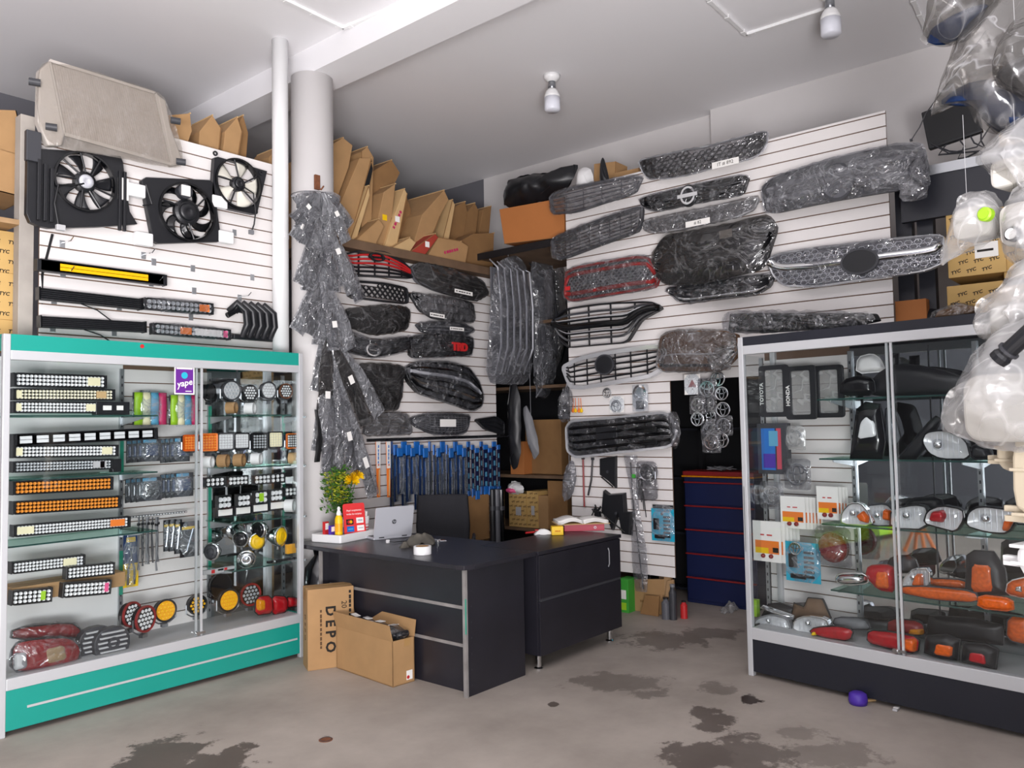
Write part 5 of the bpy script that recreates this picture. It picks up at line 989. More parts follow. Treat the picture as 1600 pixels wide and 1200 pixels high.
for z in (.255, .475): MB().box(.072, .082, .02, 1.36, z, z+.02).build('front_strip', 'desk_edge', desk)
MB().box(.012, .53, 1.36, 1.38, 0, DZ-.028).build('side_panel', 'desk_black', desk); MB().box(.0, .012, 1.356, 1.384, 0, DZ-.028).build('edge_strip', 'desk_edge', desk)
for k in range(7): MB().lathe([(.004, 0), (.004, .002)], 8, T(.045, -.0005, .06+.09*k) @ RX(90)).build('screw_cap', 'dark_grey', desk)
cab = thing('side_cabinet', 'low black cabinet on chrome feet joined to the desk end', 'cabinet', (4.03, 3.205, 0))
MB().box(0, .95, .012, .47, .10, DZ-.024).build('body', 'desk_black', cab, bevel=.002); MB().box(-.012, .955, -.012, .48, DZ-.024, DZ).build('top', 'desk_black', cab, bevel=.003)
d = MB().box(.005, .945, -.006, .012, .455, DZ-.028).build('front_upper', 'desk_black', cab, bevel=.002); MB().tube([(.78, -.012, .55), (.78, -.02, .57), (.78, -.02, .66), (.78, -.012, .68)], .005, 6).build('handle', 'grey', d)
MB().box(.005, .945, -.006, .012, .10, .435).build('front_lower', 'desk_black', cab, bevel=.002); MB().box(.02, .945, -.003, .012, .436, .454).build('pull_strip', 'dark_grey', cab)
for x in (.06, .88):
    for y in (.06, .42): MB().lathe([(.03, 0), (.03, .008), (.018, .016), (.018, .1)], 18, T(x, y, 0)).build('foot', 'chrome', cab, smooth=False)
# cartons on the floor
def quad_box(name, label, p0, pu, pv, h, mat, W=None, D=None, **kw):
    """box from floor corner p0, towards pu (width) and pv (depth)"""
    p0 = Vector(p0); u = (Vector(pu)-p0); v = (Vector(pv)-p0); W = W or u.length; D = D or v.length; u.normalize(); n = Vector((0, 0, 1)); v = n.cross(u)
    m = Matrix((u, v, n)).transposed().to_4x4(); m.translation = p0+u*W/2+v*D/2
    return carton(name, label, m, W, D, h, mat, **kw), W, D
p0 = at_z(481, 1049, 0); p1 = p0+Vector((.9, -.43, 0)); p2 = at_z(462, 1042, 0)
t, W, D = quad_box('lamp_carton', 'tall brown carton with big sideways black lettering by the showcase', p0, p1, p2, .515, 'card', W=.30, D=.17)
text('lettering', 'D E P O', .088, 'ink', t, T(-.005, -D/2-.001, .25) @ RX(90) @ RZ(-90), bold=.003); print_lines('small_lettering', 'ink_brown', t, T(-.065, -D/2-.001, .25) @ RX(90) @ RZ(-90), .26, .022, 1, 9); print_lines('small_lettering', 'ink', t, T(.125, -D/2-.001, .40) @ RX(90) @ RZ(-90), .18, .026, 1, 6); text('small_lettering', '20', .05, 'ink', t, T(.085, -D/2-.001, .40) @ RX(90) @ RZ(-90)); text('side_lettering', 'D E P O', .05, 'ink_brown', t, T(-W/2-.001, 0, .26) @ RZ(-90) @ RX(90) @ RZ(-90))
p0 = at_z(618, 1073, 0)+Vector((-.02, 0, 0)); p1 = p0+Vector((.16, -.012, 0)); 
t, W, D = quad_box('open_carton', 'open brown carton holding film wrapped parts in front of the desk', p0, p1, None or p0+Vector((.035, .6, 0)), .27, 'card', W=.165, D=.60, open_=True)
def flap(t, a, b, L, ang, axis):
    pass
f1 = MB().box(-.003, .003, -D/2, D/2, 0, .10).build('flap', 'card', t, M=T(-W/2, 0, .27) @ RY(-14)); f2 = MB().box(-.003, .003, -D/2, D/2, 0, .10).build('flap', 'card', t, M=T(W/2, 0, .27) @ RY(8))
f3 = MB().box(-W/2, W/2, -.003, .003, 0, .09).build('flap', 'card', t, M=T(0, D/2, .27) @ RX(-20))
o = MB().box(.02, .065, -D/2-.0015, -D/2, .02, .075).build('label_print', 'white_paper', t); MB().prism(circ(.011, 10), 0, .001, T(.032, -D/2-.0016, .036) @ RX(90)).build('red_mark', 'red', o); MB().box(.005, .05, -D/2-.001, -D/2, .225, .27).build('tape_strip', 'tape', t)
for k in range(4):
    o = pillow([(-.065, -.11), (.065, -.11), (.065, .11), (-.065, .11)], .05, 0, 6, 36, .02, 14, k*3.3, back=.03); tt = thing('wrapped_part', 'film wrapped part lying %s inside the open carton' % ('nearest the desk corner', 'second from the desk corner', 'third from the desk corner', 'furthest from the desk corner')[k], 'wrapped part', t.matrix_world @ T(0, -.21+.14*k, .285) @ RX(6*k-8), 'film wrapped parts in the carton'); o.build('plastic_wrap', 'film', tt, smooth=True)
    MB().box(-.05, .05, -.09, .09, -.02, .02).build('part_inside', 'black_plastic', tt, bevel=.012); MB().box(-.02, .02, -.03, .03, .055, .057).build('paper_tag', 'white_paper', tt)
# foam tray group
p0 = at_z(532, 850, DZ); u = (at_z(591, 838, DZ)-p0); v = (at_z(487, 844, DZ)-p0); W, D = .40, .27; u.z = 0; u.normalize(); vv = Vector((0, 0, 1)).cross(u)
TM = Matrix((u, vv, Vector((0, 0, 1)))).transposed().to_4x4(); TM.translation = p0+u*W/2+vv*D/2+Vector((0, 0, .001))
t = thing('foam_tray', 'white foam tray at the left end of the desk', 'tray', TM)
mb = MB().ring(rrect(W, D, .012, 3), rrect(W-.05, D-.05, .01, 3), 0, .055); mb.build('rim', 'white', t, bevel=.004); MB().prism(rrect(W-.04, D-.04, .01, 3), .002, .03).build('base', 'white', t)
def tp(px, py, z): # tray-local x,y from pixel at height z
    q = TM.inverted() @ at_z(px, py, z); return q.x, q.y
ZT = DZ+.034
def onT(x, y, z=.032): return TM @ T(x, y, z)
t = thing('spray_bottle', 'yellow bottle with a white nozzle on the foam tray', 'bottle', onT(-.13, -.06)); MB().lathe([(.026, 0), (.028, .01), (.028, .13), (.02, .15), (.016, .155)], 20).build('body', 'yellow', t, smooth=True); MB().lathe([(.016, .155), (.018, .165), (.012, .185), (.008, .19)], 16).build('collar', 'white', t); MB().lathe([(.01, .19), (.012, .205), (.006, .215), (0, .215)], 12).build('nozzle', 'white', t); MB().lathe([(.0285, .04), (.0285, .10)], 20).build('label_band', 'amber_lens', t)
for (x, y, m, h, lab) in [(-.09, -.04, 'blue', .13, 'blue and white packet beside the yellow bottle'), (-.16, -.02, 'violet', .085, 'purple packet behind the yellow bottle'), (-.165, .03, 'red', .11, 'red topped packet at the left end of the tray')]:
    t = thing('packet', lab, 'packet', onT(x, y)); MB().box(-.02, .02, -.012, .012, 0, h).build('carton', m, t, bevel=.002); MB().box(-.016, .016, -.0128, -.012, h*.5, h*.9).build('label_print', 'white_paper', t)
t = thing('payment_sign', 'red payment sign with four card logos on the foam tray', 'sign', onT(.0, -.10) @ RZ(-24) @ RX(-8) @ Matrix.Diagonal((1.25, 1.25, 1.3, 1)))
MB().prism(rrect(.135, .175, .012, 4, 0, .0875), -.002, .002, RX(90)).build('board', 'red_sign', t)
for k, (x, z, m, m2) in enumerate([(-.03, .075, 'ink', 'orange'), (.033, .08, 'white_paper', 'blue_dark'), (-.028, .036, 'blue', 'sky'), (.035, .038, 'white_paper', 'pale_grey')]):
    o = MB().box(-.022, .022, -.0032, -.002, -.015, .015).build('card_logo', m, t, M=T(x, 0, z))
    if k == 0: MB().prism(circ(.009, 14, -.006), 0, .0008, T(0, -.0034, 0) @ RX(90)).build('logo_disc', 'red', o); MB().prism(circ(.009, 14, .006), 0, .0012, T(0, -.0034, 0) @ RX(90)).build('logo_disc', 'amber_lens', o)
    elif k == 1: text('lettering', 'VISA', .015, 'blue_dark', o, T(0, -.0034, 0) @ RX(90), shear=.2)
    else: MB().box(-.015, .015, -.0037, -.0032, -.003, .003).build('logo_bar', m2, o)
text('lettering', 'Aquí aceptamos', .0145, 'white_paper', t, T(0, -.0024, .137) @ RX(90)); text('lettering', 'todas las tarjetas', .014, 'white_paper', t, T(0, -.0024, .117) @ RX(90))
t = thing('tissue_cup', 'white and red printed cup of rolled paper on the tray', 'cup', onT(.14, -.05) @ Matrix.Diagonal((1.25, 1.25, 1.35, 1))); MB().lathe([(.032, 0), (.04, .09), (.037, .09), (.03, .004)], 20).build('cup', 'white', t, smooth=True)
for k in range(5): MB().lathe([(.0335+.001*k, .012+.015*k), (.0345+.001*k, .018+.015*k)], 20).build('red_print', 'red', t)
for k in range(5): MB().tube([(.015*math.cos(k*1.3), .015*math.sin(k*1.3), .03), (.022*math.cos(k*1.3), .022*math.sin(k*1.3), .115)], .008, 8).build('paper_roll', 'white_paper', t)
# flowers
t = thing('flower_vase', 'vase of yellow chrysanthemums and goldenrod on the foam tray', 'flowers', onT(.02, .06)); MB().lathe([(.03, 0), (.04, .05), (.035, .1), (.03, .12)], 18).build('vase', 'white', t, smooth=True)
rnd = random.Random(5)
heads = [(.03, -.09, .385, .062), (.10, -.08, .41, .055), (.085, -.04, .365, .05), (.04, .0, .40, .045)]
for k, (x, y, z, r) in enumerate(heads):
    MB().tube([(0, 0, .08), (x*.6, y*.6, z*.6), (x, y, z)], .003, 5).build('stem', 'leaf', t); mb = MB()
    for j in range(46):
        a = j*2.4; ph = (j/46)*1.9; d = Vector((math.sin(ph)*math.cos(a), math.sin(ph)*math.sin(a), math.cos(ph))); s = d.orthogonal().normalized()*r*.16; c = Vector((x, y, z)); mb.add([c+d*r*.2-s*.4, c+d*r*.2+s*.4, c+d*r*.8+s, c+d*r+Vector((0, 0, -.004)), c+d*r*.8-s], [(0, 1, 2, 3, 4)])
    mb.build('flower_head', 'petal', t, smooth=False)
def spray(name, m, base, n, spread, zz, leaf):
    mb = MB()
    for j in range(n):
        a = rnd.uniform(0, 6.28); r = spread*math.sqrt(rnd.random()); x = base[0]+r*math.cos(a); y = base[1]+r*math.sin(a)*.7; z = base[2]+rnd.uniform(-zz, zz); L = leaf*rnd.uniform(.6, 1.3); d = Vector((rnd.uniform(-1, 1), rnd.uniform(-1, 1), rnd.uniform(-.2, 1))).normalized(); s = d.orthogonal().normalized()*L*.2; c = Vector((x, y, z)); mb.add([c, c+d*L*.5+s, c+d*L, c+d*L*.5-s], [(0, 1, 2, 3)])
    o = mb.build(name, m, t); o['kind'] = 'stuff'
spray('foliage', 'leaf', (-.05, 0, .30), 380, .11, .14, .04); spray('foliage', 'leaf', (.05, 0, .25), 260, .08, .11, .04); spray('goldenrod', 'leaf_yellow', (-.08, -.04, .34), 520, .1, .11, .022); spray('foliage', 'leaf', (.03, .02, .43), 120, .08, .05, .04)
for k in range(6): MB().tube([(0, 0, .08), (-.02-.015*k, .01*(k % 3-1), .25), (-.03-.02*k, .02*(k % 3-1), .40)], .0025, 5).build('stem', 'leaf', t)
# laptop
A = at_z(594, 841, DZ+.012); B = at_z(634, 837, DZ+.012); u = (B-A); u.z = 0; LW_ = max(.30, u.length); u.normalize(); v = Vector((0, 0, 1)).cross(u); m = Matrix((u, v, Vector((0, 0, 1)))).transposed().to_4x4(); m.translation = (A+B)/2; m.translation.z = DZ+.001
t = thing('laptop', 'open silver laptop seen from behind on the desk', 'laptop', m); w2 = LW_/2
MB().box(-w2, w2, 0, .22, 0, .016).build('base', 'silver', t, bevel=.003); MB().box(-w2+.015, w2-.015, .03, .14, .016, .0175).build('keyboard', 'dark_grey', t)
lid = MB().prism(rrect(LW_, .22, .012, 4, 0, .11), -.004, .004, RX(90)).build('lid', 'silver', t, bevel=.001, M=T(0, .005, .016) @ RX(12)); MB().prism(rrect(LW_-.02, .19, .004, 2, 0, .115), -.0055, -.004, RX(90)).build('screen', 'black_gloss', lid); o = MB().prism(circ(.017, 24, 0, .11), .004, .0048, RX(90)).build('logo_disc', 'dark_grey', lid); text('logo', 'hp', .026, 'silver', lid, T(0, -.0052, .112) @ RX(90), shear=.25, extrude=.0002)
for s in (-1, 1): MB().tube([(s*w2*.6-.02, .004, .014), (s*w2*.6+.02, .004, .014)], .006, 8).build('hinge', 'dark_grey', t)
p = at_z(606, 849, DZ); t = thing('power_plug', 'small white plug with a black lead behind the laptop', 'plug', (p.x, p.y, DZ+.001)); MB().cb((0, 0, .012), (.024, .018, .024)).build('body', 'white', t, bevel=.004); MB().tube([(0, 0, .012), (.03, -.03, .006), (.12, -.05, .005), (.18, 0, .005)], .003, 6).build('lead', 'black', t)
p = at_z(657, 852, DZ); t = thing('grey_rag', 'crumpled dark grey rag beside the tape roll', 'rag', (p.x, p.y, DZ+.002)); pillow([(-.12, -.03), (-.04, -.06), (.08, -.05), (.12, .02), (.04, .07), (-.08, .05)], .075, 0, 9, 48, .03, 12, 2., back=.0).build('cloth', 'cloth_grey', t, smooth=True, M=RZ(-40)); pillow([(-.09, -.02), (-.02, -.035), (.03, .0), (-.03, .03)], .03, .0, 6, 30, .02, 16, 8., back=0).build('cloth_fold', 'cloth_grey', t, smooth=True, M=T(-.1, .02, 0))
p = at_z(660, 867, DZ); t = thing('tape_roll', 'white roll of packing tape lying on the desk edge', 'tape roll', (p.x+.02, p.y+.02, DZ+.001)); MB().ring(circ(.056, 32), circ(.042, 32), 0, .05).build('tape', 'white', t, smooth=False); MB().ring(circ(.042, 32), circ(.038, 32), 0, .0505).build('core', 'card', t)
p = at_z(684, 846, DZ); t = thing('key_bunch', 'bunch of keys and pens right of the laptop', 'keys', (p.x, p.y, DZ+.001)); MB().tube([(.02*math.cos(k), .02*math.sin(k), .004) for k in [i*.524 for i in range(12)]], .0018, 5, True).build('key_ring', 'chrome', t)
for k in range(4): MB().box(0, .06, -.006, .006, .001+.002*k, .003+.002*k).build('key', ('silver', 'rust', 'pale_grey', 'silver')[k], t, M=RZ(-40+35*k))
# on the cabinet
def cabp(px, py): p = at_z(px, py, DZ); return p
p = cabp(918, 828); t = thing('ring_binder', 'pink ring binder lying on the low cabinet', 'binder', T(p.x+.02, p.y+.06, DZ+.001) @ RZ(-48)); MB().box(-.15, .15, -.12, .12, 0, .006).build('lower_cover', 'binder', t, bevel=.002); MB().box(-.15, .15, -.12, .12, .045, .051).build('upper_cover', 'binder', t, bevel=.002); MB().box(-.15, .15, -.124, -.118, 0, .051).build('spine', 'binder', t, bevel=.002); MB().box(-.14, .14, -.11, .11, .008, .043).build('pages', 'white_paper', t); MB().ring(circ(.01, 14), circ(.006, 14), 0, .002, M=T(.08, -.1245, .025) @ RX(90)).build('finger_ring', 'steel', t)
BMx = T(p.x-.02, p.y+.05, DZ+.053) @ RZ(-42)
t = thing('open_ledger', 'open ledger with curled white pages on the pink binder', 'book', BMx); MB().box(-.2, .2, -.12, .12, 0, .004).build('cover', 'card_pale', t)
for s in (-1, 1):
    for k in range(3): MB().grid(lambda a, b: (s*(.004+.185*a), -.115+.23*b, .006+.008*k+.022*math.sin(math.pi*min(1, a*1.15))*(1 if s < 0 else .7)), 10, 3).build('page_block', 'white_paper', t, smooth=True, solid=.007)
p = cabp(874, 836); t = thing('yellow_box', 'small yellow box next to the binder', 'box', T(p.x, p.y+.02, DZ+.001) @ RZ(-45)); MB().box(-.042, .042, -.032, .032, 0, .062).build('body', 'yellow', t, bevel=.003); MB().box(-.042, .042, -.001, .001, .0615, .0628).build('flap_seam', 'amber_lens', t); text('lettering', 'ok', .01, 'amber', t, T(0, -.0325, .03) @ RX(90)) if False else None; MB().box(-.02, .02, -.0327, -.032, .025, .035).build('print_line', 'amber', t)
p = cabp(852, 835); t = thing('white_packet', 'white and red packet beside the yellow box', 'packet', T(p.x, p.y+.02, DZ+.001) @ RZ(-45)); pillow(rrect(.13, .07, .015, 3), .035, 0, 5, 30, .006, 25, 1., back=0).build('wrapper', 'white', t, smooth=True); MB().box(-.06, -.035, -.02, .02, .028, .034).build('red_print', 'red', t); 
p = cabp(834, 834); t = thing('red_pen', 'red marker lying at the left of the white packet', 'pen', T(p.x, p.y+.02, DZ+.009) @ RZ(-20)); MB().tube([(-.05, 0, 0), (.04, 0, 0)], .007, 8).build('barrel', 'red', t); MB().tube([(.04, 0, 0), (.07, 0, 0)], .0075, 8).build('cap', 'white', t)
# black bag behind the desk end
c = at_y(506, 905, 4.9); t = thing('rubbish_bag', 'black plastic bag bulging behind the left end of the desk', 'bag', (3.52, 4.77, 0)); mb = MB()
mb.lathe([(.02, .0), (.11, .02), (.13, .2), (.125, .42), (.1, .58), (.04, .66), (.05, .70), (0, .7)], 26); mb.warp(lambda v: (v[0]*(1+.22*nz((v[0]*9, v[1]*9, v[2]*9))), v[1]*(1+.22*nz((v[0]*9+4, v[1]*9, v[2]*9))), v[2])).build('bag', 'black_gloss', t, smooth=True); MB().tube([(.03*math.cos(a), .03*math.sin(a), .665) for a in [i*.7 for i in range(9)]], .006, 6).build('knot', 'black_gloss', t)
# office chair
c = at_y(697, 800, 4.75); t = thing('office_chair', 'dark office chair pushed behind the desk', 'chair', T(c.x-.06, 4.74, 0) @ RZ(-48))
MB().prism(rrect(.44, .44, .08, 5), .44, .51).build('seat', 'dark_grey', t, bevel=.02)
bk = MB(); bk.grid(lambda a, b: ((a-.5)*.44*(1-.12*abs(b-.4)), .22+.05*(4*(a-.5)**2)*-1, .55+.43*b), 10, 10); bk.build('backrest', 'chair_cloth', t, smooth=True, solid=.04)
for s in (-1, 1):
    MB().tube([(s*.23, .12, .47), (s*.26, .12, .62), (s*.26, .05, .66), (s*.26, -.16, .66), (s*.25, -.2, .62)], .014, 8).build('armrest', 'black_plastic', t)
MB().tube([(0, .18, .44), (0, .25, .6)], .02, 8).build('back_stem', 'black_plastic', t); MB().lathe([(.028, .09), (.028, .44)], 14).build('gas_lift', 'steel', t)
for k in range(5):
    a = k*2*math.pi/5; l = MB().tube([(0, 0, .11), (.27*math.cos(a), .27*math.sin(a), .07)], .02, 8).build('leg', 'black_plastic', t); MB().lathe([(.028, -.012), (.028, .012)], 14, T(.27*math.cos(a), .27*math.sin(a), .03) @ RX(90)).build('caster', 'black', l)
# behind the chair
lbox('tall_carton', 'plain brown carton standing behind the office chair', FL, 728, 772, 764, 848, .12, .1, 'card_dark')
for k, x in enumerate((769, 776, 783)):
    a = FL.uv(x, 765, .16+.02*k); t = thing('film_roll', '%s dark film roll standing right of the brown carton behind the chair' % ('first', 'second', 'third')[k], 'roll', FL.M(a[0], 0, .16+.02*k), 'dark film rolls behind the chair'); MB().lathe([(.028, 0), (.03, a[1]), (.02, a[1]+.005), (0, a[1]+.005)], 14, RX(-90)).build('roll', ('black_plastic', 'mid_grey', 'black_gloss')[k], t, smooth=False); MB().lathe([(.031, a[1]*.8), (.031, a[1]*.84)], 14, RX(-90)).build('tape_band', 'dark_grey', t)
# ================================================================ corner rack seen through the gap
t = thing('corner_rack', 'dark rack of boards in the corner beyond the desk', 'rack', (6.35, 4.2, 0)); zsh = at_x(830, 742, 6.38).z
for z in (.12, .52, zsh, 1.95, 2.6): MB().box(0, .55, 0, 1.95, z-.03, z).build('shelf', 'wood_dark', t)
for (x, y) in ((0, 0), (0, 1.9), (.5, 0), (.5, 1.9)): MB().box(x, x+.05, y, y+.05, 0, 2.7).build('post', 'wood_dark', t)
MB().box(.56, .58, 0, 1.95, 0, 2.7).build('back_panel', 'black', t)  # black sheet added over the pale wall, stands in for the corner's deep shade
def crack(lab, x0, y0, x1, y1, X, d, mat, tyc=True, tape=True):
    a = at_x(x0, y1, X); b = at_x(x1, y0, X); a.z = .522 if y1 > 800 else zsh+.002; W = abs(b.y-a.y); h = b.z-a.z; m = FR.M(0, 0, 0).copy()
    M = T(X+d/2, (a.y+b.y)/2, a.z) @ RZ(-90); t = carton('carton', lab, M, W, d, h, mat, 'cartons in the corner rack', tape=False)
    if tyc: tyc_print(t, W, h, T(0, -d/2-.001, h/2) @ RX(90), size=.024, step=(.06, .045), tilt=15, mat='ink_brown'); MB().box(-W*.1, W*.2, -d/2-.0016, -d/2-.0008, h*.35, h*.6).build('label_print', 'pale_grey', t)
    return t
zl = .525
crack('printed brown carton nearest the desk in the corner rack', 796, 772, 822, 836, 6.36, .35, 'card_tyc'); crack('printed brown carton with a label in the corner rack', 824, 768, 840, 836, 6.37, .35, 'card_tyc'); crack('plain brown carton in the middle of the corner rack', 842, 775, 856, 836, 6.38, .35, 'card', False); crack('dark brown carton at the right end of the corner rack', 857, 752, 886, 836, 6.4, .35, 'card_dark', False)
crack('orange brown carton on the upper board of the corner rack', 798, 690, 818, 741, 6.37, .35, 'card_orange', False); crack('large dark carton on the upper board of the corner rack', 822, 655, 876, 741, 6.5, .3, 'card_dark', False)
a = at_x(805, 770, 6.36); t = thing('pink_bag', 'pink and white bag crumpled on top of the printed carton', 'bag', FR.M(-a.y, a.z, -.56)); pillow([(-.1, 0), (.1, -.02), (.12, .06), (.04, .12), (-.08, .1)], .08, 0, 7, 36, .03, 12, 4., back=.05).build('bag', 'white', t, smooth=True); pillow([(-.08, .0), (.05, 0), (.06, .05), (-.06, .06)], .05, .05, 5, 26, .02, 12, 5.).build('bag_fold', 'pink', t, smooth=True)
# chest of blue drawers in the doorway
a = at_z(1075, 941, 0); zt = at_x(1075, 745, a.x).z
t = thing('drawer_chest', 'dark blue plastic drawer chest with red rims in the doorway', 'drawers', FR.M(-a.y, 0, -(a.x-XS)) ); W = .62; hh = (zt-.06)/5
MB().box(-.01, W+.01, 0, zt, -.28, -.012).build('frame', 'navy', t, bevel=.006)
for k in range(5):
    d = MB().box(0, W, .03+hh*k, .03+hh*(k+1)-.022, -.02, 0).build('drawer', 'navy', t, bevel=.006); MB().box(-.006, W+.006, .03+hh*(k+1)-.022, .03+hh*(k+1)-.010, -.02, .012).build('rim', 'red_dark', d, bevel=.003)
MB().box(-.02, W+.02, zt, zt+.012, -.285, .015).build('yellow_edge', 'amber', t); MB().box(-.015, W+.015, zt+.012, zt+.05, -.285, .01).build('top', 'red_dark', t, bevel=.008)
t = thing('wire_tangle', 'small tangle of wire on top of the blue drawers', 'wire', t.matrix_world @ T(.3, zt+.055, -.1)); rnd = random.Random(3); MB().tube([(.1*math.sin(i*1.7), .02+.015*math.cos(i*2.3), .08*math.cos(i*1.3)) for i in range(16)], .004, 5).build('wire', 'grey', t); MB().tube([(.08*math.sin(i*2.7), .02+.01*math.cos(i*2.9), .05*math.cos(i*3.3)) for i in range(12)], .003, 5).build('wire', 'dark_grey', t)
# dark shelving behind the drawers
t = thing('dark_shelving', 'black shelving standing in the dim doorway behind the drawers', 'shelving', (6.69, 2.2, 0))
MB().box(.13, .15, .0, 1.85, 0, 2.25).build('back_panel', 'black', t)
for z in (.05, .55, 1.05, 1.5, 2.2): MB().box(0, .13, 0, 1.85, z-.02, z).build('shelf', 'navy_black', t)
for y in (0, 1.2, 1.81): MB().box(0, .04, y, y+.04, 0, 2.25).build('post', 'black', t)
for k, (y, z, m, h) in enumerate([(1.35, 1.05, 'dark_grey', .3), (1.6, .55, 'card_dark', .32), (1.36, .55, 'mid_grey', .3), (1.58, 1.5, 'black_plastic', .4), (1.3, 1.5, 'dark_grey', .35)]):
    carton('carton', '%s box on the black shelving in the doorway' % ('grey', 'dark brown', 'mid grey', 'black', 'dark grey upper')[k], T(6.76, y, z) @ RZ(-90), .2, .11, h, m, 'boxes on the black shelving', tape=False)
# under the right slatwall
for k, (pts, w, m, lab) in enumerate([([(968, 957), (968, 905), (1045, 905), (1035, 965)], -.02, 'card', 'flattened carton leaning under the right slatwall'), ([(1000, 962), (1008, 930), (1030, 932), (1028, 966)], .05, 'card_dark', 'small brown board leaning on the flattened carton'), ([(1036, 966), (1042, 908), (1052, 906), (1056, 968)], .03, 'wood', 'pale wood batten under the slatwall corner')]):
    p = ccw(FR.poly(pts, w)); vm = .0; p = [(a, .002 if b < .1 else b) for a, b in p]; c = (centroid(p)[0], 0); t = thing('board', lab, 'board', FR.M(c[0], 0, w)); MB().prism(local(p, c), -.02, 0).build('sheet', m, t, bevel=.002); MB().box(-.02, .02, .08, .10, 0, .001).build('scuff_mark', 'card_dark', t)
lbox('green_box', 'green printed box on the floor behind the cabinet', FR, 966, 906, 981, 960, .08, .15, 'green', extra=lambda t, W, h: [MB().box(-W*.3, W*.3, h*.45, h*.7, 0, .001).build('label_print', 'white_paper', t), MB().box(-W*.3, W*.3, h*.15, h*.35, 0, .001).build('label_print', 'lime', t)])
for (px, py, r, h, m, m2, lab) in [(1069, 966, .028, .13, 'red', 'black', 'small red can on the floor under the slatwall corner'), (1052, 968, .03, .26, 'dark_grey', 'grey', 'dark bottle on the floor beside the red can'), (1041, 967, .035, .16, 'mid_grey', 'black', 'grey tin on the floor under the slatwall')]:
    p = at_z(px, py, 0); t = thing('can', lab, 'can', (p.x, p.y, 0)); MB().lathe([(r, 0), (r, h*.8), (r*.6, h*.9), (r*.6, h)], 16).build('body', m, t); MB().lathe([(r*.65, h*.98), (r*.65, h*1.06), (0, h*1.06)], 14).build('cap', m2, t)
p = at_z(1140, 955, 0); t = thing('crumpled_film', 'crumpled clear film on the floor at the foot of the drawers', 'film', (p.x, p.y, .005)); pillow([(-.12, -.04), (.12, -.05), (.14, .05), (-.1, .06)], .05, 0, 7, 36, .03, 14, 6., back=0).build('sheet', 'film_milk', t, smooth=True); pillow([(-.05, -.03), (.06, -.03), (.03, .05)], .04, .02, 5, 24, .02, 18, 2.).build('fold', 'film_milk', t, smooth=True)
# small parts on the lower right slatwall
def wpack(name, label, cat, x0, y0, x1, y1, w, card, fill=None, filmm='blister', fr=FR, group=None, d=.02):
    a = fr.uv(x0, y1, w); b = fr.uv(x1, y0, w); W = b[0]-a[0]; h = b[1]-a[1]; t = thing(name, label, cat, fr.M(a[0]+W/2, a[1], w), group)
    MB().box(-W/2, W/2, 0, h, 0, .002).build('card', card, t)
    if fill: fill(t, W, h)
    pillow([(-W/2, 0), (W/2, 0), (W/2, h), (-W/2, h)], d, .003, 4, 30, .003, 30, x0).build('blister', filmm, t, smooth=True); return t
def emb(t, W, h, fx=.5, fy=.4, r=None):
    r = r or W*.36; O = T((fx-.5)*W, fy*h, .006); MB().ring(circ(r, 24), circ(r*.8, 24), 0, .008, M=O).build('chrome_ring', 'chrome', t); MB().ring(circ(r*.45, 20, ry=r*.78), circ(r*.32, 20, ry=r*.62), 0, .008, M=O).build('chrome_oval', 'chrome', t); MB().ring(circ(r*.75, 20, 0, r*.3, r*.4), circ(r*.6, 20, 0, r*.3, r*.27), 0, .008, M=O).build('chrome_oval', 'chrome', t)
def ring_thing(label, fr, px, py, rpx, w, bag=None, group='chrome badges'):
    c = fr.uv(px, py, w); r = abs(fr.uv(px, py-rpx, w)[1]-c[1]); t = thing('chrome_badge', label, 'badge', fr.M(c[0], c[1]-r, w), group); O = T(0, r, 0)
    MB().ring(circ(r, 28), circ(r*.82, 28), 0, .01, M=O).build('chrome_ring', 'chrome', t, bevel=.002); MB().ring(circ(r*.4, 20, ry=r*.8), circ(r*.27, 20, ry=r*.66), 0, .008, M=O).build('chrome_oval', 'chrome', t); MB().ring(circ(r*.76, 24, 0, r*.34, r*.42), circ(r*.62, 24, 0, r*.34, r*.29), 0, .008, M=O).build('chrome_oval', 'chrome', t)
    if bag: pillow(rrect(r*2.5, r*2.7, r*.2, 2, 0, r), .022, .0, 4, 28, .006, 25, px, back=.004).build('bag', bag, t, smooth=True)
    return t
ring_thing('small chrome badge ring just under the silver framed grille', FR, 949, 614, 8, .02); wpack('badge_pack', 'white card with an oval chrome badge on the right slatwall', 'badge', 953, 619, 975, 645, .03, 'white_paper', emb); 
wpack('badge_pack', 'dark card with a chrome disc and clips on the right slatwall', 'badge', 989, 601, 1012, 643, .03, 'pale_grey', lambda t, W, h: [MB().lathe([(W*.42, 0), (W*.42, .012), (W*.3, .014), (W*.26, .008), (0, .008)], 24, T(0, h*.72, .002)).build('chrome_disc', 'chrome', t), MB().box(-W*.25, W*.25, h*.08, h*.4, .002, .014).build('clip_set', 'dark_grey', t, bevel=.004)])
for k in range(4):
    c = FR.uv(896+k*4, 622, .04); t = thing('air_freshener', '%s orange and yellow tassel under the clear bag' % ORD[k], 'keychain', FR.M(c[0], c[1]-.13, .04+.008*(k % 2)), 'orange tassels'); MB().tube([(0, .13, 0), (.004*k-.006, .04, 0)], .003, 5).build('string', 'orange', t); MB().lathe([(0, 0), (.013, .008), (.015, .02), (.008, .035), (.003, .045)], 12, RX(-90) @ T(0, 0, -.0) ).build('tassel', 'yellow' if k % 2 else 'orange', t, M=T(.004*k-.006, 0, 0))
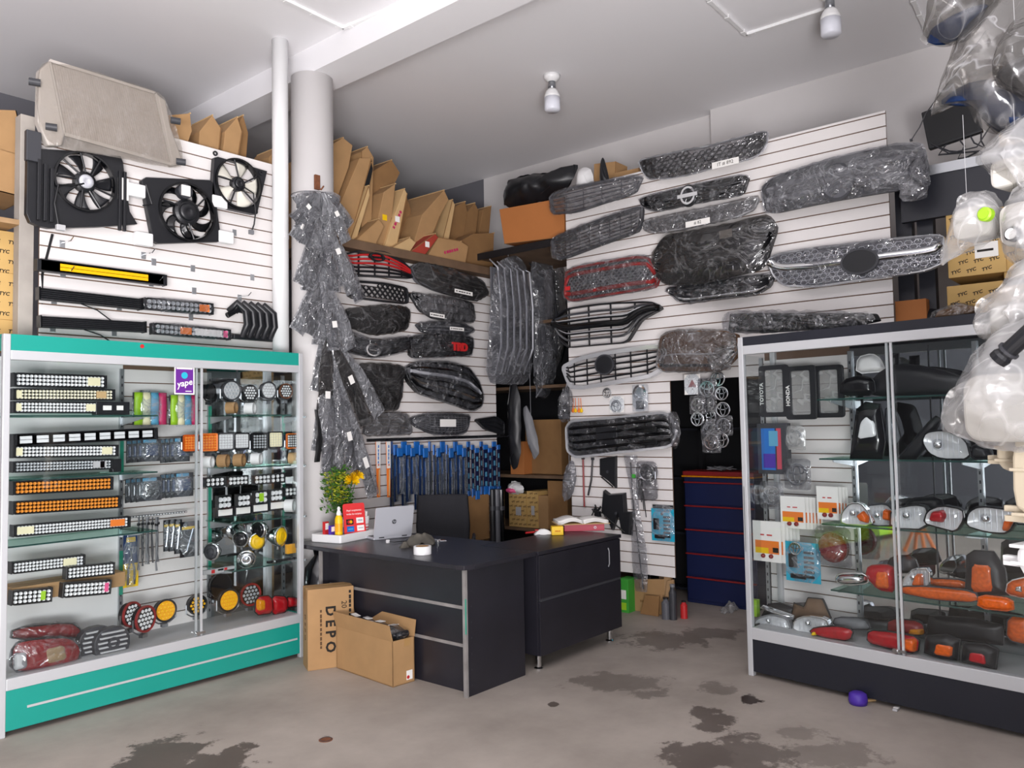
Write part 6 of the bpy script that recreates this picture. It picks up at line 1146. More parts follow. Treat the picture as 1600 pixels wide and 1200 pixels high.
def plate_thing(name, label, cat, pts, w, d, mat, fr=FR, rib=None):
    p = ccw(fr.poly(pts, w)); c = (centroid(p)[0], min(b for a, b in p)); q = local(p, c); t = thing(name, label, cat, fr.M(c[0], c[1], w)); MB().prism(q, -d, 0, None, .94).build('body', mat, t, bevel=.004)
    cc = centroid(q); MB().lathe([(.012, 0), (.012, .004)], 10, T(cc[0], cc[1], 0)).build('fixing', 'dark_grey', t)
    if rib: MB().tube([(*lerp(q[0], q[len(q)//2], .15), .003), (*lerp(q[0], q[len(q)//2], .85), .003)], .006, 6).build('rib', rib, t)
    return t
plate_thing('corner_trim', 'black triangular trim piece under the hexagonal grille', 'trim piece', [(936, 716), (962, 712), (962, 764), (950, 752), (936, 742)], .03, .03, 'black_plastic', rib='black_gloss')
plate_thing('black_bracket', 'spiky black plastic bracket above the cabinet', 'bracket', [(941, 765), (950, 772), (974, 770), (976, 800), (986, 800), (984, 838), (972, 836), (965, 800), (955, 830), (948, 812), (938, 800)], .06, .05, 'black_plastic', rib='black_gloss')
t = thing('wire_harness', 'black wiring harness hanging left of the spiky bracket', 'harness', FR.M(FR.uv(935, 810, .06)[0], FR.uv(935, 810, .06)[1], .06)); rnd = random.Random(8)
for k in range(7): MB().tube([(rnd.uniform(-.05, .05), rnd.uniform(-.02, .12), rnd.uniform(0, .05)) for i in range(4)], .006, 6).build('lead', 'black', t)
MB().cb((.02, .04, .03), (.04, .05, .03)).build('connector', 'black_plastic', t, bevel=.004)
t = thing('clear_tube_bag', 'long clear sleeve with a dark rod hanging to the floor', 'sleeve', FR.M(*FR.uv(1002, 924, .08), .08)); a = FR.uv(985, 712, .08); b = FR.uv(1002, 924, .08); h = a[1]-b[1]
MB().grid(lambda p, q: ((p-.5)*.12*(.9+.3*math.sin(q*7))+(a[0]-b[0])*q**1.5, h*q, .02*math.sin(p*3.14)+.012*noise.noise(Vector((p*3, q*14, 0)))), 6, 26).build('sleeve', 'film_thick', t, smooth=True); MB().tube([(.02, .02, 0), (-.02, h*.35, .0), (-.05, h*.6, .0), (a[0]-b[0], h*.95, 0)], .006, 6).build('rod', 'black_plastic', t)
for (xs, m, lab) in [([(911, 716), (912, 760), (913, 792)], 'red_dark', 'thin red strip hanging on the left of the right slatwall'), ([(926, 717), (924, 750), (919, 774)], 'black_plastic', 'thin black strip hanging next to the red one')]:
    pp = [FR.uv(x, y, .03) for x, y in xs]; t = thing('rubber_strip', lab, 'strip', FR.M(pp[2][0], pp[2][1], .03)); MB().tube([(a-pp[2][0], b-pp[2][1], 0) for a, b in pp], .008, 6).build('strip', m, t); MB().cb((pp[0][0]-pp[2][0], pp[0][1]-pp[2][1], 0), (.025, .02, .015)).build('clip', 'dark_grey', t)
t = disc_light('fog_lamp', 'round fog lamp with a chrome rim in a film bag under the hexagonal grille', FR, 1010, 738, 13, .05, 'chrome', 'dark_grey', None); pillow(rrect(.2, .32, .04, 3, 0, .02), .06, 0, 6, 40, .015, 12, 3., back=.05).build('bag', 'film', t, smooth=True); MB().cb((-.09, .06, .05), (.03, .03, .01)).build('green_sticker', 'green', t)
def kit(t, W, h):
    for k in range(6): MB().box(W*.05, W*.33, h*(.12+.12*k), h*(.18+.12*k), .002, .014).build('bit', 'black_plastic', t, bevel=.002)
    MB().box(-W*.38, -W*.15, h*.35, h*.7, .002, .02).build('driver', 'black_plastic', t, bevel=.004); MB().box(-W*.35, W*.1, h*.08, h*.2, .002, .016).build('handle', 'black_plastic', t, bevel=.004); MB().lathe([(.012, 0), (.012, .012)], 12, T(0, h*.85, .002)).build('socket', 'chrome', t)
wpack('tool_kit', 'turquoise tool kit card on the right slatwall', 'tool kit', 1019, 796, 1053, 844, .04, 'turq', kit)
t = wpack('hanger_tab', 'black hanging tab above the turquoise tool kit', 'tab', 1020, 790, 1052, 800, .035, 'black_plastic')
t = thing('hanging_wires', 'thin black wires hanging left of the turquoise kit', 'wires', FR.M(*FR.uv(1008, 808, .03), .03))
for k in range(4): MB().tube([(-.02*k+.01, .0+.06*k, 0), (-.015*k, .15+.05*k, .01), (-.03+.012*k, .32, .0)], .004, 5).build('wire', 'black', t)
# hanging badges in the doorway
for k, (x, y, r) in enumerate([(1122, 592, 12), (1105, 608, 13), (1128, 615, 11), (1105, 630, 13), (1130, 640, 12), (1090, 633, 11), (1108, 652, 13), (1131, 665, 12), (1090, 655, 11), (1110, 672, 13), (1128, 688, 12), (1112, 690, 13)]):
    ring_thing('%s chrome badge in the film bags hanging in the doorway' % (ORD[k]), FR, x, y, r, .10+.015*(k % 3), 'film' if k % 2 else None, 'chrome badges in the doorway')
def mitsu(t, W, h):
    for k in range(3): MB().prism([(0, 0), (.017, .01), (0, .04), (-.017, .01)], .002, .006, T(0, h*.5, 0) @ RZ(120*k)).build('red_diamond', 'red_dark', t)
wpack('badge_pack', 'tilted white card with three red diamonds in the doorway', 'badge', 1070, 584, 1094, 617, .1, 'white_paper', mitsu)
# ================================================================ black showcase on the right
RWd, RH, RD = 1.86, 2.075, .42
FCR = Frame((4.757, 2.157, 0), (-.1155, -.9933))
rdiv = FCR.uv(1397, 800)[0]
s0 = FCR.uv(1203, 800, -RD)[0]; s1 = FCR.uv(1338, 800, -RD)[0]
caseR = showcase('glass_showcase', 'black based glass showcase full of lamps on the right', FCR, RWd, RH, RD, 'navy_black', 'navy_black', rdiv, [(s0, s1, 'slat'), (s1, RWd-.03, 'mirror')], .224, .295, 1.966, 2.02, False)
u3 = FCR.uv(1536, 800, -RD)[0]
uprights(caseR, (s0-.02, s1+.004, u3), RD, .3, 1.97)
mseam = FCR.uv(1462, 800, -RD)[0]; MB().box(mseam-.004, mseam+.004, .3, 1.97, -RD+.004, -RD+.007).build('mirror_seam', 'dark_grey', caseR)
for px, py, a in ((1420, 620, s1-.06), (1420, 719, s1-.06), (1420, 827, s1-.06), (1420, 935, s1-.02)): gshelf(caseR, a, RWd-.05, FCR.uv(px, py, -.15)[1], RD, .32, (s1+.004, u3))
MB().box(.008, .014, .75, 1.15, -.02, .0).build('side_handle', 'alu', caseR)
RW_ = -.28
def plate_frame(label, x0, y0, x1, y1, w, word):
    a = FCR.uv(x0, y1, w); b = FCR.uv(x1, y0, w); W = b[0]-a[0]; h = b[1]-a[1]; t = thing('plate_frame', label, 'plate frame', FCR.M(a[0]+W/2, a[1], w), 'licence plate frames')
    MB().ring(rrect(W, h, .02, 3, 0, h/2), rrect(W*.62, h*.82, .012, 3, 0, h/2), -.012, .006).build('frame', 'black_plastic', t, bevel=.002); MB().box(-W*.33, W*.33, h*.08, h*.92, -.011, -.008).build('clear_sheet', 'film_milk', t)
    if word: text('lettering', word, W*.17, 'white_paper', t, T(-W*.405, h*.45, .007) @ RZ(90), bold=.001)
plate_frame('black plate frame nearest the left post with upright lettering', 1188, 569, 1231, 652, RW_, 'TOYOTA'); plate_frame('black plate frame in the middle with white upright lettering', 1229, 570, 1274, 656, RW_+.03, 'HONDA'); plate_frame('black plate frame next to the shelf upright', 1273, 569, 1317, 653, RW_, '')
t = lbox('cassette_box', 'blue and purple product box in a grey case under the plate frames', FCR, 1185, 661, 1229, 740, RW_+.02, .05, 'dark_grey', extra=lambda t, W, h: [MB().box(-W*.36, W*.1, h*.08, h*.9, 0, .002).build('blue_print', 'blue', t), MB().box(-W*.1, W*.2, h*.55, h*.85, .002, .003).build('white_print', 'sky', t), MB().box(W*.15, W*.3, h*.1, h*.9, 0, .002).build('red_print', 'binder', t), MB().box(-W*.3, W*.1, h*.12, h*.4, .002, .003).build('purple_print', 'violet', t)])
ring_thing('chrome badge on a white pack beside the blue box', FCR, 1242, 684, 14, RW_+.01, 'film_milk'); ring_thing('largest chrome oval badge on the showcase slats', FCR, 1246, 741, 18, RW_+.03, 'film'); ring_thing('chrome oval badge lowest left on the showcase slats', FCR, 1206, 774, 16, RW_+.03, 'film')
def bulbpack(label, x0, y0, x1, y1, n, w, grp):
    a = FCR.uv(x0, y1, w); b = FCR.uv(x1, y0, w); W = (b[0]-a[0]); h = b[1]-a[1]
    for k in range(n):
        f = k == n-1; t = thing('bulb_pack', '%s white bulb pack %s' % ('frontmost' if f else ORD[k]+' hidden', label), 'bulb pack', FCR.M(a[0]+W*(.40 if f else .46+.05*(n-2-k)), a[1]+.002*k, w-.02*(n-1-k)) @ RY(0 if f else 0), grp); w2 = W*.7
        MB().box(-w2/2, w2/2, 0, h, 0, .002).build('card', 'white_paper', t); MB().box(-w2*.42, w2*.42, h*.2, h*.52, .002, .003).build('orange_band', 'orange', t); MB().box(-w2*.42, w2*.05, h*.2, h*.34, .003, .0035).build('yellow_band', 'yellow', t)
        if f:
            print_lines('red_print', 'red', t, T(0, h*.66, .003), w2*.45, h*.06, 1, 2); [MB().lathe([(0, .016), (.012, .012), (.014, 0)], 12, T(s*w2*.14, h*.14, .002)).build('bulb', 'red_dark', t, smooth=True) for s in (-1, 1)]
            MB().box(w2*.2, w2*.4, h*.24, h*.36, .003, .0036).build('barcode', 'ink', t)
bulbpack('on the hook beside the corner lamp', 1275, 763, 1322, 812, 4, RW_+.06, 'bulb packs'); bulbpack('in the middle row of the showcase slats', 1218, 780, 1272, 826, 6, RW_+.06, 'bulb packs'); bulbpack('lowest left on the showcase slats', 1175, 820, 1236, 877, 6, RW_+.1, 'bulb packs')
wpack('tool_kit', 'turquoise tool kit card inside the black showcase', 'tool kit', 1229, 850, 1281, 906, RW_+.08, 'turq', kit, fr=FCR); ring_thing('chrome ring clip on the turquoise kit', FCR, 1243, 857, 10, RW_+.12)
c = FCR.uv(1302, 855, RW_+.06); r = .088; t = thing('red_reflector', 'round red lamp in a clear bag on the showcase slats', 'lamp', FCR.M(c[0], c[1]-r, RW_+.06)); MB().lathe([(r, 0), (r*.96, .02), (r*.6, .045), (0, .055)], 28, T(0, r, 0)).build('lens', 'red_lens', t, smooth=True); MB().ring(circ(r*1.02, 28), circ(r*.9, 28), -.02, .01, M=T(0, r, 0)).build('rim', 'red_dark', t); pillow(rrect(r*2.5, r*2.7, .03, 3, 0, r*1.05), .07, 0, 6, 40, .012, 14, 5., back=.01).build('bag', 'film', t, smooth=True)
# shelves: lamps and mirrors
def RL(label, pts, w, housing, lens, ins=(), clear=False, name='head_lamp', cat='lamp', d=.1, dome=.3, rd=1): return lamp_unit(name, label, cat, FCR, pts, w, d, housing, lens, ins, 'lamps in the black showcase', clear, dome, round_=rd)
RL('white domed cap on the top shelf of the black showcase', [(1337, 584), (1340, 558), (1362, 552), (1376, 560), (1384, 580)], -.2, 'white', 'white', name='white_dome', cat='dome')
RL('black fog lamp shell on the top shelf beside the white cap', [(1312, 618), (1316, 594), (1345, 586), (1366, 592), (1368, 618)], -.16, 'black_gloss', 'black_gloss')
RL('long black bumper corner spanning the top shelf', [(1352, 619), (1360, 596), (1378, 578), (1405, 568), (1450, 573), (1500, 586), (1510, 600), (1490, 619)], -.2, 'black_plastic', 'black_plastic', name='bumper_corner', cat='bumper part', d=.1)
MB().cb((0, 0, 0), (.001, .001, .001))
RL('black post standing up behind the bumper corner', [(1388, 580), (1389, 553), (1404, 552), (1405, 580)], -.26, 'black_plastic', 'black_plastic', name='black_post', cat='bracket', d=.03, rd=0)
RL('black framed lamp with a bright chrome face on the second shelf', [(1328, 717), (1338, 640), (1352, 628), (1375, 632), (1383, 690), (1378, 717)], -.18, 'black_gloss', 'black_gloss', [([(1339, 692), (1345, 656), (1356, 645), (1372, 656), (1376, 686)], 'reflector')], rd=0)
RL('second black framed lamp leaning on the first', [(1384, 700), (1382, 640), (1392, 632), (1402, 660), (1409, 690)], -.24, 'black_gloss', 'lens_dark')
RL('black diagonal trim leaning on the second shelf', [(1400, 718), (1450, 660), (1462, 650), (1470, 655), (1455, 690), (1430, 718)], -.22, 'black_plastic', 'black_plastic', name='diagonal_trim', cat='trim piece', d=.04, rd=0)
RL('clear faceted head lamp on the second shelf under the big bag', [(1440, 690), (1446, 675), (1475, 671), (1510, 686), (1518, 718), (1470, 718), (1450, 708)], -.12, 'black_gloss', 'lens', clear=True)
RL('black lamp back at the right of the second shelf', [(1516, 718), (1518, 694), (1545, 698), (1552, 718)], -.14, 'black_plastic', 'black_plastic')
RL('clear quarter round corner lamp with an amber bulb', [(1313, 820), (1315, 800), (1328, 786), (1345, 786), (1357, 800), (1364, 822)], -.1, 'chrome', 'lens', [([(1339, 805), (1350, 797), (1359, 808), (1358, 818), (1345, 814)], 'orange_lens')], clear=True)
RL('clear lamp with an amber end behind the quarter round one', [(1350, 812), (1352, 790), (1385, 786), (1398, 800), (1398, 822), (1365, 822)], -.2, 'dark_grey', 'lens', [([(1380, 812), (1382, 794), (1394, 798), (1394, 814)], 'orange_lens')], clear=True)
RL('grey head lamp under the door joint', [(1390, 826), (1392, 795), (1430, 788), (1450, 792), (1448, 828)], -.15, 'black_plastic', 'lens', clear=True)
RL('head lamp with a red inner section on the third shelf', [(1442, 818), (1448, 798), (1470, 789), (1505, 795), (1507, 812), (1494, 832), (1470, 826)], -.08, 'black_gloss', 'lens', [([(1452, 814), (1456, 799), (1476, 796), (1480, 806), (1474, 817)], 'red_lens')], clear=True)
RL('wide head lamp with an amber side at the right of the third shelf', [(1508, 822), (1512, 800), (1530, 790), (1580, 796), (1593, 804), (1576, 835), (1540, 832)], -.09, 'black_gloss', 'lens', [([(1566, 829), (1570, 812), (1584, 803), (1586, 812), (1576, 830)], 'orange_lens')], clear=True)
RL('black lamp back standing behind the head lamps', [(1408, 800), (1420, 778), (1470, 776), (1476, 800)], -.3, 'black_plastic', 'black_plastic')
RL('silver door mirror with a flat base on the slat side', [(1304, 905), (1310, 896), (1345, 895), (1357, 902), (1356, 912), (1330, 915), (1310, 912)], -.12, 'chrome', 'chrome', name='door_mirror', cat='mirror', dome=.6)
RL('red and orange tail lamp at the left of the fourth shelf', [(1352, 900), (1356, 884), (1385, 882), (1399, 888), (1399, 926), (1372, 922)], -.12, 'red_dark', 'red_lens', [([(1368, 918), (1370, 888), (1392, 890), (1394, 922)], 'orange_lens')])
RL('dark lamp leaning behind the red and orange one', [(1386, 896), (1388, 874), (1400, 868), (1428, 868), (1437, 894)], -.24, 'black_gloss', 'dark_grey')
RL('chrome corner lamp with an orange triangle on the fourth shelf', [(1408, 918), (1412, 902), (1428, 888), (1452, 888), (1453, 920)], -.12, 'chrome', 'lens', [([(1425, 916), (1432, 896), (1443, 896), (1444, 918)], 'orange_lens')], clear=True)
RL('long low orange bumper lamp across the fourth shelf', [(1404, 926), (1406, 916), (1450, 916), (1525, 924), (1530, 942), (1460, 938)], -.06, 'dark_grey', 'orange_lens', dome=.15)
RL('second long orange lamp behind the low one', [(1446, 915), (1450, 903), (1510, 906), (1515, 922)], -.2, 'dark_grey', 'orange_lens', dome=.15)
RL('tall square orange lamp in a black housing on the fourth shelf', [(1508, 932), (1510, 868), (1522, 860), (1552, 862), (1570, 888), (1576, 930)], -.12, 'black_plastic', 'black_plastic', [([(1516, 928), (1518, 874), (1554, 876), (1560, 926)], 'orange_lens')], rd=0)
RL('bright orange block lamp overhanging the fourth shelf', [(1527, 950), (1529, 929), (1582, 936), (1584, 956)], -.03, 'orange_lens', 'orange_lens', dome=.15)
RL('orange and chrome lamp at the right frame edge', [(1570, 928), (1574, 908), (1610, 900), (1612, 938)], -.1, 'chrome', 'orange_lens', [([(1586, 924), (1588, 914), (1600, 912), (1602, 926)], 'chrome')])
# deck
RL('silver head lamp on the deck next to the left post', [(1176, 980), (1182, 966), (1205, 960), (1230, 966), (1237, 986)], -.12, 'grey', 'lens', clear=True)
RL('black spiky lamp bracket behind the silver lamp', [(1190, 962), (1200, 944), (1218, 942), (1240, 950), (1250, 968), (1220, 966)], -.28, 'black_plastic', 'black_plastic', name='lamp_bracket', cat='bracket', rd=0)
RL('dark brown lamp back with a jagged top on the deck', [(1236, 968), (1240, 942), (1256, 948), (1262, 934), (1285, 936), (1298, 966)], -.24, 'black_plastic', 'wood_dark', name='lamp_bracket', cat='bracket', rd=0)
RL('thin chrome trim lying across the deck corner', [(1188, 950), (1192, 946), (1240, 962), (1238, 968)], -.16, 'chrome', 'chrome', name='chrome_trim', cat='trim piece', d=.02, rd=0)
RL('bright clear lamp with chrome facets in the deck front', [(1238, 986), (1241, 968), (1260, 962), (1290, 966), (1297, 980), (1280, 992)], -.1, 'chrome', 'lens', clear=True)
RL('red tail lamp with a yellow dot in the deck front', [(1263, 988), (1272, 980), (1310, 978), (1334, 984), (1328, 1002), (1290, 998)], -.07, 'black_plastic', 'red_lens', [([(1270, 992), (1272, 986), (1278, 986), (1278, 992)], 'yellow')])
RL('grey lamp tray behind the red tail lamp', [(1300, 976), (1305, 964), (1350, 966), (1362, 984), (1330, 984)], -.22, 'dark_grey', 'grey')
RL('wide red and orange tail lamp in the deck middle', [(1354, 1004), (1356, 984), (1400, 988), (1437, 996), (1434, 1022), (1390, 1014)], -.06, 'black_plastic', 'red_lens', [([(1408, 1012), (1410, 994), (1434, 998), (1432, 1020)], 'orange_lens')])
RL('dim red and amber lamp behind the wide tail lamp', [(1385, 990), (1388, 966), (1440, 970), (1448, 994)], -.24, 'black_plastic', 'red_dark', [([(1420, 990), (1422, 980), (1444, 982), (1444, 992)], 'amber')])
RL('black tail lamp with an orange square in the deck front', [(1444, 1020), (1446, 994), (1480, 992), (1500, 1000), (1497, 1032), (1470, 1028)], -.06, 'black_plastic', 'black_plastic', [([(1458, 1022), (1462, 1000), (1494, 1006), (1492, 1028)], 'orange_lens')], rd=0)
RL('dark red tail lamp near the right end of the deck', [(1502, 1034), (1505, 1004), (1540, 1006), (1560, 1016), (1556, 1046)], -.06, 'black_plastic', 'black_plastic', [([(1512, 1032), (1515, 1014), (1545, 1018), (1548, 1040)], 'red_lens')], rd=0)
RL('large black lamp housing behind the tail lamps', [(1446, 995), (1452, 962), (1520, 966), (1568, 978), (1566, 1008)], -.25, 'black_plastic', 'black_plastic', rd=0, d=.08)
RL('amber lamp at the right frame edge of the deck', [(1572, 1000), (1574, 962), (1612, 964), (1614, 1010)], -.12, 'dark_grey', 'orange_lens')
lbox('green_packet', 'green packet in the left corner of the showcase deck', FCR, 1168, 938, 1182, 962, -.2, .04, 'lime', 'packet')
# wrapped grille lying on top of the showcase
def on_top(lab, pts, w, film_, mat):
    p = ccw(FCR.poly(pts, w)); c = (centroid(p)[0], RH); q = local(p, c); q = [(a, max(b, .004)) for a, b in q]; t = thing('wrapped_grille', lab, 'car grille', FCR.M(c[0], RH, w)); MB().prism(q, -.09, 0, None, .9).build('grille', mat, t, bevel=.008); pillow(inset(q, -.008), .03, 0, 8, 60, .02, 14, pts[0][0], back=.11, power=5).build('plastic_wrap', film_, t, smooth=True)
on_top('flat black grille in film lying on top of the black showcase', [(1128, 518), (1131, 489), (1170, 487), (1362, 488), (1369, 500), (1325, 510), (1180, 520)], -.04, 'film', 'black_gloss')
on_top('small tan part in film lying on the right of the showcase top', [(1456, 503), (1462, 486), (1500, 474), (1526, 480), (1522, 490), (1490, 498)], -.08, 'film_grey', 'card_dark')
# ================================================================ upper right rack, cartons and hanging bags
t = thing('upper_rack', 'dark rack with a scuffed steel edge right of the tall slatwall', 'rack', (5.85, -.6, 0)); za = at_x(1450, 262, 5.85).z
MB().box(.0, .6, -.4, 2.05, za-.05, za).build('shelf', 'wood_dark', t); MB().box(-.012, .0, -.4, 2.05, za-.055, za+.01).build('steel_edge', 'alu', t); MB().box(.0, .05, -.4, 2.05, za-.34, za-.055).build('valance', 'navy_black', t)
z2 = at_x(1450, 500, 5.85).z-.12; MB().box(.0, .6, -.4, 2.05, z2-.04, z2).build('shelf', 'wood_dark', t)
for px in (1440, 1407): y = at_x(px, 420, 5.9).y+.6; MB().box(.1, .18, y-.07, y+.03, z2, za-.05).build('post', 'navy_black', t)
for y in (2.0, -.36): MB().box(.5, .58, y, y+.05, 0, za).build('post', 'navy_black', t)
def rbox(lab, x0, y0, x1, y1, X, d, mat, tyc=True, lb=None):
    a = at_x(x0, y1, X); b = at_x(x1, y0, X); W = abs(b.y-a.y); h = b.z-a.z; t = carton('carton', lab, T(X+d/2, (a.y+b.y)/2, a.z) @ RZ(-90), W, d, h, mat, 'cartons on the upper right rack', tape=False)
    if tyc: tyc_print(t, W, h, T(0, -d/2-.001, h/2) @ RX(90), size=.03, step=(.088, .058), tilt=14)
    if lb: MB().box(-W*.02, W*.38, -d/2-.002, -d/2-.001, h*.22, h*.42).build('label_print', 'white_paper', t); MB().box(W*.02, W*.3, -d/2-.0025, -d/2-.002, h*.3, h*.33).build('label_line', 'ink', t)
    return t
rbox('printed brown carton with a white label on the upper right rack', 1482, 305, 1567, 435, 5.86, .4, 'card_tyc', True, True); rbox('printed brown carton below the labelled one', 1482, 438, 1567, 512, 5.86, .4, 'card_tyc'); rbox('printed brown carton at the right frame edge, upper', 1569, 300, 1650, 435, 5.88, .4, 'card_tyc'); rbox('printed brown carton at the right frame edge, lower', 1569, 438, 1650, 512, 5.88, .4, 'card_tyc')
rbox('plain brown carton beside the slatwall edge', 1400, 466, 1447, 520, 5.87, .3, 'card_orange', False); rbox('printed carton standing on the rack behind the hanging bags', 1562, 165, 1640, 240, 6.4, .15, 'card_tyc')
p = FR.poly([(1412, 506), (1420, 486), (1440, 478), (1462, 480), (1478, 500)], 0); c = (centroid(p)[0], min(b for a, b in p)); t = thing('black_cover', 'black rounded part on the showcase beside the plain carton', 'car part', FR.M(c[0], z2+.001, -.15)); pillow([(a, b+c[1]-z2-.001 if b > .03 else .0) for a, b in local(p, c)], .08, 0, 6, 36, back=.05).build('shell', 'black_plastic', t, smooth=True); MB().tube([(-.1, .03, .06), (0, .06, .09), (.1, .03, .06)], .006, 6).build('rim', 'black_gloss', t)
# router with cables on the wall above the rack
X = 6.2; p = at_x(1486, 190, X); t = thing('network_router', 'black boxed device with cables on the wall above the upper rack', 'router', FR.M(-p.y, p.z, -(X-XS)) @ RZ(8)); MB().box(-.17, .17, -.14, .14, -.05, 0).build('housing', 'black_plastic', t, bevel=.008); MB().box(-.15, .15, -.12, .12, 0, .002).build('front', 'black', t)
rnd = random.Random(2)
for k in range(6): x = -.12+.07*k; MB().tube([(x, -.13, -.02), (x+rnd.uniform(-.08, .08), -.2, 0), (x+rnd.uniform(-.15, .25), -.27, 0), (x+rnd.uniform(-.1, .3), -.32, -.01)], .006, 6).build('cable', 'dark_grey', t)
MB().tube([(-.15, -.1, 0), (-.05, -.22, .02), (.12, -.24, .02), (.25, -.1, .02), (.2, .1, 0)], .005, 6).build('cable', 'dark_grey', t); MB().box(-.28, .5, -.345, -.33, -.2, .1).build('stand', 'navy_black', t)
a = at_x(1430, 225, 5.8); b = at_x(1452, 185, 5.8)
t = thing('pull_cord', 'thin dark cord running up from the film bundle', 'cord', FR.M(-a.y, a.z, .1)); MB().tube([(0, 0, 0), (-(b.y-a.y)*.6, (b.z-a.z)*.5, 0), (-(b.y-a.y), b.z-a.z, 0), (-(b.y-a.y)+.3, b.z-a.z+.6, -.4)], .004, 5).build('cord', 'dark_grey', t); MB().cb((0, 0, 0), (.015, .015, .015)).build('knot', 'dark_grey', t)
# hanging bags in the foreground, on cords from the ceiling
FB = Frame((3.45, 0, 0), (-.30, -.954))       # the row the bags hang in, in front of the showcase
def hbag(label, pts, w, filmm, inner=None, depth=.14, cr=.035, cat='hanging bag', name='hanging_bag', seed=0, cord=None, p=2.2):
    q0 = ccw(FB.poly(pts, w)); c = (centroid(q0)[0], min(b for a, b in q0)); q = local(q0, c); M = FB.M(c[0], c[1], w); t = thing(name, label, cat, M, 'bags hanging from the ceiling')
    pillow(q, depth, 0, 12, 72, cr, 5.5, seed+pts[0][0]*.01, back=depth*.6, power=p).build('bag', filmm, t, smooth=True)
    if inner: inner(t, q, M)
    top = max(q, key=lambda k: k[1]); h = CE-.001-(M.translation.z+top[1])
    if h > 1.2: h = .3
    if h > .05: MB().tube([(top[0], top[1]-.02, 0), (top[0]+(cord or 0), top[1]+h, 0)], .001, 5).build('cord', 'pale_grey', t)
    return t
def tank(x0, y0, x1, y1, w, capxy=None, capm='black_plastic', mat='bag_tank', sub=None):
    def f(t, q, M):
        Mi = M.inverted(); fr0 = FB; a = fr0.uv(x0, y1, w); b = fr0.uv(x1, y0, w); o = Mi @ (FB.o+FB.u*a[0]+FB.v*a[1]+FB.w*w); W = b[0]-a[0]; h = b[1]-a[1]
        O = T(o.x+W/2, o.y+h/2, o.z); MB().prism(chaikin(rrect(W, h, min(W, h)*.25, 3), 1), -.06, .06, O).build('reservoir', mat, t, bevel=.012); MB().tube([(-W*.4, h*.1, .062), (0, h*.15, .066), (W*.4, h*.1, .062)], .008, 6, M=O).build('reservoir_seam', mat, t)
        if capxy:
            k = fr0.uv(*capxy, w+.09); o2 = Mi @ (FB.o+FB.u*k[0]+FB.v*k[1]+FB.w*(w+.075)); MB().lathe([(.026, 0), (.026, .025), (.018, .03), (0, .03)], 18, T(*o2)).build('cap', capm, t); MB().lathe([(.019, .03), (.019, .034), (0, .034)], 18, T(*o2)).build('cap_disc', 'white' if capm == 'black_plastic' else capm, t)
    return f
def lump(pts, w, mat, d=.08):
    def f(t, q, M):
        Mi = M.inverted(); p = FB.poly(pts, w); z = []
        for a, b in p:
            o = Mi @ (FB.o+FB.u*a+FB.v*b+FB.w*w); z.append((o.x, o.y))
        pillow(z, d, 0, 7, 44, .01, 6, 1., back=d*.8, power=2.2).build('part_inside', mat, t, smooth=True)
    return f
hbag('smoky bag with a dark bumper part at the top right corner, leftmost', [(1440, 62), (1452, 40), (1466, -20), (1560, -40), (1560, 0), (1510, 60), (1470, 74)], .12, 'film_bag', lump([(1444, 62), (1460, 48), (1530, 5), (1550, 10), (1500, 60), (1468, 72)], .12, 'blue_dark'), cord=.0)
hbag('large smoky bag with blue black parts at the upper right', [(1450, 182), (1478, 110), (1500, 45), (1530, -10), (1620, -30), (1630, 200), (1590, 222), (1540, 205), (1500, 150), (1462, 178)], .05, 'film_bag', lump([(1460, 168), (1500, 132), (1560, 122), (1625, 130), (1625, 205), (1590, 218), (1545, 200), (1510, 152)], .05, 'blue_dark'), depth=.16)
hbag('smoky bag with a dark part cut by the top right corner', [(1545, 130), (1560, 70), (1585, 30), (1640, 20), (1640, 165), (1600, 160)], .2, 'film_bag', lump([(1550, 130), (1580, 90), (1635, 85), (1635, 150)], .2, 'mid_grey'))
hbag('milky bag drooping below the dark bags at the right edge', [(1524, 246), (1545, 225), (1580, 190), (1630, 170), (1640, 330), (1590, 300), (1545, 272)], .15, 'film_milk', tank(1560, 235, 1640, 300, .15))
hbag('clear bag with a white tank and a yellow green cap', [(1465, 420), (1480, 380), (1495, 330), (1510, 300), (1548, 295), (1570, 325), (1568, 365), (1540, 382), (1500, 398)], .18, 'film_milk', tank(1502, 318, 1560, 380, .16, (1540, 335), 'lime'), depth=.1)
hbag('milky bag with a white tank and a black capped filler neck', [(1560, 395), (1566, 330), (1590, 290), (1640, 280), (1640, 440), (1600, 420)], .22, 'film_milk', tank(1575, 310, 1640, 390, .2, (1583, 366)), depth=.1)
hbag('long milky bag hanging down to the showcase top', [(1520, 520), (1528, 480), (1560, 450), (1600, 400), (1640, 390), (1640, 600), (1590, 545), (1550, 532)], .26, 'film_milk', tank(1560, 470, 1640, 540, .22), depth=.12)
hbag('biggest white bag in front of the black showcase', [(1462, 668), (1490, 610), (1530, 545), (1570, 500), (1640, 480), (1650, 700), (1600, 706), (1556, 705), (1500, 685)], .3, 'film_milk', tank(1520, 580, 1640, 690, .26), depth=.16)
c = FB.uv(1585, 540, .44); t = thing('black_filler_neck', 'black filler neck poking out of the biggest white bag', 'filler neck', FB.M(c[0], c[1], .44) @ RZ(-50)); MB().lathe([(.028, -.10), (.028, .04), (.034, .05), (.034, .07)], 18, RX(90)).build('neck', 'black_plastic', t, smooth=False); MB().lathe([(.036, .02), (.036, .03)], 18, RX(90)).build('collar', 'dark_grey', t)
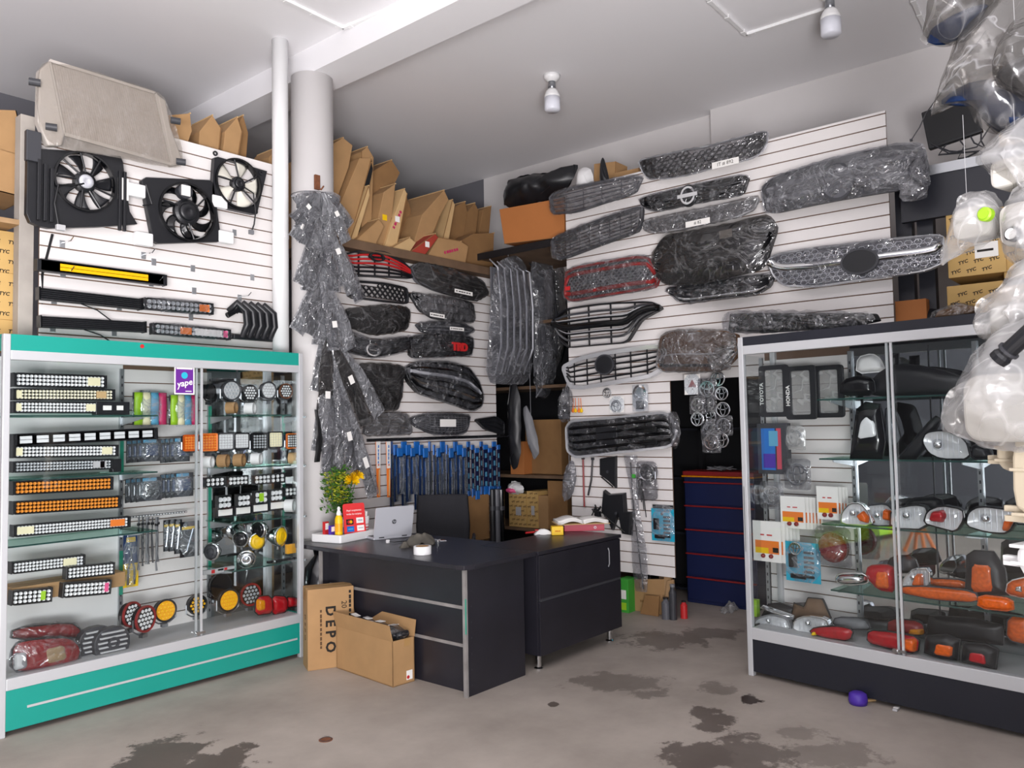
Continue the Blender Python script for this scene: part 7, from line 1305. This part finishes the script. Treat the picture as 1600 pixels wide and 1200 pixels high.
# bare plastic tanks at the right edge
def bare_tank(label, pts, w, mat='tank_plastic', extra=None):
    p = ccw(FB.poly(pts, w)); c = (centroid(p)[0], min(b for a, b in p)); q = local(p, c); t = thing('washer_tank', label, 'tank', FB.M(c[0], c[1], w), 'plastic tanks at the right edge'); MB().prism(chaikin(q, 1), -.14, 0, None, 1).build('reservoir', mat, t, bevel=.02)
    us = [a for a, b in q]; vs = [b for a, b in q]
    for k in (.35, .7): MB().box(min(us)-.004, max(us)+.004, max(vs)*k-.006, max(vs)*k+.006, -.13, .006).build('moulded_band', mat, t, bevel=.003)
    for k in (.3, .38): MB().box(min(us)-.05, min(us)+.02, max(vs)*k-.01, max(vs)*k+.012, -.07, -.04).build('mounting_lug', mat, t, bevel=.003)
    h = .3; MB().tube([(max(us)*.6, max(vs)-.02, -.05), (max(us)*.6, max(vs)+h, -.05)], .001, 5).build('cord', 'pale_grey', t)
    return t
bare_tank('cream plastic washer tank hanging below the biggest white bag', [(1580, 690), (1600, 676), (1640, 674), (1640, 880), (1600, 800), (1582, 790)], .28)
bare_tank('small beige tank behind the cream one', [(1555, 705), (1560, 688), (1582, 682), (1588, 720), (1584, 740), (1560, 730)], .2)
bare_tank('white tank corner low at the right frame edge', [(1580, 868), (1605, 838), (1645, 836), (1645, 915), (1602, 908)], .3, 'white')
# hanging rail that carries the bags
o = thing('ceiling_rail', 'steel rail under the ceiling carrying the hanging bags', 'rail', FB.M(1.0, CE-.03, .18)); MB().tube([(-.5, 0, 0), (1.2, 0, 0)], .012, 8).build('rail', 'steel', o); [MB().box(x-.01, x+.01, -.01, .03, -.01, .01).build('rail_clip', 'steel', o) for x in (-.4, .3, 1.1)]
# ================================================================ shelf top at the corner: sack, ball, boxes
za = FL.uv(830, 380, .0)[1]
def corner_item(name, lab, cat, fr, pts, w, d, mat, cr=.0, film_=None, prism=False, zb=None):
    p = ccw(fr.poly(pts, w)); vm = min(b for a, b in p)
    if zb: p = [(a, zb if b < vm+.06 else b) for a, b in p]; vm = zb
    c = (centroid(p)[0], vm); q = local(p, c); t = thing(name, lab, cat, fr.M(c[0], c[1], w))
    if prism: MB().prism(q, -d, 0).build('body', mat, t, bevel=.004); MB().tube([(*q[0], .001), (*q[1], .001)], .003, 4).build('fold_line', 'card_dark', t)
    else: pillow(q, d, 0, 9, 56, cr, 5, pts[0][0]*.1, back=d*.8, power=2.4).build('body', mat, t, smooth=True); MB().tube([(*lerp(q[0], q[2], .3), d*.8), (*lerp(q[0], q[2], .6), d*1.0)], .004, 5).build('crease', mat, t)
    if film_: pillow(inset(q, -.01), d+.02, 0, 8, 50, .02, 8, 3., back=d).build('film', film_, t, smooth=True)
    return t
corner_item('brown_board', 'orange brown carton side on the corner shelf', 'carton', FR, [(780, 327), (880, 309), (882, 370), (788, 381)], -.05, .5, 'card_orange', prism=True)
corner_item('black_sack', 'black plastic sack slumped on the carton at the corner', 'sack', FR, [(786, 328), (788, 290), (800, 278), (840, 272), (870, 268), (892, 262), (901, 252), (900, 282), (880, 300), (840, 318)], -.15, .16, 'black_plastic', .04)
corner_item('helmet', 'white dome standing between the sack and the black cone', 'dome', FR, [(900, 284), (902, 266), (914, 260), (926, 266), (929, 284)], -.12, .08, 'white', zb=3.622); corner_item('black_cone', 'black pointed part on the rack top beside the white dome', 'car part', FR, [(937, 278), (939, 248), (943, 245), (948, 262), (954, 278)], -.1, .05, 'black_plastic', zb=3.622); corner_item('brown_box', 'small brown carton behind the black cone', 'carton', FR, [(926, 290), (928, 256), (962, 252), (960, 286)], -.25, .2, 'card', prism=True, zb=3.622); corner_item('brown_box', 'long brown carton edge behind the topmost grille', 'carton', FR, [(958, 286), (960, 270), (998, 262), (1000, 280)], -.2, .3, 'card', prism=True, zb=3.622)
t = thing('top_rack', 'dark rack behind the upper edge of the right slatwall', 'rack', (5.86, 3.0, 0)); MB().box(0, .9, 0, 1.3, 3.58, 3.62).build('shelf', 'wood_dark', t)
for y in (.35, 1.2): MB().box(.0, .05, y, y+.05, 0, 3.58).build('post', 'wood_dark', t)
t = thing('corner_shelf', 'dark shelf board at the corner under the brown carton', 'shelf board', (5.82, 4.2, FR.uv(830, 381, -.05)[1]-.06)); MB().box(0, .9, -.1, 1.75, 0, .05).build('board', 'wood_dark', t, bevel=.004); MB().box(-.02, 0, -.1, 1.75, -.01, .055).build('front_strip', 'black_plastic', t)
# black rolled parts hanging in the dark gap
for k, (pts, w, lab) in enumerate([([(793, 600), (812, 596), (816, 700), (806, 740), (795, 720)], -.25, 'black rolled liner hanging in the dark corner gap'), ([(815, 640), (826, 632), (846, 705), (832, 722)], -.3, 'pale film roll leaning in the dark corner gap'), ([(880, 735), (896, 715), (902, 740), (894, 778), (878, 785)], .05, 'clear bag hanging left of the red strip')]):
    corner_item('hanging_roll', lab, 'roll', FR, pts, w, .05, ('black_plastic', 'grey', 'film_thick')[k], .01)
    o = bpy.data.objects[-1] if False else None; rt = [x for x in bpy.data.objects if x.name.startswith('hanging_roll') and x.parent is None][-1]; MB().tube([(0, .3, 0), (0, (2.9 if k < 2 else 1.9)-rt.matrix_world.translation.z, 0)], .003, 5).build('string', 'grey', rt)
# small things on the open floor
p = at_z(1341, 1100, 0); t = thing('purple_cap', 'purple plastic cap on the floor by the black showcase', 'cap', (p.x, p.y, 0)); MB().lathe([(.045, 0), (.05, .02), (.046, .055), (.03, .065), (0, .065)], 20).build('cap', 'violet', t, smooth=True); MB().tube([(.04, -.02, .01), (.10, -.06, .008)], .008, 6).build('stub', 'card_pale', t)
p = at_z(1402, 1108, 0); t = thing('paper_scrap', 'tiny paper scrap on the floor under the black showcase', 'paper', (p.x-.02, p.y, 0.001)); MB().box(-.03, .03, -.012, .012, 0, .012).build('scrap', 'pale_grey', t, bevel=.003); MB().box(-.01, .01, -.013, .013, .012, .013).build('fold', 'white_paper', t)
p = at_z(509, 1156, 0); t = thing('floor_drain', 'small round metal cap set in the floor in front of the cartons', 'drain cap', (p.x, p.y, 0)); MB().lathe([(.035, 0), (.035, .002), (.026, .003), (0, .0025)], 20).build('cap', 'rust', t); MB().ring(circ(.03, 18), circ(.026, 18), .002, .004).build('cap_ring', 'dark_grey', t)
# across the shop, seen in the mirror of the black showcase
def jack(x, y):
    t = thing('jack_stand', 'orange jack stand across the shop, seen in the showcase mirror', 'jack stand', (x, y, 0))
    for k in range(4): a = k*math.pi/2+.78; MB().tube([(.17*math.cos(a), .17*math.sin(a), 0.005), (.05*math.cos(a), .05*math.sin(a), .28)], [.022, .016], 6).build('leg', 'orange', t)
    MB().tube([(0, 0, .2), (0, 0, .44)], .025, 8).build('column', 'orange', t); MB().box(-.06, .06, -.03, .03, .43, .46).build('saddle', 'orange', t, bevel=.006)
jack(.26, 3.68)
t = thing('lime_bench', 'low lime green bench across the shop, seen in the showcase mirror', 'bench', (.05, 4.75, 0) ); t.rotation_euler = (0, 0, rad(-90)); MB().box(-.3, .3, -.7, .5, .06, .24).build('body', 'lime', t, bevel=.01); MB().box(.3, .31, -.66, .46, .09, .21).build('drawer', 'lime', t, bevel=.004); MB().box(-.28, .28, -.68, .48, 0, .06).build('plinth', 'black', t)
